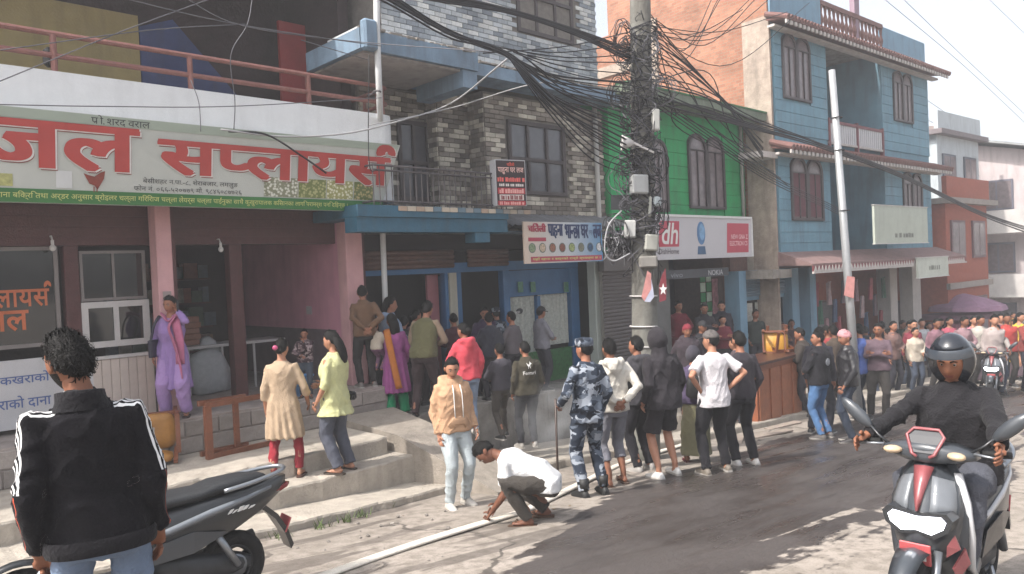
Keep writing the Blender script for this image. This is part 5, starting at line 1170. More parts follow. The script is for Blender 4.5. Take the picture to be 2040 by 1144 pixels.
    g2 = MB()
    k = infl/fat; cuff = 1.0 if tk in ('tee', 'kurta') else 1.15
    for i, sg in enumerate((-1, 1)):
        st = T1((sg*.08, -.01, 1.345)); pts = [st, SHO[i], (SHO[i]+ELB[i])/2, ELB[i]]; rad = [.056*k, .056*k, .052*k, .046*k]
        if sl == 'short': pts = [st, SHO[i], SHO[i]*.45+ELB[i]*.55, SHO[i]*.25+ELB[i]*.75]; rad = [.056*k, .060*k, .063*k, .066*k]
        elif sl == 'mid': pts.append(ELB[i]*.75+WR[i]*.25); rad.append(.05*k)
        elif sl == 'roll': pts.append(ELB[i]*.5+WR[i]*.5); rad.append(.052*k)
        else: pts += [ELB[i]*.5+WR[i]*.5, ELB[i]*.12+WR[i]*.88, WR[i]+(ELB[i]-WR[i])*.03]; rad += [.043*k, .038*k, .034*k*cuff]
        gs = g2 if sleeve else g
        gs.tube(pts, rad, 12)
        if sl != 'short': gs.ball(ELB[i], .048*k, 10, 8)
    if tk == 'hoodie' and not (hat and hat[0] == 'hood'):
        g.tube([T1(p) for p in ((-.085, .07, 1.40), (-.115, -.02, 1.435), (-.085, -.11, 1.44), (0, -.145, 1.435), (.085, -.11, 1.44), (.115, -.02, 1.435), (.085, .07, 1.40))], [.022, .038, .05, .06, .05, .038, .022], 10)
        g.tube([T1(p) for p in ((0, -.13, 1.43), (0, -.15, 1.36), (0, -.135, 1.28))], [(.10, .045), (.085, .04), (.02, .012)], 12)
    if hat and hat[0] == 'hood': g.tube([T1((0, -.02, 1.38)), HX(np.array([[0, -.03, -.06]]))[0]], [.10, .085], 12)
    if hood: pass
    g.v = [v*s for v in g.v]; nm = {'tee': 't_shirt', 'kurta': 'tunic', 'sweater': 'sweater', 'hoodie': 'hoodie', 'shirt': 'shirt', 'jacket': 'jacket'}.get(tk, tk)
    ao = top[2] if len(top) > 2 and callable(top[2]) else None
    pa = None
    if ao: pa = lambda v: ao(v/s, dict(SHO=SHO, ELB=ELB, WR=WR, TX=TX))
    go = remesh_later(g, voxel, nm, tmats, t, 3 if voxel < .016 else 2, wrinkles(.0095*s*(1.2 if tk in ('jacket', 'hoodie', 'shirt') else .8), ph, .012 if hz < .7 else 0, pa))
    if sleeve:
        g2.v = [v*s for v in g2.v]; remesh_later(g2, voxel, 'shirt_sleeves', [cloth(sleeve, sleeve)], t, 2, wrinkles(.005*s, ph+1))
    # bottoms
    bk, bc = bottom; bm_ = bc if not isinstance(bc, str) else cloth(bc, bc)
    if bk != 'none':
        q = MB(); wide = {'wide': 1.35, 'jeans': 1.02, 'leggings': 1.0, 'salwar': 1.55, 'shorts': 1.3, 'rolled': 1.12, 'skirt': 1}.get(bk, 1.1)
        if bk == 'skirt': q.loft([torso_ring(z, rx, ry) for z, rx, ry in ((.12, .23, .19), (.5, .21, .17), (.85, .175, .13), (1.0, .15, .11))])
        else:
            q.loft([torso_ring(z, rx*fat, ry*fat) for z, rx, ry in ((.80, .165, .10), (.90, .172, .118), (.95, .152, .102), (.985, .13, .085))])
            for i in (0, 1):
                H0, K, A_ = HIP[i], KNEE[i], ANK[i]; u1 = (A_-K)
                pts = [H0+[0, 0, .02], (H0+K)/2, K]; rad = [.092*fat, .085*fat*(.9+.1*wide), .066*wide]
                if bk == 'shorts': pts[2] = H0*.12+K*.88; rad[2] = .088*wide
                elif bk == 'rolled': pts += [K+u1*.42, K+u1*.5]; rad += [.064*wide, .07*wide]
                else: pts += [K+u1*.45, K+u1*.88, K+u1*(1.02 if bk != 'leggings' else .97)]; rad += [.062*wide, .054*wide, .056*wide]
                q.tube(pts, rad, 12)
        q.v = [v*s for v in q.v]
        remesh_later(q, voxel, {'jeans': 'jeans', 'shorts': 'shorts', 'leggings': 'leggings', 'skirt': 'skirt'}.get(bk, 'trousers'), [bm_], t, 2, wrinkles(.009*s, ph+2))
    # shoes
    if shoes:
        kk, sc_ = shoes
        for i, sg in enumerate((-1, 1)):
            sh = MB(); sh.local = True; a = ANK[i]; fz_ = a[2]-.085; y0 = a[1]-.075; ux_ = sg*.03
            if kk in ('shoe', 'boot'):
                secs = [(-.0, .030, .06), (.03, .038, .085), (.08, .040, .095 if kk == 'shoe' else .10), (.13, .042, .078), (.19, .047, .055), (.235, .042, .042), (.262, .022, .03)]
                R = []
                for yy, hw, ht in secs:
                    xx = a[0]+ux_*yy/.26; R.append([np.array([xx+hw*cx, y0+yy, fz_+zz*ht]) for cx, zz in ((-1, .0), (-1.04, .25), (-.95, .6), (-.55, 1), (.55, 1), (.95, .6), (1.04, .25), (1, 0))])
                sh.loft([[p*s for p in r_] for r_ in R])
                if kk == 'boot': sh.tube([(a+[0, -.005, 0])*s, (a+[0, -.01, .12])*s], [.052*s, .055*s], 10)
                so = MB(); so.local = True; so.loft([[np.array([a[0]+ux_*yy/.26+hw*1.08*cx, y0-.004+yy*1.02, fz_+zz])*s for cx, zz in ((-1, -.002), (-1, .022), (1, .022), (1, -.002))] for yy, hw, ht in secs])
                o = sh.build('boot' if kk == 'boot' else 'shoe', mat('shoe_'+sc_, sc_, .6, .15, 8, .2, 60), t, True); so.build('sole', mat('sole_pale', 'a09c96', .8, .1) if sc_ not in ('151515', '1c1a18') else mat('sole_black', '161616', .7), o)
            else:
                sh.loft([[np.array([a[0]+ux_*yy/.26+hw*cx, y0+yy, fz_+zz])*s for cx, zz in ((-1, 0), (-1, .018), (1, .018), (1, 0))] for yy, hw in ((-.01, .028), (.03, .04), (.1, .042), (.18, .05), (.24, .042), (.265, .022))])
                for q0, q1 in (((-.04, .14), (.0, .2)), ((.04, .14), (.0, .2))): sh.tube([np.array([a[0]+q0[0], a[1]+q0[1]-.06, fz_+.02])*s, np.array([a[0]+q0[0]*.7, a[1]+q0[1]-.03, fz_+.06])*s, np.array([a[0]+ux_*.5, a[1]+q1[1]-.06, fz_+.035])*s], .007*s, 5)
                sh.build('sandal', mat('sandal_'+sc_, sc_, .7, .15), t)
    info = dict(t=t, s=s, SHO=SHO, ELB=ELB, WR=WR, HIP=HIP, ANK=ANK, TX=TX, HX=HX, top=go, H=H, M=t.matrix_world.copy())
    if extras: extras(info)
    return info
def local(name, I, mb, m, smooth=True, parent=None): mb.local = True; mb.v = [v*I['s'] for v in mb.v]; return mb.build(name, m, parent or I['t'], smooth)

# ------------------------------------------------------------------ poles, boxes, cables
CABM = mat('cable_black', '17161a', .6, .2, 5); CABG = mat('cable_grey', '55545a', .6, .1, 5); CABW = mat('cable_pale', '9a9a9c', .6, .1, 5)
pb0 = gp(1287, 915); pd = float((pb0-CAM)@FW); ptop = fd(1274, -90, pd); pb0[2] = gz(pb0[0], pb0[1])-.3
pole = thing('utility_pole', 'thick concrete utility pole smothered in cable coils and meter boxes', 'pole', (pb0[0], pb0[1], pb0[2]+.3))
MB().tube([pb0+(ptop-pb0)*t for t in np.linspace(0, 1, 14)], [.205-.06*t for t in np.linspace(0, 1, 14)], 18).build('shaft', mat('pole_concrete', '6c6b65', .9, .25, 4, .5, 30, dirt=.6), pole, True)
def onpole(px, py, f=.22): return fd(px, py, pd-f)
for px, py, w, h, d, c in ((1306, 240, .12, .36, .10, 'a3a39f'), (1273, 368, .27, .31, .16, '9a9c9c'), (1255, 457, .19, .29, .14, 'a0a1a0'), (1297, 484, .22, .27, .14, '8f8f88'), (1291, 522, .30, .19, .12, '77746f'), (1309, 402, .12, .16, .1, '9aa3a6'), (1295, 412, .05, .34, .05, '96978f')):
    R = np.array([RT, FW, UP]).T @ rotz_(rb.uniform(-.3, .3)) @ roty(rb.uniform(-.12, .12)); c_ = onpole(px, py); w *= .88; h *= .88
    o = MB().cbox(c_, (w, d, h), R, bev=.018).build('meter_box', mat('box_'+c, c, .5, .08, 5, dirt=.25), pole); MB().cbox(c_-FW*(d*.5), (w*.8, .012, h*.82), R, bev=.004).build('box_lid', mat('box_'+c, c), o)
hc = onpole(1262, 285, .3); MB().tube([hc-RT*.16, hc-RT*.10, hc], [.10, .085, .03], 14).torus(hc-RT*.16, .1, .012, tuple(RT), 18, 6).build('horn_speaker', ALU, pole, True)
MB().bar(hc, hc+RT*.3-UP*.12+FW*.1, .04, .03).build('bracket', ALU, pole)
for py in (60, 165, 300, 590, 650, 690, 740): 
    c_ = pb0+(ptop-pb0)*((.0+(915-py)/1005)); c_ = fd(1282, py, pd); MB().torus(c_, .195, .012, tuple((ptop-pb0)), 22, 5).build('band_clamp', ALU if py > 500 else CABM, pole, True)
for i, (px, py, r, n) in enumerate(((1243, 75, .26, 7), (1240, 105, .22, 6), (1246, 350, .30, 8), (1310, 330, .22, 6), (1228, 470, .30, 6), (1322, 180, .2, 5), (1300, 100, .2, 5), (1235, 190, .22, 6), (1312, 430, .22, 5), (1260, 220, .25, 6))):
    for k in range(n):
        c_ = onpole(px+rb.uniform(-6, 6), py+rb.uniform(-9, 9), rb.uniform(.1, .3)); R_ = r*rb.uniform(.6, 1.1); a = np.linspace(0, 2*math.pi, 15); e = rb.uniform(.45, .8); th = rb.uniform(-.4, .4); jj = [rb.uniform(.85, 1.15) for _ in a]
        P_ = [c_+RT*(math.cos(t)*R_*e*math.cos(th)+math.sin(t)*R_*math.sin(th)*.3)*j+UP*(math.sin(t)*R_*j)+FW*.08*math.sin(2*t+i) for t, j in zip(a, jj)]
        MB().tube(crom(P_, 3), .006, 5).build('cable_loop', rb.choice((CABM, CABM, CABM, CABG)), pole, True)
for k in range(120):
    y0 = rb.uniform(20, 470); P_ = [onpole(1278+rb.uniform(-45, 42), y0+i*rb.uniform(12, 34)*(1 if i else 0), rb.uniform(.08, .28)) for i in range(5)]
    MB().tube(crom(P_, 5), rb.choice((.004, .006, .008)), 5).build('cable_loop', rb.choice((CABM, CABM, CABG)), pole, True)
for k in range(16):
    c_ = [onpole(1225+rb.gauss(0, 12), 485+rb.gauss(0, 22), rb.uniform(0, .3)) for i in range(6)]; MB().tube(crom(c_, 4), .007, 5).build('cable_loop', rb.choice((CABG, CABW, CABM)), pole, True)
MB().tube(crom([onpole(1238, 420), onpole(1212, 450, .4), onpole(1205, 500, .4), onpole(1222, 520, .35), onpole(1255, 505, .3)], 5), .011, 6).build('cable_loop', CABW, pole, True)
MB().cbox(onpole(1238, 402, .0)+FW*.1, (.28, .02, .22), np.array([RT, FW, UP]).T).build('notice_plate', BLK, pole)
def flag(pts, m, label):
    v = [np.array(p) for p in pts]; MB().prism(v, FW*.012).build('flag', m, label=label, cat='flag')
f0 = lambda px, py: onpole(px, py, .3)
flag([f0(1290, 540), f0(1297, 545), f0(1298, 575), f0(1284, 600), f0(1278, 592)], mat('flag_pink', 'b07a76', .9, .15, 12), 'faded pink cloth flag tied to the concrete pole')
flag([f0(1296, 548), f0(1301, 575), f0(1303, 592), f0(1295, 602), f0(1284, 601), f0(1298, 575)], mat('flag_pale', 'a4a7b8', .9, .1, 12), 'pale bluish cloth flag tied to the concrete pole')
rf = f0(1322, 560); fo = thing('flag', 'dark red flag with a white star beside the concrete pole', 'flag', f0(1318, 598))
MB().prism([f0(1326, 534), f0(1328, 570), f0(1327, 598), f0(1314, 602), f0(1313, 570), f0(1318, 550)], FW*.012).build('cloth', mat('flag_red', '6e2c34', .9, .2, 12), fo)
st = f0(1321, 577)-FW*.006; MB().prism([st+(RT*math.sin(a)+UP*math.cos(a)*1.5)*(.06 if i % 2 == 0 else .025) for i, a in enumerate(np.linspace(0, 2*math.pi, 10, endpoint=False))], FW*.004).build('star', WHT, fo)
# slim leaning steel pole
s0 = gp(1712, 838); sd_ = float((s0-CAM)@FW); s1 = fd(1657, 140, sd_); s0[2] -= .2
sp_t = thing('steel_pole', 'slim leaning silver pole standing before the blue house', 'pole', (s0[0], s0[1], s0[2]+.2))
MB().tube([s0, s0+(s1-s0)*.5, s1], [.085, .072, .06], 12).build('shaft', mat('galvanised', 'a4a6a8', .45, .12, 5, metal=.4, dirt=.2), sp_t, True)
for py in (235, 300, 420): 
    q = fd(1660+(py-140)*.078, py, sd_); MB().torus(q, .09, .012, tuple(s1-s0), 14, 5).build('clamp', CABM, sp_t)
q = fd(1688, 550, sd_-.12); MB().prism([q, q+RT*.14-UP*.02, q+RT*.12-UP*.42, q-RT*.06-UP*.36], FW*.012).build('cloth_strip', mat('flag_pink', 'b07a76'), sp_t)

ncab = [0]
def cable(pts, r=.010, m=None, label='thin black overhead cable strung along the street'):
    P_ = [fy(*p) if not isinstance(p, np.ndarray) else p for p in pts]
    MB().tube(crom(P_, 7), r, 5).build('overhead_cable', m or CABM, None, True, label=label, cat='cable', group={'thin black overhead cable strung along the street': 'street cables'}.get(label, label.split(' ', 1)[1]))
YC = pb0[1]
# bundle from upper left to the knot at (1010,108), fanning out to the pole
for k in range(15):
    o_ = rb.uniform(-6, 6); o2 = rb.uniform(-9, 9); ex_ = rb.uniform(-45, 15)
    cable([(640+ex_, -75+o2*1.5, YC-.3), (760+o2, -12+o2*2.0, YC-.28), (890+o2, 62+o2*1.1+abs(o_), YC-.24), (1008, 107+o_*.8, YC-.2), (1110+o2, 150+k*5.0, YC-.15), (1252, 165+k*10.5, YC-.1)], rb.choice((.008, .011, .014)))
for k in range(9):
    o_ = rb.uniform(-5, 5); cable([(760, -30+o_*3, YC-.2), (880, -4+o_*2, YC-.18), (1020, 24+o_, YC-.15), (1150, 66+o_*1.4, YC-.1), (1256, 112+o_*3, YC-.05)], rb.choice((.008, .012)))
for k in range(9):
    y = 60+k*23+rb.uniform(-8, 8); cable([(1000+rb.uniform(-40, 60), 100+rb.uniform(-10, 15), YC-.2), (1130, (y+100)/2+10, YC-.15), (1255, y, YC-.08)], .008)
for k in range(5): cable([(1012, 112, YC-.2), (1090, 185+k*9, YC-.2), (1175, 262+k*13, YC-.15), (1250, 300+k*12, YC-.1)], .009)
# to the right, along the street
for k in range(9):
    o_ = rb.uniform(-7, 7); cable([(1300, 150+k*9, YC), (1400, 190+o_*2+k*5, YC-.05), (1500, 240+o_+k*2, YC-.1), (1640, 292+o_*.7, YC-.2), (1800, 352+o_*.6, YC-.4), (1960, 428+o_*.6, YC-.6), (2080, 470+o_, YC-.8)], rb.choice((.010, .014)))
for k in range(8):
    o_ = rb.uniform(-10, 10); cable([(1300, 40+k*12, YC), (1360+o_, 110+o_+k*4, YC+.02), (1440+o_, 200+o_*1.5, YC+.05), (1520, 300+o_*2.2, YC+.1)], rb.choice((.007, .010)), label='slack black cable drooping from the pole over green roof')
for k in range(10):
    x1_ = rb.uniform(1400, 1620); cable([(1296, rb.uniform(20, 90), YC), ((1300+x1_)/2, rb.uniform(30, 130), YC), (x1_, rb.uniform(-20, 60)-30*(x1_ > 1500), YC+.05)], .007, label='slack black cable drooping from the pole over green roof')
for k in range(6):
    a = rb.uniform(1330, 1420); cable([(1305, 60+k*20, YC), (a, 170+rb.uniform(-30, 50), YC), (a+rb.uniform(20, 90), 235+k*9, YC+.2), (1500+k*14, 300+k*14, YC+.6)], .009, label='slack black cable drooping from the pole over green roof')
for k in range(4): cable([(1310, 190+k*8, YC), (1420, 270+k*6, YC+.2), (1530, 345+k*5, YC+.3), (1640, 400+k*4, 8.0), (1690, 425+k*4, 7.2)], .009, label='slack black cable drooping from the pole over green roof')
# thin lines across the left and the sky
for a in ([(-20, 170, 8.6), (90, 125, 8.6), (250, 60, 8.6), (440, -10, 8.6)], [(180, -20, 8.6), (430, 40, 8.6), (640, 75, 8.6), (760, 92, 8.7)], [(-20, 208, 8.7), (200, 212, 8.7), (460, 212, 8.7), (760, 195, 8.7)], [(350, -15, 8.5), (480, 50, 8.5), (700, 82, 8.5), (1000, 105, YC)], [(0, 100, 8.6), (300, 60, 8.6), (490, 48, 8.6)], [(505, -20, 8.6), (493, 48, 8.6), (460, 110, 8.7), (468, 200, 8.9), (466, 258, 9.05)], [(600, 80, 8.6), (735, 120, 8.6)], [(380, 160, 9.2), (396, 205, 9.1), (400, 262, 9.05)]):
    cable(a, .006, CABG, 'thin grey wire crossing in front of the shop balcony')
cable([(440, 258, 9.03), (560, 272, 9.0), (690, 266, 8.9), (800, 240, 8.8), (900, 205, 8.6), (1010, 118, YC)], .012, CABW, 'pale service cable swooping up from the sign top to the cable knot')
cable([(455, 262, 9.05), (530, 268, 9.0), (600, 310, 9.0), (650, 345, 9.05)], .013, CABM, 'black conduit draped over the red shop letters')
cable([(735, 110, 8.82), (735, 320, 8.9), (752, 340, 8.95)], .007, CABM, 'thin black drop wire beside the white drain pipe')
cable([(735, 250, 8.9), (900, 215, 8.6), (1060, 168, YC), (1150, 170, YC)], .007, CABW, 'thin pale wire crossing the lodge brickwork')
for a in ([(1690, -60, 9), (1800, 30, 9), (1930, 140, 9), (2060, 262, 9)], [(1760, -40, 9), (1900, 95, 9), (2060, 245, 9)], [(1930, -40, 9), (2060, 85, 9)], [(1840, 195, 10), (1950, 270, 10), (2060, 345, 10)], [(1850, 240, 10), (1960, 300, 10), (2060, 362, 10)]):
    cable(a, .010, CABG, 'thin wire against the pale sky')

# ------------------------------------------------------------------ scooters
BLKP = mat('scooter_black', '1e2023', .35, .1, 4, coat=.3, spec=.6); GREYP = mat('scooter_grey', '3a3e43', .35, .1, 4, coat=.3); SEATM = mat('seat_vinyl', '202225', .6, .12, 10, .25, 90); TYRE = mat('tyre_rubber', '131313', .85, .15, 12, .4, 60)
CHROME = mat('chrome_grey', '8d9196', .3, .08, 5, metal=.7); WHITEP = mat('scooter_white', 'b9babd', .35, .05, coat=.3); REDP = mat('scooter_red', '84484b', .35, .1, coat=.3)
def rect_ring(x, hw, z0, z1, r=.35, n=14):
    out = []; zc, hh = (z0+z1)/2, (z1-z0)/2
    for k in range(n):
        a = 2*math.pi*k/n; c, s_ = math.cos(a), math.sin(a); out.append((x, np.sign(c)*abs(c)**r*hw, zc+np.sign(s_)*abs(s_)**r*hh))
    return out
def scooter(label, loc, rotz, body, side, trim, lit=False, front_white=False, group=None, pitch=0.):
    """local x points forward"""
    t = thing('scooter', label, 'scooter', mtx=Matrix.Translation(Vector([float(v) for v in loc])) @ Matrix.Rotation(rotz, 4, 'Z') @ Matrix.Rotation(pitch, 4, 'Y'), group=group)
    def bd(name, mb, m, p=None, smooth=True): mb.local = True; return mb.build(name, m, p or t, smooth)
    for xw in (.64, -.62):
        ty = bd('wheel', MB().torus((xw, 0, .235), .185, .052, (0, 1, 0), 32, 10, ry=.055), TYRE)
        rm = MB().torus((xw, 0, .235), .135, .018, (0, 1, 0), 28, 6, ry=.035).tube([(xw, -.05, .235), (xw, .05, .235)], .04, 12)
        for k in range(5): a = 2*math.pi*k/5; rm.bar((xw+.03*math.cos(a), 0, .235+.03*math.sin(a)), (xw+.135*math.cos(a), 0, .235+.135*math.sin(a)), .03, .02, up=(0, 1, 0))
        bd('rim', rm, mat('rim_black', '2a2c2f', .4, .1, metal=.4), ty)
        bd('brake_disc', MB().tube([(xw, .058, .235), (xw, .064, .235)], .085, 20), CHROME, ty)
    # rear body: side panels rising to the tail
    bd('rear_body', MB().loft([rect_ring(.02, .12, .38, .66), rect_ring(-.12, .155, .36, .70), rect_ring(-.35, .175, .42, .74), rect_ring(-.58, .165, .50, .77), rect_ring(-.78, .13, .60, .80), rect_ring(-.93, .075, .70, .82), rect_ring(-.99, .03, .75, .82)]), body)
    for sg in (-1, 1):
        st = MB().loft([[(x, sg*(w+.004), z-h), (x, sg*(w+.012), z), (x, sg*(w+.004), z+h), (x, sg*(w-.02), z)] for x, w, z, h in ((.05, .115, .52, .01), (-.15, .158, .58, .03), (-.4, .174, .66, .03), (-.65, .155, .72, .02), (-.85, .105, .765, .012))]); bd('side_stripe', st, trim)
        bd('side_cover', MB().loft([rect_ring(.0, .012, .36, .52, n=10), rect_ring(-.3, .014, .38, .58, n=10), rect_ring(-.55, .01, .5, .6, n=10)]) if False else MB().prism([(.05, sg*.158, .37), (-.3, sg*.179, .42), (-.52, sg*.174, .52), (-.3, sg*.181, .56), (-.05, sg*.162, .5)], (0, sg*.008, 0)), side, smooth=False)
    bd('seat', MB().loft([rect_ring(.10, .09, .70, .75, .6), rect_ring(.0, .13, .705, .785, .6), rect_ring(-.2, .145, .72, .80, .6), rect_ring(-.36, .14, .735, .81, .6), rect_ring(-.46, .135, .75, .845, .6), rect_ring(-.68, .12, .77, .865, .6), rect_ring(-.80, .08, .785, .855, .6), rect_ring(-.84, .03, .80, .84, .6)]), SEATM)
    bd('grab_rail', MB().tube(crom([(-.5, -.155, .79), (-.72, -.155, .83), (-.92, -.09, .865), (-.98, 0, .875), (-.92, .09, .865), (-.72, .155, .83), (-.5, .155, .79)], 5), .016, 8), CHROME)
    bd('tail_lamp', MB().loft([rect_ring(-.90, .085, .69, .755, .6), rect_ring(-1.0, .05, .725, .765, .6), rect_ring(-1.03, .01, .74, .76, .6)]), mat('tail_red', '7a1f20', .25, .1))
    bd('rear_fender', MB().loft([[(x, -w, z), (x, w, z), (x-.02, w, z+.03), (x-.02, -w, z+.03)] for x, z, w in ((-.78, .62, .09), (-.9, .52, .08), (-.98, .40, .075), (-1.03, .28, .07))]), BLKP, smooth=False)
    bd('number_plate', MB().cbox((-1.0, 0, .46), (.012, .16, .11), roty(-.35), bev=.003), mat('plate_red', 'a14a4c', .5, .05), smooth=False)
    bd('engine', MB().loft([rect_ring(-.05, .07, .22, .38, .6), rect_ring(-.3, .10, .19, .38, .6), rect_ring(-.6, .09, .18, .33, .6), rect_ring(-.74, .05, .2, .29, .6)]), mat('engine_grey', '3c3e41', .5, .2, 10, metal=.4))
    bd('exhaust', MB().tube(crom([(-.1, -.12, .24), (-.3, -.17, .22), (-.5, -.19, .28), (-.85, -.2, .36)], 4), [.02]*5+[.045]*7+[.04], 12), mat('exhaust_dark', '26282a', .4, .15, metal=.5))
    bd('shock_absorber', MB().tube([(-.62, .12, .26), (-.45, .13, .52)], .025, 8), CHROME)
    bd('floorboard', MB().loft([rect_ring(.36, .15, .27, .33, .5), rect_ring(.15, .165, .25, .31, .5), rect_ring(-.05, .14, .26, .36, .5)]), GREYP)
    # front: leg shield, apron, fender, fork
    bd('leg_shield', MB().loft([rect_ring(.33, .15, .28, .36, .6), rect_ring(.37, .19, .42, .52, .6), rect_ring(.36, .205, .60, .70, .6), rect_ring(.32, .17, .80, .90, .6)]) if False else MB().loft([[(x+.06*(1-(k/6-1)**2)*1.0-.03, (k/6-1)*w, z) for k in range(13)]+[(x-.05, (1-k/6)*w*.96, z) for k in range(13)] for z, x, w in ((.27, .38, .14), (.42, .42, .18), (.58, .43, .195), (.72, .41, .188), (.86, .36, .15), (.93, .33, .10))]), body)
    bd('apron', MB().loft([[(x-.13*abs(k/8-1)**2.0, (k/8-1)*w, z-.05*abs(k/8-1)**1.5) for k in range(17)]+[(x-.16, (1-k/8)*w*.9, z) for k in range(17)] for z, x, w in ((.40, .47, .045), (.47, .55, .095), (.55, .585, .142), (.66, .58, .172), (.76, .545, .178), (.86, .49, .158), (.93, .44, .11))]), body)
    bd('apron_panel', MB().prism([(.60, -.035, .86), (.60, .035, .86), (.62, .02, .74), (.62, 0, .715), (.62, -.02, .74)], (-.14, 0, 0)) if False else MB().loft([[(x, -w, z), (x+.012, 0, z+.004), (x, w, z), (x-.05, 0, z)] for x, w, z in ((.455, .05, .915), (.505, .036, .85), (.552, .022, .775), (.582, .008, .70))]), REDP)
    for sg in (-1, 1):
        pr_ = []
        for z, x, w in ((.70, .572, .176), (.76, .548, .181), (.83, .51, .166), (.88, .48, .147)): pr_.append([(x-.13*abs(q)**2+.006, sg*q*w, z-.05*abs(q)**1.5) for q in (.30, .5, .7, .86)]+[(x-.13*abs(q)**2-.02, sg*q*w*.97, z-.05*abs(q)**1.5) for q in (.86, .7, .5, .30)])
        bd('apron_side_panel', MB().loft(pr_), mat('scooter_silver', '6d7176', .35, .08, coat=.3))
    bd('headlight_bezel', MB().loft([[(x, y*1.13, (z-.635)*1.25+.635) for y, z in [(-.125, .695), (-.15, .67), (-.135, .625), (-.075, .585), (0, .60), (.075, .585), (.135, .625), (.15, .67), (.125, .695), (0, .682)]] for x in (.47, .588)]), BLKP, smooth=False)
    hl = MB().loft([[(x, y*1.0, z) for y, z in pr] for x, pr in ((.50, [(-.125, .695), (-.15, .67), (-.135, .625), (-.075, .585), (0, .60), (.075, .585), (.135, .625), (.15, .67), (.125, .695), (0, .682)]), (.595, [(-.115, .69), (-.138, .667), (-.125, .63), (-.072, .594), (0, .608), (.072, .594), (.125, .63), (.138, .667), (.115, .69), (0, .676)]))])
    bd('headlight', hl, mat('headlight_lit', 'e8ecf2', .2, .02, emit=('f2f5ff', 3.2)) if lit else mat('headlight_glass', 'a9adb2', .1, .05), smooth=False)
    if lit:
        pn = bd('number_plate', MB().cbox((.612, 0, .49), (.012, .15, .11), roty(.12), bev=.004), mat('plate_red', 'a3302f'), smooth=False)
        for k, (y, z) in enumerate(((-.05, .525), (.0, .525), (.05, .525), (-.04, .475), (.0, .475), (.04, .475))): bd('plate_mark', MB().cbox((.6195+.004*(z < .5), y, z), (.003, .03, .026), roty(.12)), WHT, pn, False)
        bd('indicator', MB().prism([(.53, .165, .60), (.51, .185, .53), (.56, .135, .49), (.57, .14, .55)], (.015, 0, 0)), REDP, smooth=False)
        bd('side_panel', MB().loft([[(x, .165+o, z), (x, .2+o, z), (x-.03, .2+o, z), (x-.03, .165+o, z)] for x, z, o in ((.36, .88, -.05), (.40, .74, .0), (.37, .55, .01), (.30, .38, -.01), (.2, .3, -.02))]), WHITEP)
        bd('side_decal', MB().prism([(.43, .18, .52), (.40, .195, .44), (.46, .15, .36), (.5, .14, .42)], (.02, .01, 0)), REDP, smooth=False)
    bd('front_fender', MB().loft([[(.64+math.sin(a)*r, -w, .235+math.cos(a)*r), (.64+math.sin(a)*(r+.02), 0, .235+math.cos(a)*(r+.02)), (.64+math.sin(a)*r, w, .235+math.cos(a)*r), (.64+math.sin(a)*(r-.02), 0, .235+math.cos(a)*(r-.02))] for a, r, w in [(q, .27, .075-.02*abs(q)) for q in np.linspace(-1.2, 1.0, 12)]]), body)
    for sg in (-1, 1):
        bd('fork_leg', MB().tube([(.64, sg*.085, .235), (.53, sg*.085, .50)], .022, 8), CHROME)
        bd('handlebar_grip', MB().tube([(.36, sg*.25, 1.00), (.31, sg*.37, 1.0)], .018, 8), TYRE)
        bd('brake_lever', MB().tube([(.40, sg*.22, 1.0), (.39, sg*.36, .985)], .007, 6), CHROME)
        mr = bd('mirror', MB().ball((.36, sg*.38, 1.15), (.025, .115, .038), 12, 8, 0, rotx(sg*.75)), GREYP); bd('mirror_stem', MB().tube([(.38, sg*.2, 1.0), (.37, sg*.26, 1.04), (.36, sg*.32, 1.10)], .008, 6), BLKP, mr)
        bd('turn_signal', MB().ball((.455, sg*.155, .985), (.04, .05, .022), 10, 7, 0, rotz_(-sg*.5)), mat('signal_pale', 'b9a488', .2, .08))
    bd('handlebar_cowl', MB().loft([[(.40+.06*(1-(k/6-1)**2), (k/6-1)*w, z) for k in range(13)]+[(.30, (1-k/6)*w, z) for k in range(13)] for z, w in ((.935, .12), (.965, .23), (1.0, .22), (1.03, .12))]), body)
    vs = bd('windscreen', MB().loft([[(.465, -.05, .985), (.465, .05, .985), (.445, .05, .985), (.445, -.05, .985)], [(.42, -.085, 1.07), (.42, .085, 1.07), (.40, .085, 1.07), (.40, -.085, 1.07)], [(.40, -.06, 1.10), (.40, .06, 1.10), (.385, .06, 1.10), (.385, -.06, 1.10)]]), mat('screen_dark', '171a22', .5, .1), smooth=False)
    bd('screen_trim', MB().tube([(.475, -.03, .965), (.472, -.055, .98), (.425, -.092, 1.07), (.405, -.062, 1.105), (.405, .062, 1.105), (.425, .092, 1.07), (.472, .055, .98), (.475, .03, .965)], .009, 6), REDP if lit else trim, vs)
    bd('kick_stand', MB().tube([(-.28, .13, .24), (-.34, .17, .02)], .012, 6), CHROME)
    return t, bd
def gslope(x): return .075 if x < 11 else .05
p_ = np.array([1.50, 5.28]); pk, bd_ = scooter('parked black scooter, rear end showing, beside the man in tracksuit jacket', (p_[0], p_[1], gz(*p_)), math.pi-.05, BLKP, GREYP, mat('scooter_stripe', '6b7076', .35, .08, coat=.3), pitch=-.075)
for i, (x, z, w, h) in enumerate(((-.52, .635, .022, .03), (-.55, .637, .02, .022), (-.585, .642, .03, .035), (-.62, .648, .028, .03), (-.66, .652, .03, .02))):
    bd_('side_emblem', MB().prism([(x, .168, z), (x-w, .165, z+.006), (x-w-.02, .165, z+h), (x-.02, .168, z+h-.004)], (0, .012, 0)), WHT, None, False)
q_ = np.array([4.70, 1.42]); rd, _ = scooter('ridden dark scooter with glowing headlight and white side panel coming up the road', (q_[0], q_[1], gz(*q_)), math.pi+.02, GREYP, BLKP, WHITEP, True, pitch=-.06)

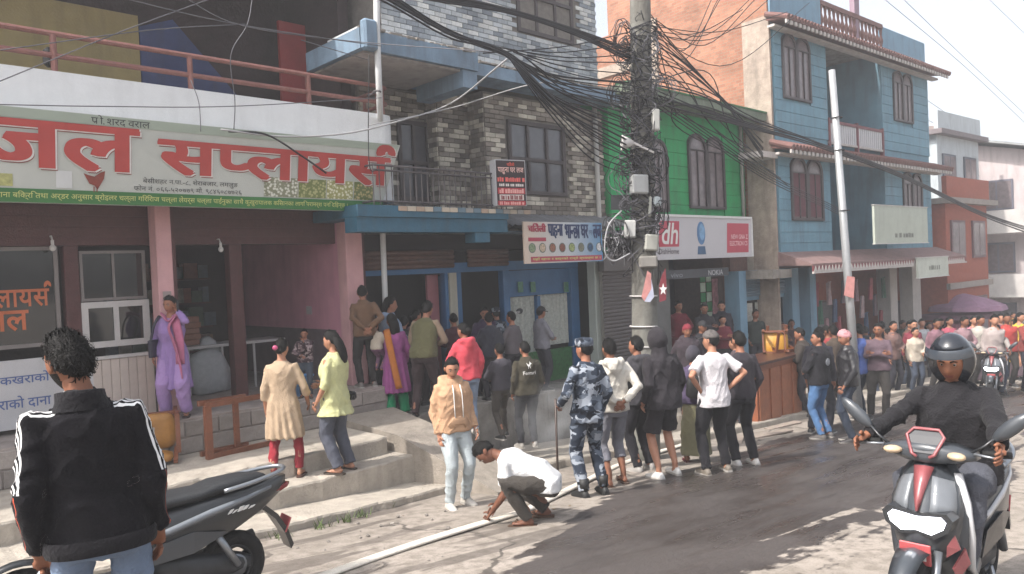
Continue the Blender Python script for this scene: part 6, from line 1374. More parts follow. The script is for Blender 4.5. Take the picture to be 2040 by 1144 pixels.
# ------------------------------------------------------------------ fire hose, bucket, furniture dragged out
hp_ = [gp(*q) for q in ((560, 1185), (680, 1140), (780, 1105), (880, 1072), (985, 1040), (1048, 1020), (1120, 985), (1180, 955), (1245, 925), (1330, 898), (1420, 872), (1500, 852), (1590, 826))]
hs_ = crom([(p[0], p[1], gz(p[0], p[1])+.022) for p in hp_], 6); hm = MB(); hm.tube(hs_, [(.055, .02)]*len(hs_), 8)
hm.build('fire_hose', mat('hose_canvas', 'cfc8bc', .85, .1, 20, .3, 80), None, True, label='flat pale canvas fire hose lying along the road edge', cat='hose')
bk = fz(604, 775, .29); bk = fz(606, 788, .29)
bt = thing('bucket', 'light blue plastic bucket beside the beige tunic woman on shop floor', 'bucket', bk)
n = 20; R = [[(bk[0]+r*math.cos(a), bk[1]+r*math.sin(a), bk[2]+z) for a in np.linspace(0, 2*math.pi, n, endpoint=False)] for r, z in ((.10, 0), (.135, .27), (.15, .275), (.15, .29), (.13, .29), (.095, .02))]
MB().loft(R).build('pail', mat('bucket_blue', '5f8fc0', .4, .06), bt, True); MB().tube([(bk[0]+.14*math.cos(a), bk[1]+.02, bk[2]+.28+.1*math.sin(a)) for a in np.linspace(0, math.pi, 9)], .006, 6).build('handle', CHROME, bt)
def sack(px, py, z, w, h, d, tilt, label, m):
    p = fz(px, py, z); rr = random.Random(int(px)); mb = MB(); R = []
    for k, (f, u) in enumerate(((.72, 0), (1, .06), (1.06, .3), (1, .65), (.86, .9), (.55, 1.0), (.3, 1.03))):
        a = np.linspace(0, 2*math.pi, 20, endpoint=False); R.append([np.array([np.sign(math.cos(t))*abs(math.cos(t))**.7*w*f*(1+.05*math.sin(3*t+k)), np.sign(math.sin(t))*abs(math.sin(t))**.7*d*f, u*h]) for t in a])
    M_ = roty(tilt); mb.loft([[M_@q+p for q in r_] for r_ in R]); mb.build('feed_sack', m, None, True, label=label, cat='sack', group='feed sacks in the shop')
SACK = mat('woven_sack', 'a5a8aa', .7, .12, 14, .4, 60)
sack(420, 782, .30, .27, .62, .18, -.1, 'bulging white feed sack with green print on the shop floor', SACK); sack(452, 775, .30, .14, .85, .12, -.35, 'slim white feed sack leaning against the other sacks', SACK); sack(385, 770, .30, .22, .5, .16, .1, 'squat white feed sack behind the woman in lilac', SACK)
gpt = fz(405, 765, .5); B('print_mark', (0, 0, 0), (.001, .001, .001), foil) if False else None
WOODC = mat('chair_wood', '74452f', .5, .2, 14, .25, 60); GOLD = mat('gold_vinyl', '96682a', .45, .25, 5, .3, 30); GOLDY = mat('gold_bright', 'bd8a2f', .45, .2, 6, .3, 30)
def chair(label, mtx, cm, group='wooden chairs dragged outside'):
    t = thing('wooden_chair', label, 'chair', mtx=mtx, group=group)
    def bd(name, mb, m, smooth=False): mb.local = True; return mb.build(name, m, t, smooth)
    for sx in (-1, 1):
        bd('leg', MB().bar((sx*.21, .21, 0), (sx*.21, .20, .43), .045, .045), WOODC); bd('leg', MB().bar((sx*.21, -.24, 0), (sx*.21, -.21, .43), .045, .045), WOODC)
        bd('back_post', MB().bar((sx*.21, -.212, .432), (sx*.20, -.30, .92), .045, .04), WOODC); bd('arm', MB().bar((sx*.235, -.25, .64), (sx*.235, .2, .64), .05, .03), WOODC); bd('arm_post', MB().bar((sx*.235, .2, .44), (sx*.235, .19, .624), .04, .04), WOODC)
        bd('rail', MB().bar((sx*.212, -.2, .40), (sx*.212, .19, .40), .03, .06), WOODC)
    bd('rail', MB().bar((-.19, .205, .40), (.19, .205, .40), .03, .06), WOODC); bd('rail', MB().bar((-.19, -.208, .2), (.19, -.208, .2), .025, .04), WOODC)
    bd('seat_cushion', MB().loft([[(x*w, y*w, z) for x, y in [(.215*np.sign(math.cos(a))*abs(math.cos(a))**.5, .215*np.sign(math.sin(a))*abs(math.sin(a))**.5) for a in np.linspace(0, 2*math.pi, 20, endpoint=False)]] for z, w in ((.432, .93), (.45, 1.0), (.49, 1.0), (.515, .9), (.525, .6))]), cm, True)
    bd('back_cushion', MB().loft([[(x*w, y, .74+zz*w) for x, zz in [(.18*np.sign(math.cos(a))*abs(math.cos(a))**.5, .18*np.sign(math.sin(a))*abs(math.sin(a))**.5) for a in np.linspace(0, 2*math.pi, 20, endpoint=False)]] for y, w in ((-.30, .9), (-.27, 1), (-.23, .97), (-.20, .6))]), cm, True)
    return t
Tm = lambda p, *rots: Matrix.Translation(Vector([float(v) for v in p])) @ (rots[0] if len(rots) == 1 else rots[0] @ rots[1] if len(rots) == 2 else rots[0] @ rots[1] @ rots[2])
Rz = lambda a: Matrix.Rotation(math.radians(a), 4, 'Z'); Rx = lambda a: Matrix.Rotation(math.radians(a), 4, 'X'); Ry = lambda a: Matrix.Rotation(math.radians(a), 4, 'Y')
p = fz(362, 912, -.13); chair('overturned wooden armchair with golden brown cushions beside the wooden frame', Tm((p[0]-.05, p[1]+.62, -.13+.31), Rz(-20), Rx(88)), GOLD)
p = fz(28, 985, -.34); chair('wooden armchair tipped on its back by the steps behind the tracksuit man', Tm((p[0]+.1, p[1], -.34+.33), Rz(40), Rx(82)), GOLD)
# wooden bench frame on its side against the plinth
p = fz(418, 915, -.13); wf = thing('table_frame', 'empty brown wooden table frame lying on its side against the plinth', 'table frame', (p[0], p[1], -.13))
q = p; w = 1.05; MB().bar(q+[0, 0, 0], q+[0, 0, .62], .075, .07).build('upright', WOODC, wf); MB().bar(q+[.42, .2, .04], q+[.42, .2, .58], .06, .05).build('upright', WOODC, wf)
for z in (.0, .6): MB().bar(q+[-.02, 0, z+.03], q+[w*.75, .08, z+.03], .05, .06).build('frame_rail', WOODC, wf); MB().bar(q+[-.02, .22, z+.03], q+[w*.55, .26, z+.03], .05, .06).build('frame_rail', WOODC, wf)
p = fz(150, 880, -.13); wf2 = thing('wooden_bench', 'rough wooden bench standing on the top step beneath the blue printed notice', 'bench', (p[0]-.7, p[1]-.1, -.13)); x0, y0 = p[0]-.95, p[1]-.3
for dx_ in (0, .75):
    for dy_ in (0, .32): MB().bar((x0+dx_, y0+dy_, -.13), (x0+dx_, y0+dy_, .38+.25*(dy_ > 0)), .06, .06).build('leg', WOODC, wf2)
for dy_ in (.0, .11, .22): MB().box((x0-.06, y0+dy_-.03, .38), (x0+.82, y0+dy_+.07, .415)).build('seat_slat', WOODC, wf2)
MB().bar((x0-.05, y0+.3, .6), (x0+.8, y0+.3, .6), .05, .07).build('back_rail', WOODC, wf2)
# brown shop counter on the pavement with a golden chair upturned on it
a = np.array([12.9, 7.05, 0]); ang = .02; Lc = 1.85; gzc = gz(13.2, 7.05)+.115
ct = thing('wooden_counter', 'varnished brown wooden counter standing on the pavement before the brick pier', 'counter', (a[0], a[1], gzc), ang)
def lc(name, x, y, m, p=None): mb = MB(); mb.local = True; mb.box(x, y); return mb.build(name, m, p or ct)
Hc = 1.06
CW = mat('counter_wood', '8a5238', .45, .2, 7, .2, 50); lc('carcass', (0, .03, -.35), (Lc, .62, Hc), CW); lc('top', (-.05, -.05, Hc), (Lc+.05, .68, Hc+.05), mat('counter_top_dark', '4a2c22', .4, .2, 7))
for i in range(4): lc('panel', (.06+i*Lc/4, .008, -.25), ((i+1)*Lc/4-.04, .029, Hc-.12), mat('counter_panel', '925a3e', .45, .2, 6, rand=.1))
lc('plinth_rail', (-.02, -.004, -.36), (Lc+.02, .03, -.26), CW)
ctM = ct.matrix_world
for k, (lx, ly, lz, r, lab, cm) in enumerate(((Lc*.72, .3, Hc+.33, (Rz(30), Ry(100)), 'golden cane armchair tipped over on top of the brown counter', GOLDY), (Lc*.98, .35, Hc+.52, (Rz(-35), Rx(195)), 'golden armchair turned upside down on the brown counter end', GOLDY))):
    chair(lab, ctM @ Matrix.Translation((lx, ly, lz)) @ r[0] @ r[1], cm)
tb = thing('wooden_table', 'small dark wooden table between the brown counter and men in jackets', 'table', mtx=ctM @ Matrix.Translation((Lc+.35, .1, -.1)))
def lt(name, x, y): mb = MB(); mb.local = True; mb.box(x, y); mb.build(name, WOODC, tb)
lt('table_top', (0, 0, .86), (.8, .6, .9)); [lt('leg', (x, y, -.3), (x+.06, y+.06, .86)) for x in (.03, .7) for y in (.03, .5)]; [lt('stretcher', (.09, y+.01, .4), (.7, y+.05, .45)) for y in (.03, .5)]
for i, (px, py, L_) in enumerate(((1530, 868, 1.1), (1470, 880, .7), (1560, 850, .9))):
    p = gp(px, py); MB().cbox((p[0], p[1], gz(p[0], p[1])+.02), (L_, .16, .03), rotz_(rb.uniform(-.3, .5)), bev=.004).build('loose_board', mat('board_grey', '8d8177', .8, .2, 8), label=('long', 'short', 'cracked')[i]+' pale board dropped on the road edge before the counter', cat='board')

# ------------------------------------------------------------------ the people
def vert(p, py):
    lo, hi = -6, 12
    for _ in range(50):
        m = (lo+hi)/2; q = np.array([p[0], p[1], m])-CAM
        if 572-FPX*(q@UP)/(q@FW) > py: lo = m
        else: hi = m
    return lo
def foot(px, pyf, pyh, z=None, hmax=1.84):
    p = gp(px, pyf) if z is None else fz(px, pyf, z); h = vert(p, pyh)-p[2]; return p, float(min(max(h-.012, .8), hmax))
def hd(px, py, H, z=None):
    if z is None: p = gp(px, py, H); return np.array([p[0], p[1], gz(p[0], p[1])]), H
    p = fz(px, py, z+H); return np.array([p[0], p[1], z]), H
def zt(x, y): return -.16-.03*(x-6.3) if y > 9.2 else max(gz(x, y)+.1, -.55)
def hY(px, py, Y, zf=None, lo=1.5, hi=1.76):
    p = fy(px, py, Y); z = (zf or zt)(p[0], p[1]); H = min(max(p[2]-z-.012, lo), hi); return np.array([p[0], p[1], z]), float(H)
def hG(px, py, H, x0=9., x1=44.):                              # stand on the street where a person of height H shows the head there
    best = None
    for X_ in np.arange(x0, x1, .25):
        p = fX(px, py, X_); e = abs(p[2]-gz(p[0], p[1])-H)+(max(0, p[1]-8.3)+max(0, 3.4-p[1]))*.6
        if best is None or e < best[0]: best = (e, p)
    p = best[1]; z = gz(p[0], p[1]); return np.array([p[0], p[1], z]), float(min(max(p[2]-z-.012, 1.46), 1.8))
def camo(name, cols, sc=7):
    m = mat(name, cols[0], .9, bump=.3, bscale=120, spec=.2); N, L, b = nodes(m); tc = N.new('ShaderNodeTexCoord'); out = None
    prev = None
    for i, c in enumerate(cols):
        if i == 0: continue
        nz = N.new('ShaderNodeTexNoise'); mp = N.new('ShaderNodeMapping'); mp.inputs['Location'].default_value = (i*3.7, i*5.1, i*2.3); mp.inputs['Scale'].default_value = (1, 1, 1.5); L.new(tc.outputs['Object'], mp.inputs[0]); L.new(mp.outputs[0], nz.inputs['Vector'])
        nz.inputs['Scale'].default_value = sc; nz.inputs['Detail'].default_value = 3; nz.inputs['Distortion'].default_value = .4; r = N.new('ShaderNodeMapRange'); t = (.47, .55, .6)[i-1]; r.inputs[1].default_value = t; r.inputs[2].default_value = t+.015; L.new(nz.outputs[0], r.inputs[0])
        mx = N.new('ShaderNodeMix'); mx.data_type = 'RGBA'; L.new(r.outputs[0], mx.inputs[0]); mx.inputs[7].default_value = (*lin(c), 1)
        if prev is None: mx.inputs[6].default_value = (*lin(cols[0]), 1)
        else: L.new(prev, mx.inputs[6])
        prev = mx.outputs[2]
    L.new(prev, b.inputs['Base Color']); return m
CAMO = camo('police_camo', ('59616d', '2a313d', '8d939c', '161b24')); CAMOG = camo('floral_camo', ('6a5a5c', '3a2a30', '8f8080', '241c20'), 14)
# track jacket: three white stripes along the shoulder and sleeve, one orange line below
TRK = mat('track_jacket', '131216', .95, .18, 12, .35, 90, sheen=.05, spec=.12); N, L, b_ = nodes(TRK)
def stripes():
    at = N.new('ShaderNodeAttribute'); at.attribute_name = 'st'; ao = N.new('ShaderNodeAttribute'); ao.attribute_name = 'so'; base = b_.inputs['Base Color'].links[0].from_socket
    def band(src, c, w):
        s_ = N.new('ShaderNodeMath'); s_.operation = 'SUBTRACT'; L.new(src, s_.inputs[0]); s_.inputs[1].default_value = c; a = N.new('ShaderNodeMath'); a.operation = 'ABSOLUTE'; L.new(s_.outputs[0], a.inputs[0]); l = N.new('ShaderNodeMath'); l.operation = 'LESS_THAN'; L.new(a.outputs[0], l.inputs[0]); l.inputs[1].default_value = w; return l.outputs[0]
    col = base
    for src, c, w, k in ((at.outputs['Fac'], -.024, .006, 'd8d8d8'), (at.outputs['Fac'], 0, .006, 'd8d8d8'), (at.outputs['Fac'], .024, .006, 'd8d8d8'), (ao.outputs['Fac'], 0, .0028, 'c0563c')):
        mx = N.new('ShaderNodeMix'); mx.data_type = 'RGBA'; L.new(band(src, c, w), mx.inputs[0]); L.new(col, mx.inputs[6]); mx.inputs[7].default_value = (*lin(k), 1); col = mx.outputs[2]
    L.new(col, b_.inputs['Base Color'])
stripes()
def track_attrs(v, J):
    y0_ = J['SHO'][0][1]-.03; st = np.where(v[:, 1] < y0_, -1., 1.); so = st.copy()
    for i, sg in enumerate((-1, 1)):
        A_, E_, W_ = J['SHO'][i], J['ELB'][i], J['WR'][i]
        for P0, P1, which in ((A_, E_, 'u'), (E_, W_, 'l')):
            d = P1-P0; L2 = d@d; t = ((v-P0)@d)/L2; q = v-(P0+np.outer(np.clip(t, 0, 1), d)); dist = np.linalg.norm(q, axis=1)
            lat = np.arctan2(q[:, 1], np.sqrt(q[:, 0]**2+q[:, 2]**2)+1e-6)*.064+.024; ok = (dist < .115) & (t > -.15) & (t < 1.02) & (q[:, 0]*sg > -.012)
            nr = (dist < .12) & (t > 0) & (t < 1) & (v[:, 0]*sg > abs(P0[0])-.03); st = np.where(nr, np.sign(lat), st); so = np.where(nr, np.sign(lat), so)
            if which == 'u': st = np.where(ok & (t < .95), lat, st)
            else: so = np.where(ok & (t >= -.12) & (q[:, 0]*sg > .0), lat, so); st = np.where(ok & (t > .02), np.sign(lat), st)
        sh = (v[:, 2] > 1.36) & (v[:, 0]*sg > .065) & (v[:, 0]*sg <= abs(A_[0])+.01); st = np.where(sh, v[:, 1]-J['SHO'][i][1]+.024-.02*np.clip((abs(A_[0])-v[:, 0]*sg)/.12, 0, 1), st)
    return dict(st=st, so=so)
VN, VM, VF = .011, .017, .026
# 1 man in the track jacket, close to the camera
p = fd(192, 900, 3.2); Pz = gz(p[0], p[1])
def fg_extra(I):
    t = I['t']; TX = I['TX']; c = MB(); a = np.linspace(.35, 2*math.pi-.35, 22)+math.pi/2; R = []
    for z, rx, ry, yo in ((1.39, .108, .092, -.012), (1.43, .092, .084, -.015), (1.468, .088, .083, -.02), (1.470, .080, .076, -.02), (1.42, .078, .07, -.014)): R.append(TX(np.stack([rx*np.cos(a), ry*np.sin(a)+yo, np.full(22, z)+.012*np.sin(a)*-1], 1)))
    c.loft(R, cap=False, close=False); local('collar', I, c, cloth('trackblack', '17161a'))
    h = MB(); aa = np.linspace(0, 2*math.pi, 24, endpoint=False); h.loft([TX(np.stack([.206*k*np.sign(np.cos(aa))*abs(np.cos(aa))**.8, .143*k*np.sign(np.sin(aa))*abs(np.sin(aa))**.8, np.full(24, z)], 1)) for z, k in ((.835, .97), (.85, 1.0), (.885, 1.0), (.90, .96))], cap=False); local('waist_rib', I, h, cloth('trackblack', '17161a'))
person('man in black tracksuit jacket with white shoulder stripes, standing beside the parked scooter', (p[0], p[1], Pz), -32, 1.725-Pz, ('jacket', TRK, track_attrs), ('jeans', cloth('denim_pale', '6d7d94')), 'short', arms=('down', 'down'), head=(-30, 5), voxel=VN, skin=1, tuft=700, beard=True, fat=.93, tilt=-5, twist=.01, lean=.01, hoff=(-.02, .01), extras=fg_extra, group=None, shoes=('shoe', '2a2a2a'), hem=.84)
# 2 woman in lilac on the phone at the shop front
p, H = foot(352, 838, 600, .29); p = p*[1.03, 1.03, 1]
def lilac(I):
    TX = I['TX']; local('dupatta', I, MB().tube(crom([TX([q])[0] for q in ((-.13, .14, .75), (-.15, .15, 1.1), (-.12, .15, 1.32), (-.08, .06, 1.44), (0, .1, 1.36), (.08, .06, 1.44), (.1, -.1, 1.38), (.11, -.15, 1.2), (.12, -.16, .9))], 4), [(.06, .014)]*33, 10), cloth('pinkscarf', 'b06a86'))
    local('dupatta_front', I, MB().tube(crom([TX([q])[0] for q in ((-.09, .10, 1.43), (-.02, .16, 1.28), (-.07, .165, 1.1), (-.12, .16, .8), (-.14, .16, .55))], 4), [(.075, .012)]*17, 10), cloth('pinkscarf', 'b06a86'))
    bg = MB().loft([TX([(x, y, z) for x, y in [(.24+.05*math.cos(a), .02+.16*np.sign(math.sin(a))*abs(math.sin(a))**.5) for a in np.linspace(0, 2*math.pi, 16, endpoint=False)]]) for z in (.86, .88, 1.0, 1.08, 1.10)]); bg.v = [v*I['s'] for v in bg.v]; bg.local = True
    bo = thing('handbag', 'dark navy shoulder bag hanging from the woman in lilac', 'bag', mtx=I['M']); bg.build('bag_body', mat('bag_navy', '1d1a2e', .5, .15, 6), bo, True)
    st = MB().tube(crom([TX([q])[0]*I['s'] for q in ((.25, .12, 1.08), (.2, .10, 1.3), (.15, .02, 1.43), (.2, -.12, 1.3), (.25, -.08, 1.08))], 5), [(.016, .005)]*21, 6); st.local = True; st.build('strap', mat('bag_navy', '1d1a2e'), bo, True)
    ph = MB().cbox(I['WR'][0]*I['s']+np.array([-.02, .03, .06]), (.012, .07, .14), bev=.004); ph.local = True; po = thing('mobile_phone', 'dark phone held to the ear of the woman in lilac', 'phone', mtx=I['M']); ph.build('phone_case', BLK, po)
person('woman in lilac tunic with pink scarf, phone at her ear in the shop front', p, 172, max(1.5, H), ('kurta', '8d74a8'), ('salwar', '9a7fb0'), 'bun', arms=('phone', 'relaxed'), fem=True, voxel=VM, extras=lilac, hem=.40, group=None, shoes=('sandal', '3a2a26'))
# 3 beige tunic woman, 4 pale yellow shirt woman
p, H = foot(572, 952, 674, -.34)
def clip_(I): local('hair_clip', I, MB().ball(I['HX'](np.array([[0, -.158, .01]]))[0], (.035, .014, .03), 10, 7), mat('clip_pink', 'a8456a', .3, .1))
person('woman in beige tunic and red leggings with pink hair clip, back turned on the steps', p, -6, H, ('kurta', 'a8937c'), ('leggings', '8a2a34'), 'bun', arms=('down', ((.27, .14, .90), (.5, -1, 0))), fem=True, voxel=VM, sl='roll', hem=.50, fat=1.08, extras=clip_, group=None, shoes=('sandal', '4a3026'), skin=2)
p, H = foot(676, 940, 658, -.34)
def pouch(I):
    o = thing('waist_pouch', 'small black pouch on the hip of the woman in pale yellow', 'bag', mtx=I['M']); m = MB().cbox(np.array([.17, -.08, .90])*I['s'], (.09, .16, .1), bev=.025); m.local = True; m.build('pouch_body', mat('bag_black', '18181a', .6), o, True)
person('woman in pale yellow shirt and wide grey trousers with long dark hair on steps', p, -62, H, ('shirt', 'b9b98a'), ('wide', '4c4f5a'), 'long', arms=('relaxed', 'front'), fem=True, voxel=VM, sl='mid', hem=.70, fat=1.12, extras=pouch, head=(-10, 14), group=None, shoes=('sandal', '3a3028'), skin=2)
# 5 child inside the shop
p, H = foot(612, 792, 656, .29); person('small child in maroon patterned sweater standing inside the shop front', p, 175, max(.95, H), ('sweater', CAMOG), ('trousers', '3c424c'), 'kid', arms=('chin', 'front'), voxel=VM, group=None, shoes=('sandal', '3a3028'))
# 6.. at the lodge doors
p, H = hY(722, 570, 9.55, lambda x, y: .29, 1.5, 1.7); person('man in brown jacket with hands clasped behind his back at shop floor edge', p, -30, H, ('jacket', '6b5240'), ('trousers', '2c2a2a'), 'short', arms=('behind', 'behind'), voxel=VM, fat=1.05, lean=6, group=None, shoes=('shoe', '6a6460'))
p, H = hY(774, 578, 9.6); person('woman in pale blue hooded top looking right at the lodge door', p, 55, H, ('hoodie', '8a9ab2'), ('trousers', '3a3c44'), 'long', arms=('front', 'front'), fem=True, voxel=VM, group=None, head=(10, 5))
p, H = foot(793, 832, 624, -.2, 1.62)
def dup(I):
    TX = I['TX']; local('dupatta', I, MB().tube(crom([TX([q])[0] for q in ((-.07, .13, 1.1), (-.09, .10, 1.40), (-.11, -.04, 1.44), (-.12, -.14, 1.3), (-.10, -.155, 1.05), (-.08, -.17, .8), (-.03, -.19, .5))], 4), [(.055, .014)]*25, 10), cloth('orangescarf', 'a8662f'))
wm = person('woman in purple tunic, orange scarf and green trousers carrying a toddler', p, -30, H, ('kurta', '8a4a7c'), ('salwar', '1f7a52'), 'long', arms=('carry', 'relaxed'), fem=True, voxel=VM, hem=.42, extras=dup, group=None, skin=1, shoes=('sandal', '3a3028'))
q = p+np.array([-.12, .30, .72]); q = wm['M'] @ Vector((-.26, .06, .62)); person('toddler in white top carried on the arm of the woman in purple', tuple(q), 20, .82, ('sweater', 'b0a596'), ('trousers', '6a4a62'), 'kid', arms=('front', 'front'), pel=(0, 0, 0), feet=((-.08, .1, .18), (.08, .12, .18)), voxel=VM, group=None, shoes=None)
p, H = hd(824, 618, 1.55, -.2); person('dark haired girl in plum top between purple woman and olive vest man', p, 45, 1.55, ('sweater', '5c2f44'), ('trousers', '2c2428'), 'bun', arms=('front', 'front'), fem=True, voxel=VM, group=None, detail=True)
p, H = foot(866, 830, 604, -.2, 1.8)
def vest(I): pass
p, H = foot(850, 832, 610, -.2, 1.8); person('man in olive sleeveless sweater bending towards the lodge door', p, 12, 1.74, ('sweater', '5c5a40'), ('trousers', '3a2e30'), 'short', arms=('front', 'front'), lean=16, voxel=VM, fat=1.14, group=None, twist=-10, sleeve='8a7866', shoes=('shoe', '2a2626'))
p, H = foot(938, 868, 643, -.4, 1.7); person('woman in coral pink hoodie and pale jeans at the lodge door', p, -25, H, ('hoodie', 'c24a55'), ('jeans', '7f8ea4'), 'bun', arms=('front', 'relaxed'), fem=True, voxel=VM, fat=1.05, group=None, shoes=('shoe', 'c0bcb8'), feet=((-.1, -.02), (.12, .12)))
p, H = hY(962, 610, 9.85); person('man in dark purple jacket facing the street from lodge doorway', p, 165, H, ('jacket', '3a2c44'), ('trousers', '26242c'), 'short', arms=('down', 'front'), voxel=VM, group=None, head=(15, 12))
p, H = hY(992, 628, 10.1); person('policeman in grey camouflage standing inside the lodge doorway', p, -40, H, ('shirt', CAMO), ('trousers', CAMO), 'short', arms=('front', 'down'), hat=('police', CAMO), voxel=VM, group=None, shoes=('boot', '151515'))
p, H = foot(1003, 872, 684, -.55, 1.6); person('slim boy in charcoal top and trousers before the lodge door', p, -35, H, ('sweater', '46434a'), ('trousers', '4a4540'), 'short', arms=('front', 'front'), voxel=VM, group=None, feet=((-.1, -.1), (.12, .14)))
for px, py, Y_, fc, tp, hr, lab in ((800, 640, 9.75, 10, ('jacket', '2e2a2e'), 'short', 'man in black jacket half hidden behind the purple tunic woman'), (905, 632, 9.8, -35, ('sweater', '4a2c34'), 'bun', 'woman in wine red sweater just inside the left lodge door'), (845, 625, 10.3, 30, ('shirt', '5a4a44'), 'short', 'man in dusty brown shirt inside the left lodge doorway'), (975, 640, 9.3, -30, ('jacket', '30303a'), 'short', 'man in navy jacket before the middle lodge door'), (1020, 655, 9.3, -60, ('sweater', '5a5458'), 'short', 'boy in mouse grey sweater by the blue window frame')):
    p, H = hY(px, py, Y_, None, 1.45, 1.72); person(lab, p, fc, H, tp, ('trousers', '26242a'), hr, arms=('front', 'down'), fem=hr == 'bun', voxel=VM, group='people crowding the lodge doors', tuft=60)
# boy in the dark jacket with printed back
def ferr(I):
    M = I['M']; I['_print'] = True; PRINTS.append(I)
PRINTS = []
p, H = foot(1056, 892, 680, -.62, 1.66); person('boy in dark olive jacket with white horse emblem and lettering on back', p, -20, H, ('jacket', '3e3a30'), ('trousers', '2c2c30'), 'short', arms=('relaxed', 'relaxed'), voxel=.013, group=None, extras=ferr, shoes=('shoe', '8a8680'))
p, H = hY(1077, 626, 9.45); person('man in grey jacket and dark cap in profile by curtain window', p, 62, H, ('jacket', '77767e'), ('trousers', '33333a'), 'short', arms=('front', 'front'), hat=('cap', '201f22'), voxel=VM, group=None)
# kid in the beige hoodie on the road edge
p, H = foot(912, 1008, 710)
def strings(I):
    TX = I['TX']
    for sg in (-1, 1): local('drawstring', I, MB().tube([TX([q])[0] for q in ((sg*.045, .115, 1.40), (sg*.05, .15, 1.3), (sg*.052, .155, 1.15), (sg*.05, .15, 1.03))], .006, 6), WHT)
    o = MB().tube([TX([q])[0] for q in ((-.11, .128, .93), (-.06, .15, 1.0), (.06, .15, 1.0), (.11, .128, .93))], [(.01, .05)]*4, 8); local('pouch_pocket', I, o, cloth('beigehood', 'b08d70'))
    d = MB().cbox(I['WR'][0]*I['s']+np.array([0.0, .04, -.06])*I['s'], (.035, .03, .13), bev=.008); d.local = True; oo = thing('plastic_bottle', 'small white plastic bottle in the hand of the boy in beige hoodie', 'bottle', mtx=I['M']); d.build('bottle_body', WHT, oo, True)
person('boy in beige hoodie and pale grey joggers looking down at the road edge', p, 148, H, ('hoodie', cloth('beigehood', 'b08d70')), ('trousers', 'a3abae'), 'short', arms=('relaxed', 'down'), head=(16, 22), voxel=.013, group=None, extras=strings, shoes=('shoe', 'b7b2aa'), feet=((-.11, .02), (.12, .08)), skin=2)
# crouching man picking up the hose
p = gp(1070, 1040); p = np.array([p[0], p[1], gz(p[0], p[1])])
person('crouching man in white t-shirt reaching down to the fire hose', p, -82, 1.70, ('tee', 'cdcdcd'), ('trousers', '3e3a36'), 'short', sl='short', pel=(0, -.12, -.52), lean=64, arms=(((-.10, .42, .13), (-.5, -1, .2)), ((.12, .40, .15), (.6, -.6, .2))), feet=((-.13, .10), (.15, -.04)), knee=((-.35, 1, .5), (.35, 1, .5)), head=(-10, 12), voxel=.013, group=None, skin=3, shoes=('sandal', '4a3628'), hem=.84)
# policeman with baton
p, H = foot(1178, 986, 673)
def baton(I):
    w = I['WR'][0]; s = I['s']; o = thing('baton', 'long dark wooden stick in the hand of the camouflage policeman', 'stick', mtx=I['M']); m = MB().tube([np.array([w[0]-.02, w[1]+.05, w[2]+.06])*s, np.array([w[0]-.03, w[1]+.06, .0])*s], .013*s, 8); m.local = True; m.build('stick_shaft', mat('baton_wood', '3c2f2a', .5, .2), o, True)
person('policeman in grey camouflage uniform and cap holding a long stick', p, -24, H, ('shirt', CAMO), ('trousers', CAMO), 'short', arms=('holdstick', 'relaxed'), hat=('police', CAMO), voxel=.014, group=None, shoes=('boot', '151515'), extras=baton, fat=1.06, hem=.80, head=(-14, 0))
p, H = foot(1228, 964, 674); person('youth in white hoodie and rolled grey trousers with hands behind back', p, -22, H, ('hoodie', 'c2bdb4'), ('rolled', '6d6d74'), 'short', arms=('behind', 'behind'), voxel=.014, group=None, shoes=('sandal', '4a3a30'), skin=1, fat=1.02, head=(-8, 0))
p, H = foot(1278, 938, 664, hmax=1.78); person('young man in charcoal hooded jacket and black trousers beside white hoodie youth', p, -30, H, ('hoodie', '3c3b40'), ('trousers', '1e1d22'), 'short', arms=('relaxed', 'relaxed'), voxel=VM, group=None, head=(-20, 0), shoes=('shoe', '8c8884'))
def sackbag(I):
    TX = I['TX']; o = thing('drawstring_bag', 'black drawstring bag on the back of the figure in purple top', 'bag', mtx=I['M']); m = MB().loft([TX([(x, y, z) for x, y in [(.15*w*math.cos(a), -.19+.07*w*math.sin(a)) for a in np.linspace(0, 2*math.pi, 14, endpoint=False)]])*I['s'] for z, w in ((.98, .7), (1.02, 1), (1.2, 1), (1.3, .8), (1.34, .4))]); m.local = True; m.build('bag_body', mat('bag_black', '18181a', .6), o, True)
    e = MB().ball(TX([(.03, -.262, 1.14)])[0]*I['s'], np.array([.05, .006, .05])*I['s'], 10, 6); e.local = True; e.build('emblem', WHT, o)
p, H = foot(1330, 950, 650, hmax=1.84); person('tall man in black hooded top and shorts with white shoes, hood up', p, -28, H, ('hoodie', '2b282c'), ('shorts', '231f22'), None, arms=('relaxed', 'relaxed'), hat=('hood', cloth('2b282c', '2b282c')), voxel=.014, group=None, shoes=('shoe', 'c6c4c0'), skin=2, feet=((-.15, .0), (.14, .06)), hem=.80)
p, H = foot(1388, 920, 690, hmax=1.62); person('short figure in grey hood and purple top with long khaki skirt', p, 8, H, ('sweater', '4a4058'), ('skirt', '6d6a52'), None, arms=('front', 'front'), hat=('scarf', cloth('greyscarf', '45424a')), fem=True, voxel=VM, group=None, extras=sackbag, shoes=('sandal', '5a2a30'))
p, H = foot(1428, 942, 655, hmax=1.8); person('man in white t-shirt and grey cap standing with hands on hips', p, -14, H, ('tee', 'c3bfc2'), ('trousers', '1c1b1f'), 'short', sl='short', arms=('hip', 'hip'), hat=('cap', '55504e'), voxel=.014, group=None, shoes=('shoe', '6a6258'), fat=1.1, feet=((-.16, -.02), (.15, .06)), head=(-28, 0), skin=2, hem=.80)
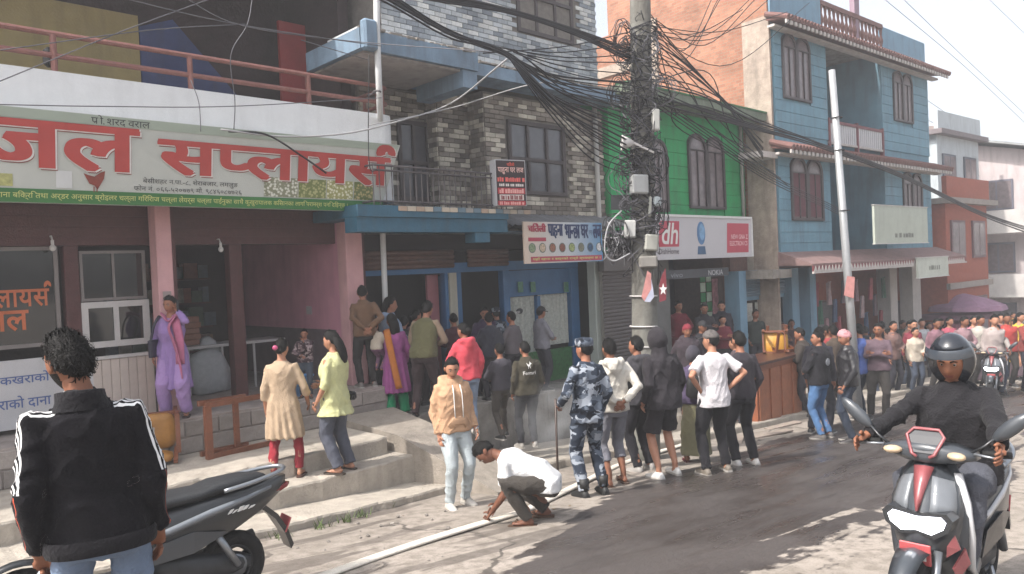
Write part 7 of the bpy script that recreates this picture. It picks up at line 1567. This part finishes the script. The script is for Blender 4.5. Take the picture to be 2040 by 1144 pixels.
p, H = foot(1484, 926, 660, hmax=1.78); person('man in dark grey t-shirt and black trousers with white trainers', p, -20, H, ('tee', '2f2b31'), ('trousers', '1c1b20'), 'short', arms=('front', 'relaxed'), voxel=VM, group=None, shoes=('shoe', 'bfbcb8'), fat=1.06)
# group on the steps of the phone shop
GS = 'onlookers on the phone shop steps'
rows_ = [(1350, 600, 1.72, -.66, 168, ('sweater', '6d2430'), 'short', None, 'man in maroon sweater with small white badge at the phone shop counter'), (1402, 604, 1.7, -.68, 175, ('jacket', '26242a'), 'short', None, 'man in black jacket facing the street under the brand strip'), (1437, 600, 1.68, -.68, 190, ('jacket', '2c2a33'), 'short', None, 'young man in navy jacket leaning at the green posters'),
         (1368, 646, 1.66, -.86, 190, ('hoodie', '3a3238'), 'short', ('knit', '7a2230'), 'man in maroon knitted cap among the phone shop crowd'), (1393, 640, 1.66, -.9, 140, ('jacket', '252429'), 'short', ('cap', '1f1f23'), 'man in black cap and black jacket on phone shop steps'), (1437, 628, 1.55, -.85, 182, ('sweater', '6a2a34'), 'bun', None, 'woman in dark red sweater below the green posters'),
         (1462, 620, 1.56, -.95, 185, ('sweater', CAMOG), 'bun', None, 'woman in floral patterned top by the brick pier'), (1503, 617, 1.66, -.95, 178, ('tee', '2c3432'), 'short', None, 'young man in dark green t-shirt standing alone by concrete pier'), (1470, 672, 1.6, None, -40, ('jacket', '4a3f44'), 'short', None, 'man in brown grey jacket behind the white t-shirt man'),
         (1556, 642, 1.52, -1.2, 185, ('sweater', '3a2c30'), 'bun', None, 'woman in dark brown sweater by the papered blue shop window'), (1577, 637, 1.54, -1.2, 190, ('sweater', '4a3436'), 'long', None, 'woman with loose hair by the papered blue shop window')]
for i, (px, py, H, z, fc, tp, hr, ht, lab) in enumerate(rows_):
    p, H = hd(px, py, H, z) if z is not None else hG(px, py, H, 9.5, 13); person(lab, p, fc, H, tp, ('trousers', '2a2a30'), hr, arms=(('front', 'down'), ('cross', 'cross'), ('down', 'down'), ('pocket', 'pocket'))[i % 4], fem=hr in ('bun', 'long'), hat=ht, voxel=.021, group=GS, sl='short' if tp[0] == 'tee' else 'long', skin=i % 3, tuft=60)
# men by the slim pole and the crowd down the street
def logo(I): local('back_print', I, MB().ball(I['TX']([(.0, -.148, 1.22)])[0], (.07, .008, .06), 12, 7), mat('print_dull', '8d9096', .7, .5, 30))
p, H = foot(1637, 872, 657, hmax=1.74); person('man in black jacket with pale back print and blue jeans, looking left', p, -40, H, ('jacket', '1f1e23'), ('jeans', '4a6a92'), 'short', arms=('front', 'relaxed'), voxel=VM, group=None, extras=logo, head=(-45, 0), shoes=('shoe', '4a4644'))
p, H = foot(1694, 880, 655, hmax=1.74); person('man in black leather jacket and pink patterned cap beside slim pole', p, -75, H, ('jacket', mat('leather_black', '1d1c20', .4, .15, 8, .3, 60)), ('trousers', '2c3340'), 'short', arms=('relaxed', 'down'), hat=('knit', 'b8868a'), voxel=VM, group=None, shoes=('shoe', '2a2626'))
GC = 'crowd down the street'
crowd = [(1628, 632, 1.68, 40, 'jacket', '2c2a33', 'short', 'man in navy jacket behind the man in blue jeans'), (1665, 622, 1.66, -20, 'jacket', '4a4038', 'short', 'man in brown jacket behind the slim pole'), (1742, 664, 1.74, -28, 'jacket', '20283a', 'short', 'man in navy coat with back turned, right of the slim pole'), (1768, 655, 1.62, -10, 'sweater', '8d7d6c', 'short', 'person in tan sweater beside the navy coat man'),
         (1795, 637, 1.74, 160, 'jacket', '2c3a34', 'short', 'man in dark green jacket facing the camera in the crowd'), (1822, 652, 1.62, 170, 'shirt', 'b0a698', 'short', 'person in cream shirt beside the dark green jacket'), (1850, 642, 1.58, 178, 'kurta', '7fa6b8', 'long', 'woman in light blue tunic at the crowd edge'), (1725, 650, 1.6, 10, 'jacket', '353a44', 'short', 'man in slate jacket close to the slim pole'),
         (1815, 612, 1.62, 185, 'sweater', '7a3440', 'bun', 'woman in dark red top in shade of the canopy'), (1775, 618, 1.66, 150, 'shirt', '6d5550', 'short', 'man in dusty brown shirt under the canopy sign'), (1745, 612, 1.6, 200, 'sweater', '5a4a52', 'bun', 'woman in mauve sweater beneath hanging garments'), (1870, 634, 1.68, 165, 'jacket', '3a3a40', 'short', 'man in grey jacket behind the light blue woman'),
         (1890, 620, 1.62, 180, 'kurta', '9a4a5a', 'long', 'woman in rose tunic beneath the market umbrellas'), (1915, 612, 1.68, 170, 'shirt', '8a6f74', 'short', 'man in mauve shirt beneath the market umbrellas'), (1936, 606, 1.6, 180, 'kurta', 'b0707c', 'long', 'woman in pink dress walking at the bend'), (1960, 622, 1.7, 175, 'jacket', '55433c', 'short', 'man in brown coat at the bend'), (2005, 604, 1.7, 180, 'shirt', '9a3a36', 'short', 'man in red shirt at the bend'),
         (2028, 600, 1.66, 170, 'kurta', 'c0a23a', 'long', 'woman in yellow dress at the bend'), (2048, 606, 1.7, 185, 'jacket', '7a3a36', 'short', 'man in rust jacket at the bend'), (1905, 640, 1.6, -20, 'sweater', '4a3c48', 'bun', 'woman in dark plum sweater with back turned near the umbrellas'), (1978, 604, 1.7, 170, 'shirt', '9a8f8c', 'short', 'man in pale grey shirt at the bend')]
crowd += [(1600, 640, 1.66, -60, 'jacket', '3a3430', 'short', 'man in dark brown jacket behind the golden chairs'), (1652, 640, 1.64, -50, 'sweater', '8a3a3a', 'short', 'man in brick red sweater between the jeans man and leather jacket man'), (1712, 630, 1.62, -30, 'shirt', '42548a', 'short', 'person in blue shirt behind the slim pole'), (1758, 640, 1.66, 20, 'jacket', '2a2c30', 'short', 'man in charcoal jacket among the canopy crowd'), (1783, 648, 1.6, -15, 'sweater', 'a08d78', 'long', 'woman in sand coloured sweater with back turned in the crowd'),
          (1808, 632, 1.66, 150, 'jacket', '5a4038', 'short', 'man in chestnut jacket looking over the crowd'), (1835, 628, 1.6, 175, 'sweater', 'a2a6aa', 'bun', 'woman in silver grey sweater behind the cream shirt person'), (1862, 618, 1.66, 160, 'shirt', '7a5a64', 'short', 'man in plum shirt near the pale corner pillar'), (1880, 646, 1.58, 185, 'kurta', 'b8a0a4', 'long', 'woman in pale rose tunic before the market umbrellas'), (1925, 632, 1.66, 170, 'jacket', '30343c', 'short', 'man in blue black jacket before the pink dress woman'), (1948, 618, 1.64, 165, 'shirt', 'a8a29a', 'short', 'man in off white shirt at the bend'), (1992, 616, 1.62, 190, 'sweater', '6a4a58', 'bun', 'woman in grape sweater at the bend'), (2018, 622, 1.66, 175, 'jacket', 'a07a2c', 'short', 'man in mustard jacket at the bend')]
for i, (px, py, H, fc, tk, c, hr, lab) in enumerate(crowd):
    p, H = hG(px, py, H, (12.5, 13, 13.4, 14.6, 16, 19)[min(5, max(0, int((px-1600)/40)))]+1.1*((i*7) % 5), 46)
    person(lab, p, fc, H, (tk, c), (('skirt', '5a4a52') if tk == 'kurta' else ('trousers', ('2c2c34', '33302e', '3a4250')[i % 3])), hr, arms=(('down', 'down'), ('front', 'down'), ('cross', 'cross'), ('relaxed', 'pocket'))[i % 4], fem=hr != 'short', voxel=VF if px > 1780 else .021, group=GC, skin=i % 3, tuft=40, detail=px < 1830)
# scooter rider
M = rd.matrix_world; rp = M @ Vector((-.20, 0, 0)); fcr = 90-math.degrees(math.pi+.02-TH)
def cape(I): pass
person('scooter rider in black jacket and dark open helmet', (rp.x, rp.y, rp.z), math.degrees(TH-(math.pi+.02)), 1.68, ('jacket', '1e1d20'), ('trousers', '4a4c54'), None, arms=(((-.335, .50, 1.07), (-.5, -.3, -1)), ((.335, .50, 1.07), (.5, -.3, -1))), pel=(0, -.04, -.11), feet=((-.12, .42, .31), (.12, .42, .31)), knee=((-.3, 1, .6), (.3, 1, .6)), lean=7, hat=('helmet', mat('helmet_dark', '23262c', .2, .1, 4, coat=.6)), voxel=.013, group=None, fat=1.18, head=(4, 6), tilt=.01, skin=1, shoes=('shoe', '2a2626'))
# far scooter with rider, and one more behind
for i, (px, py, bodym, tc2, lab, lab2) in enumerate(((1984, 790, REDP, '8a8480', 'dark red scooter riding up the road behind the helmeted rider', 'rider in pale jacket on the dark red scooter'), (2020, 742, BLKP, '6a5a4a', 'black scooter farther down the road by the street bend', 'rider in brown jacket on the far black scooter'))):
    p = gp(px, py); p[2] = gz(p[0], p[1]); src = rd if i == 0 else pk
    c = copy_tree(src); ang_ = math.pi+.12; c.matrix_world = Matrix.Translation(Vector(p.tolist())) @ Matrix.Rotation(ang_, 4, 'Z') @ Matrix.Rotation(-.05, 4, 'Y'); setp(c, lab, 'scooter')
    rp = c.matrix_world @ Vector((-.2, 0, 0))
    person(lab2, (rp.x, rp.y, rp.z+.0), math.degrees(TH-ang_), 1.66, ('jacket', tc2), ('trousers', '3a3a40'), 'short', arms=(((-.335, .50, 1.07), (-.8, -.3, -.6)), ((.335, .50, 1.07), (.8, -.3, -.6))), pel=(0, 0, -.07), feet=((-.12, .42, .31), (.12, .42, .31)), knee=((-.3, 1, .6), (.3, 1, .6)), voxel=VF, group=None, skin=1)
flush()
# print on the jacket back, laid onto the cloth
for I in PRINTS:
    me = I['top'].data; n = len(me.vertices); bv = BVHTree.FromPolygons([v.co[:] for v in me.vertices], [tuple(p.vertices) for p in me.polygons]); s = I['s']
    def lay_on(v2, f, w, cx, cz, nm):
        v = v2.copy(); lo, hi = v.min(0), v.max(0); k = w/(hi[0]-lo[0]); X_ = (v[:, 0]-(lo[0]+hi[0])/2)*k+cx; Z_ = (v[:, 1]-lo[1])*k+cz; out = []
        for x, z in zip(X_, Z_):
            h = bv.ray_cast(Vector((x*s, -1, z*s)), Vector((0, 1, 0))); y = h[0].y if h[0] else -.15*s; out.append((x*s, y-.005, z*s))
        m = MB(); m.local = True; m.add(out, f); m.build(nm, WHT, I['t'])
    v, f = glyphs('Ferrari', .012); lay_on(v, f, .21, 0, 1.19, 'back_lettering')
    hz = [(-.5, -1), (-.3, -1), (-.2, -.35), (.05, -.3), (.1, -.7), (.35, -.95), (.5, -.85), (.28, -.6), (.3, -.1), (.55, .2), (.85, .15), (.8, .4), (.5, .55), (.35, .95), (.2, .6), (-.05, .1), (-.45, .15), (-.8, .55), (-.9, .3), (-.6, -.15), (-.45, -.4)]
    lay_on(np.array([(a*.8, b, 0) for a, b in hz]), [tuple(range(len(hz)))], .085, 0, 1.285, 'horse_emblem')

# ------------------------------------------------------------------ thin dusty air over the street
if True:
    hzm = bpy.data.materials.new('haze_air'); hzm.use_nodes = True; N = hzm.node_tree.nodes; L = hzm.node_tree.links; N.clear()
    vo = N.new('ShaderNodeVolumePrincipled'); vo.inputs['Color'].default_value = (.95, .95, .97, 1); vo.inputs['Density'].default_value = .0048; vo.inputs['Anisotropy'].default_value = .2; ou = N.new('ShaderNodeOutputMaterial'); L.new(vo.outputs[0], ou.inputs['Volume'])
    MB().box((-30, -30, -9), (120, 60, 16)).build('haze', hzm, kind='stuff')

# wisps of smoke still hanging over the wet rubble by the lodge doors
sm = bpy.data.materials.new('smoke_wisp'); sm.use_nodes = True; N = sm.node_tree.nodes; L = sm.node_tree.links; N.clear()
vo = N.new('ShaderNodeVolumePrincipled'); vo.inputs['Color'].default_value = (.85, .87, .9, 1); ou = N.new('ShaderNodeOutputMaterial'); L.new(vo.outputs[0], ou.inputs['Volume'])
tc = N.new('ShaderNodeTexCoord'); nz = N.new('ShaderNodeTexNoise'); nz.inputs['Scale'].default_value = 2.6; nz.inputs['Detail'].default_value = 3; L.new(tc.outputs['Object'], nz.inputs['Vector'])
ln = N.new('ShaderNodeVectorMath'); ln.operation = 'LENGTH'; mp = N.new('ShaderNodeMapping'); mp.inputs['Scale'].default_value = (1/.75, 1/.55, 1/.6); L.new(tc.outputs['Object'], mp.inputs[0]); L.new(mp.outputs[0], ln.inputs[0])
fo = N.new('ShaderNodeMapRange'); fo.inputs[1].default_value = 1; fo.inputs[2].default_value = .2; fo.inputs[3].default_value = 0; fo.inputs[4].default_value = 1; L.new(ln.outputs['Value'], fo.inputs[0])
r = N.new('ShaderNodeMapRange'); r.inputs[1].default_value = .42; r.inputs[2].default_value = .68; r.inputs[4].default_value = 1.3; L.new(nz.outputs[0], r.inputs[0]); mu = N.new('ShaderNodeMath'); mu.operation = 'MULTIPLY'; L.new(fo.outputs[0], mu.inputs[0]); L.new(r.outputs[0], mu.inputs[1]); L.new(mu.outputs[0], vo.inputs['Density'])
so = MB().ball((0, 0, 0), (.75, .55, .6), 16, 10).build('smoke', sm, kind='stuff'); so.location = (7.55, 7.15, -.12)
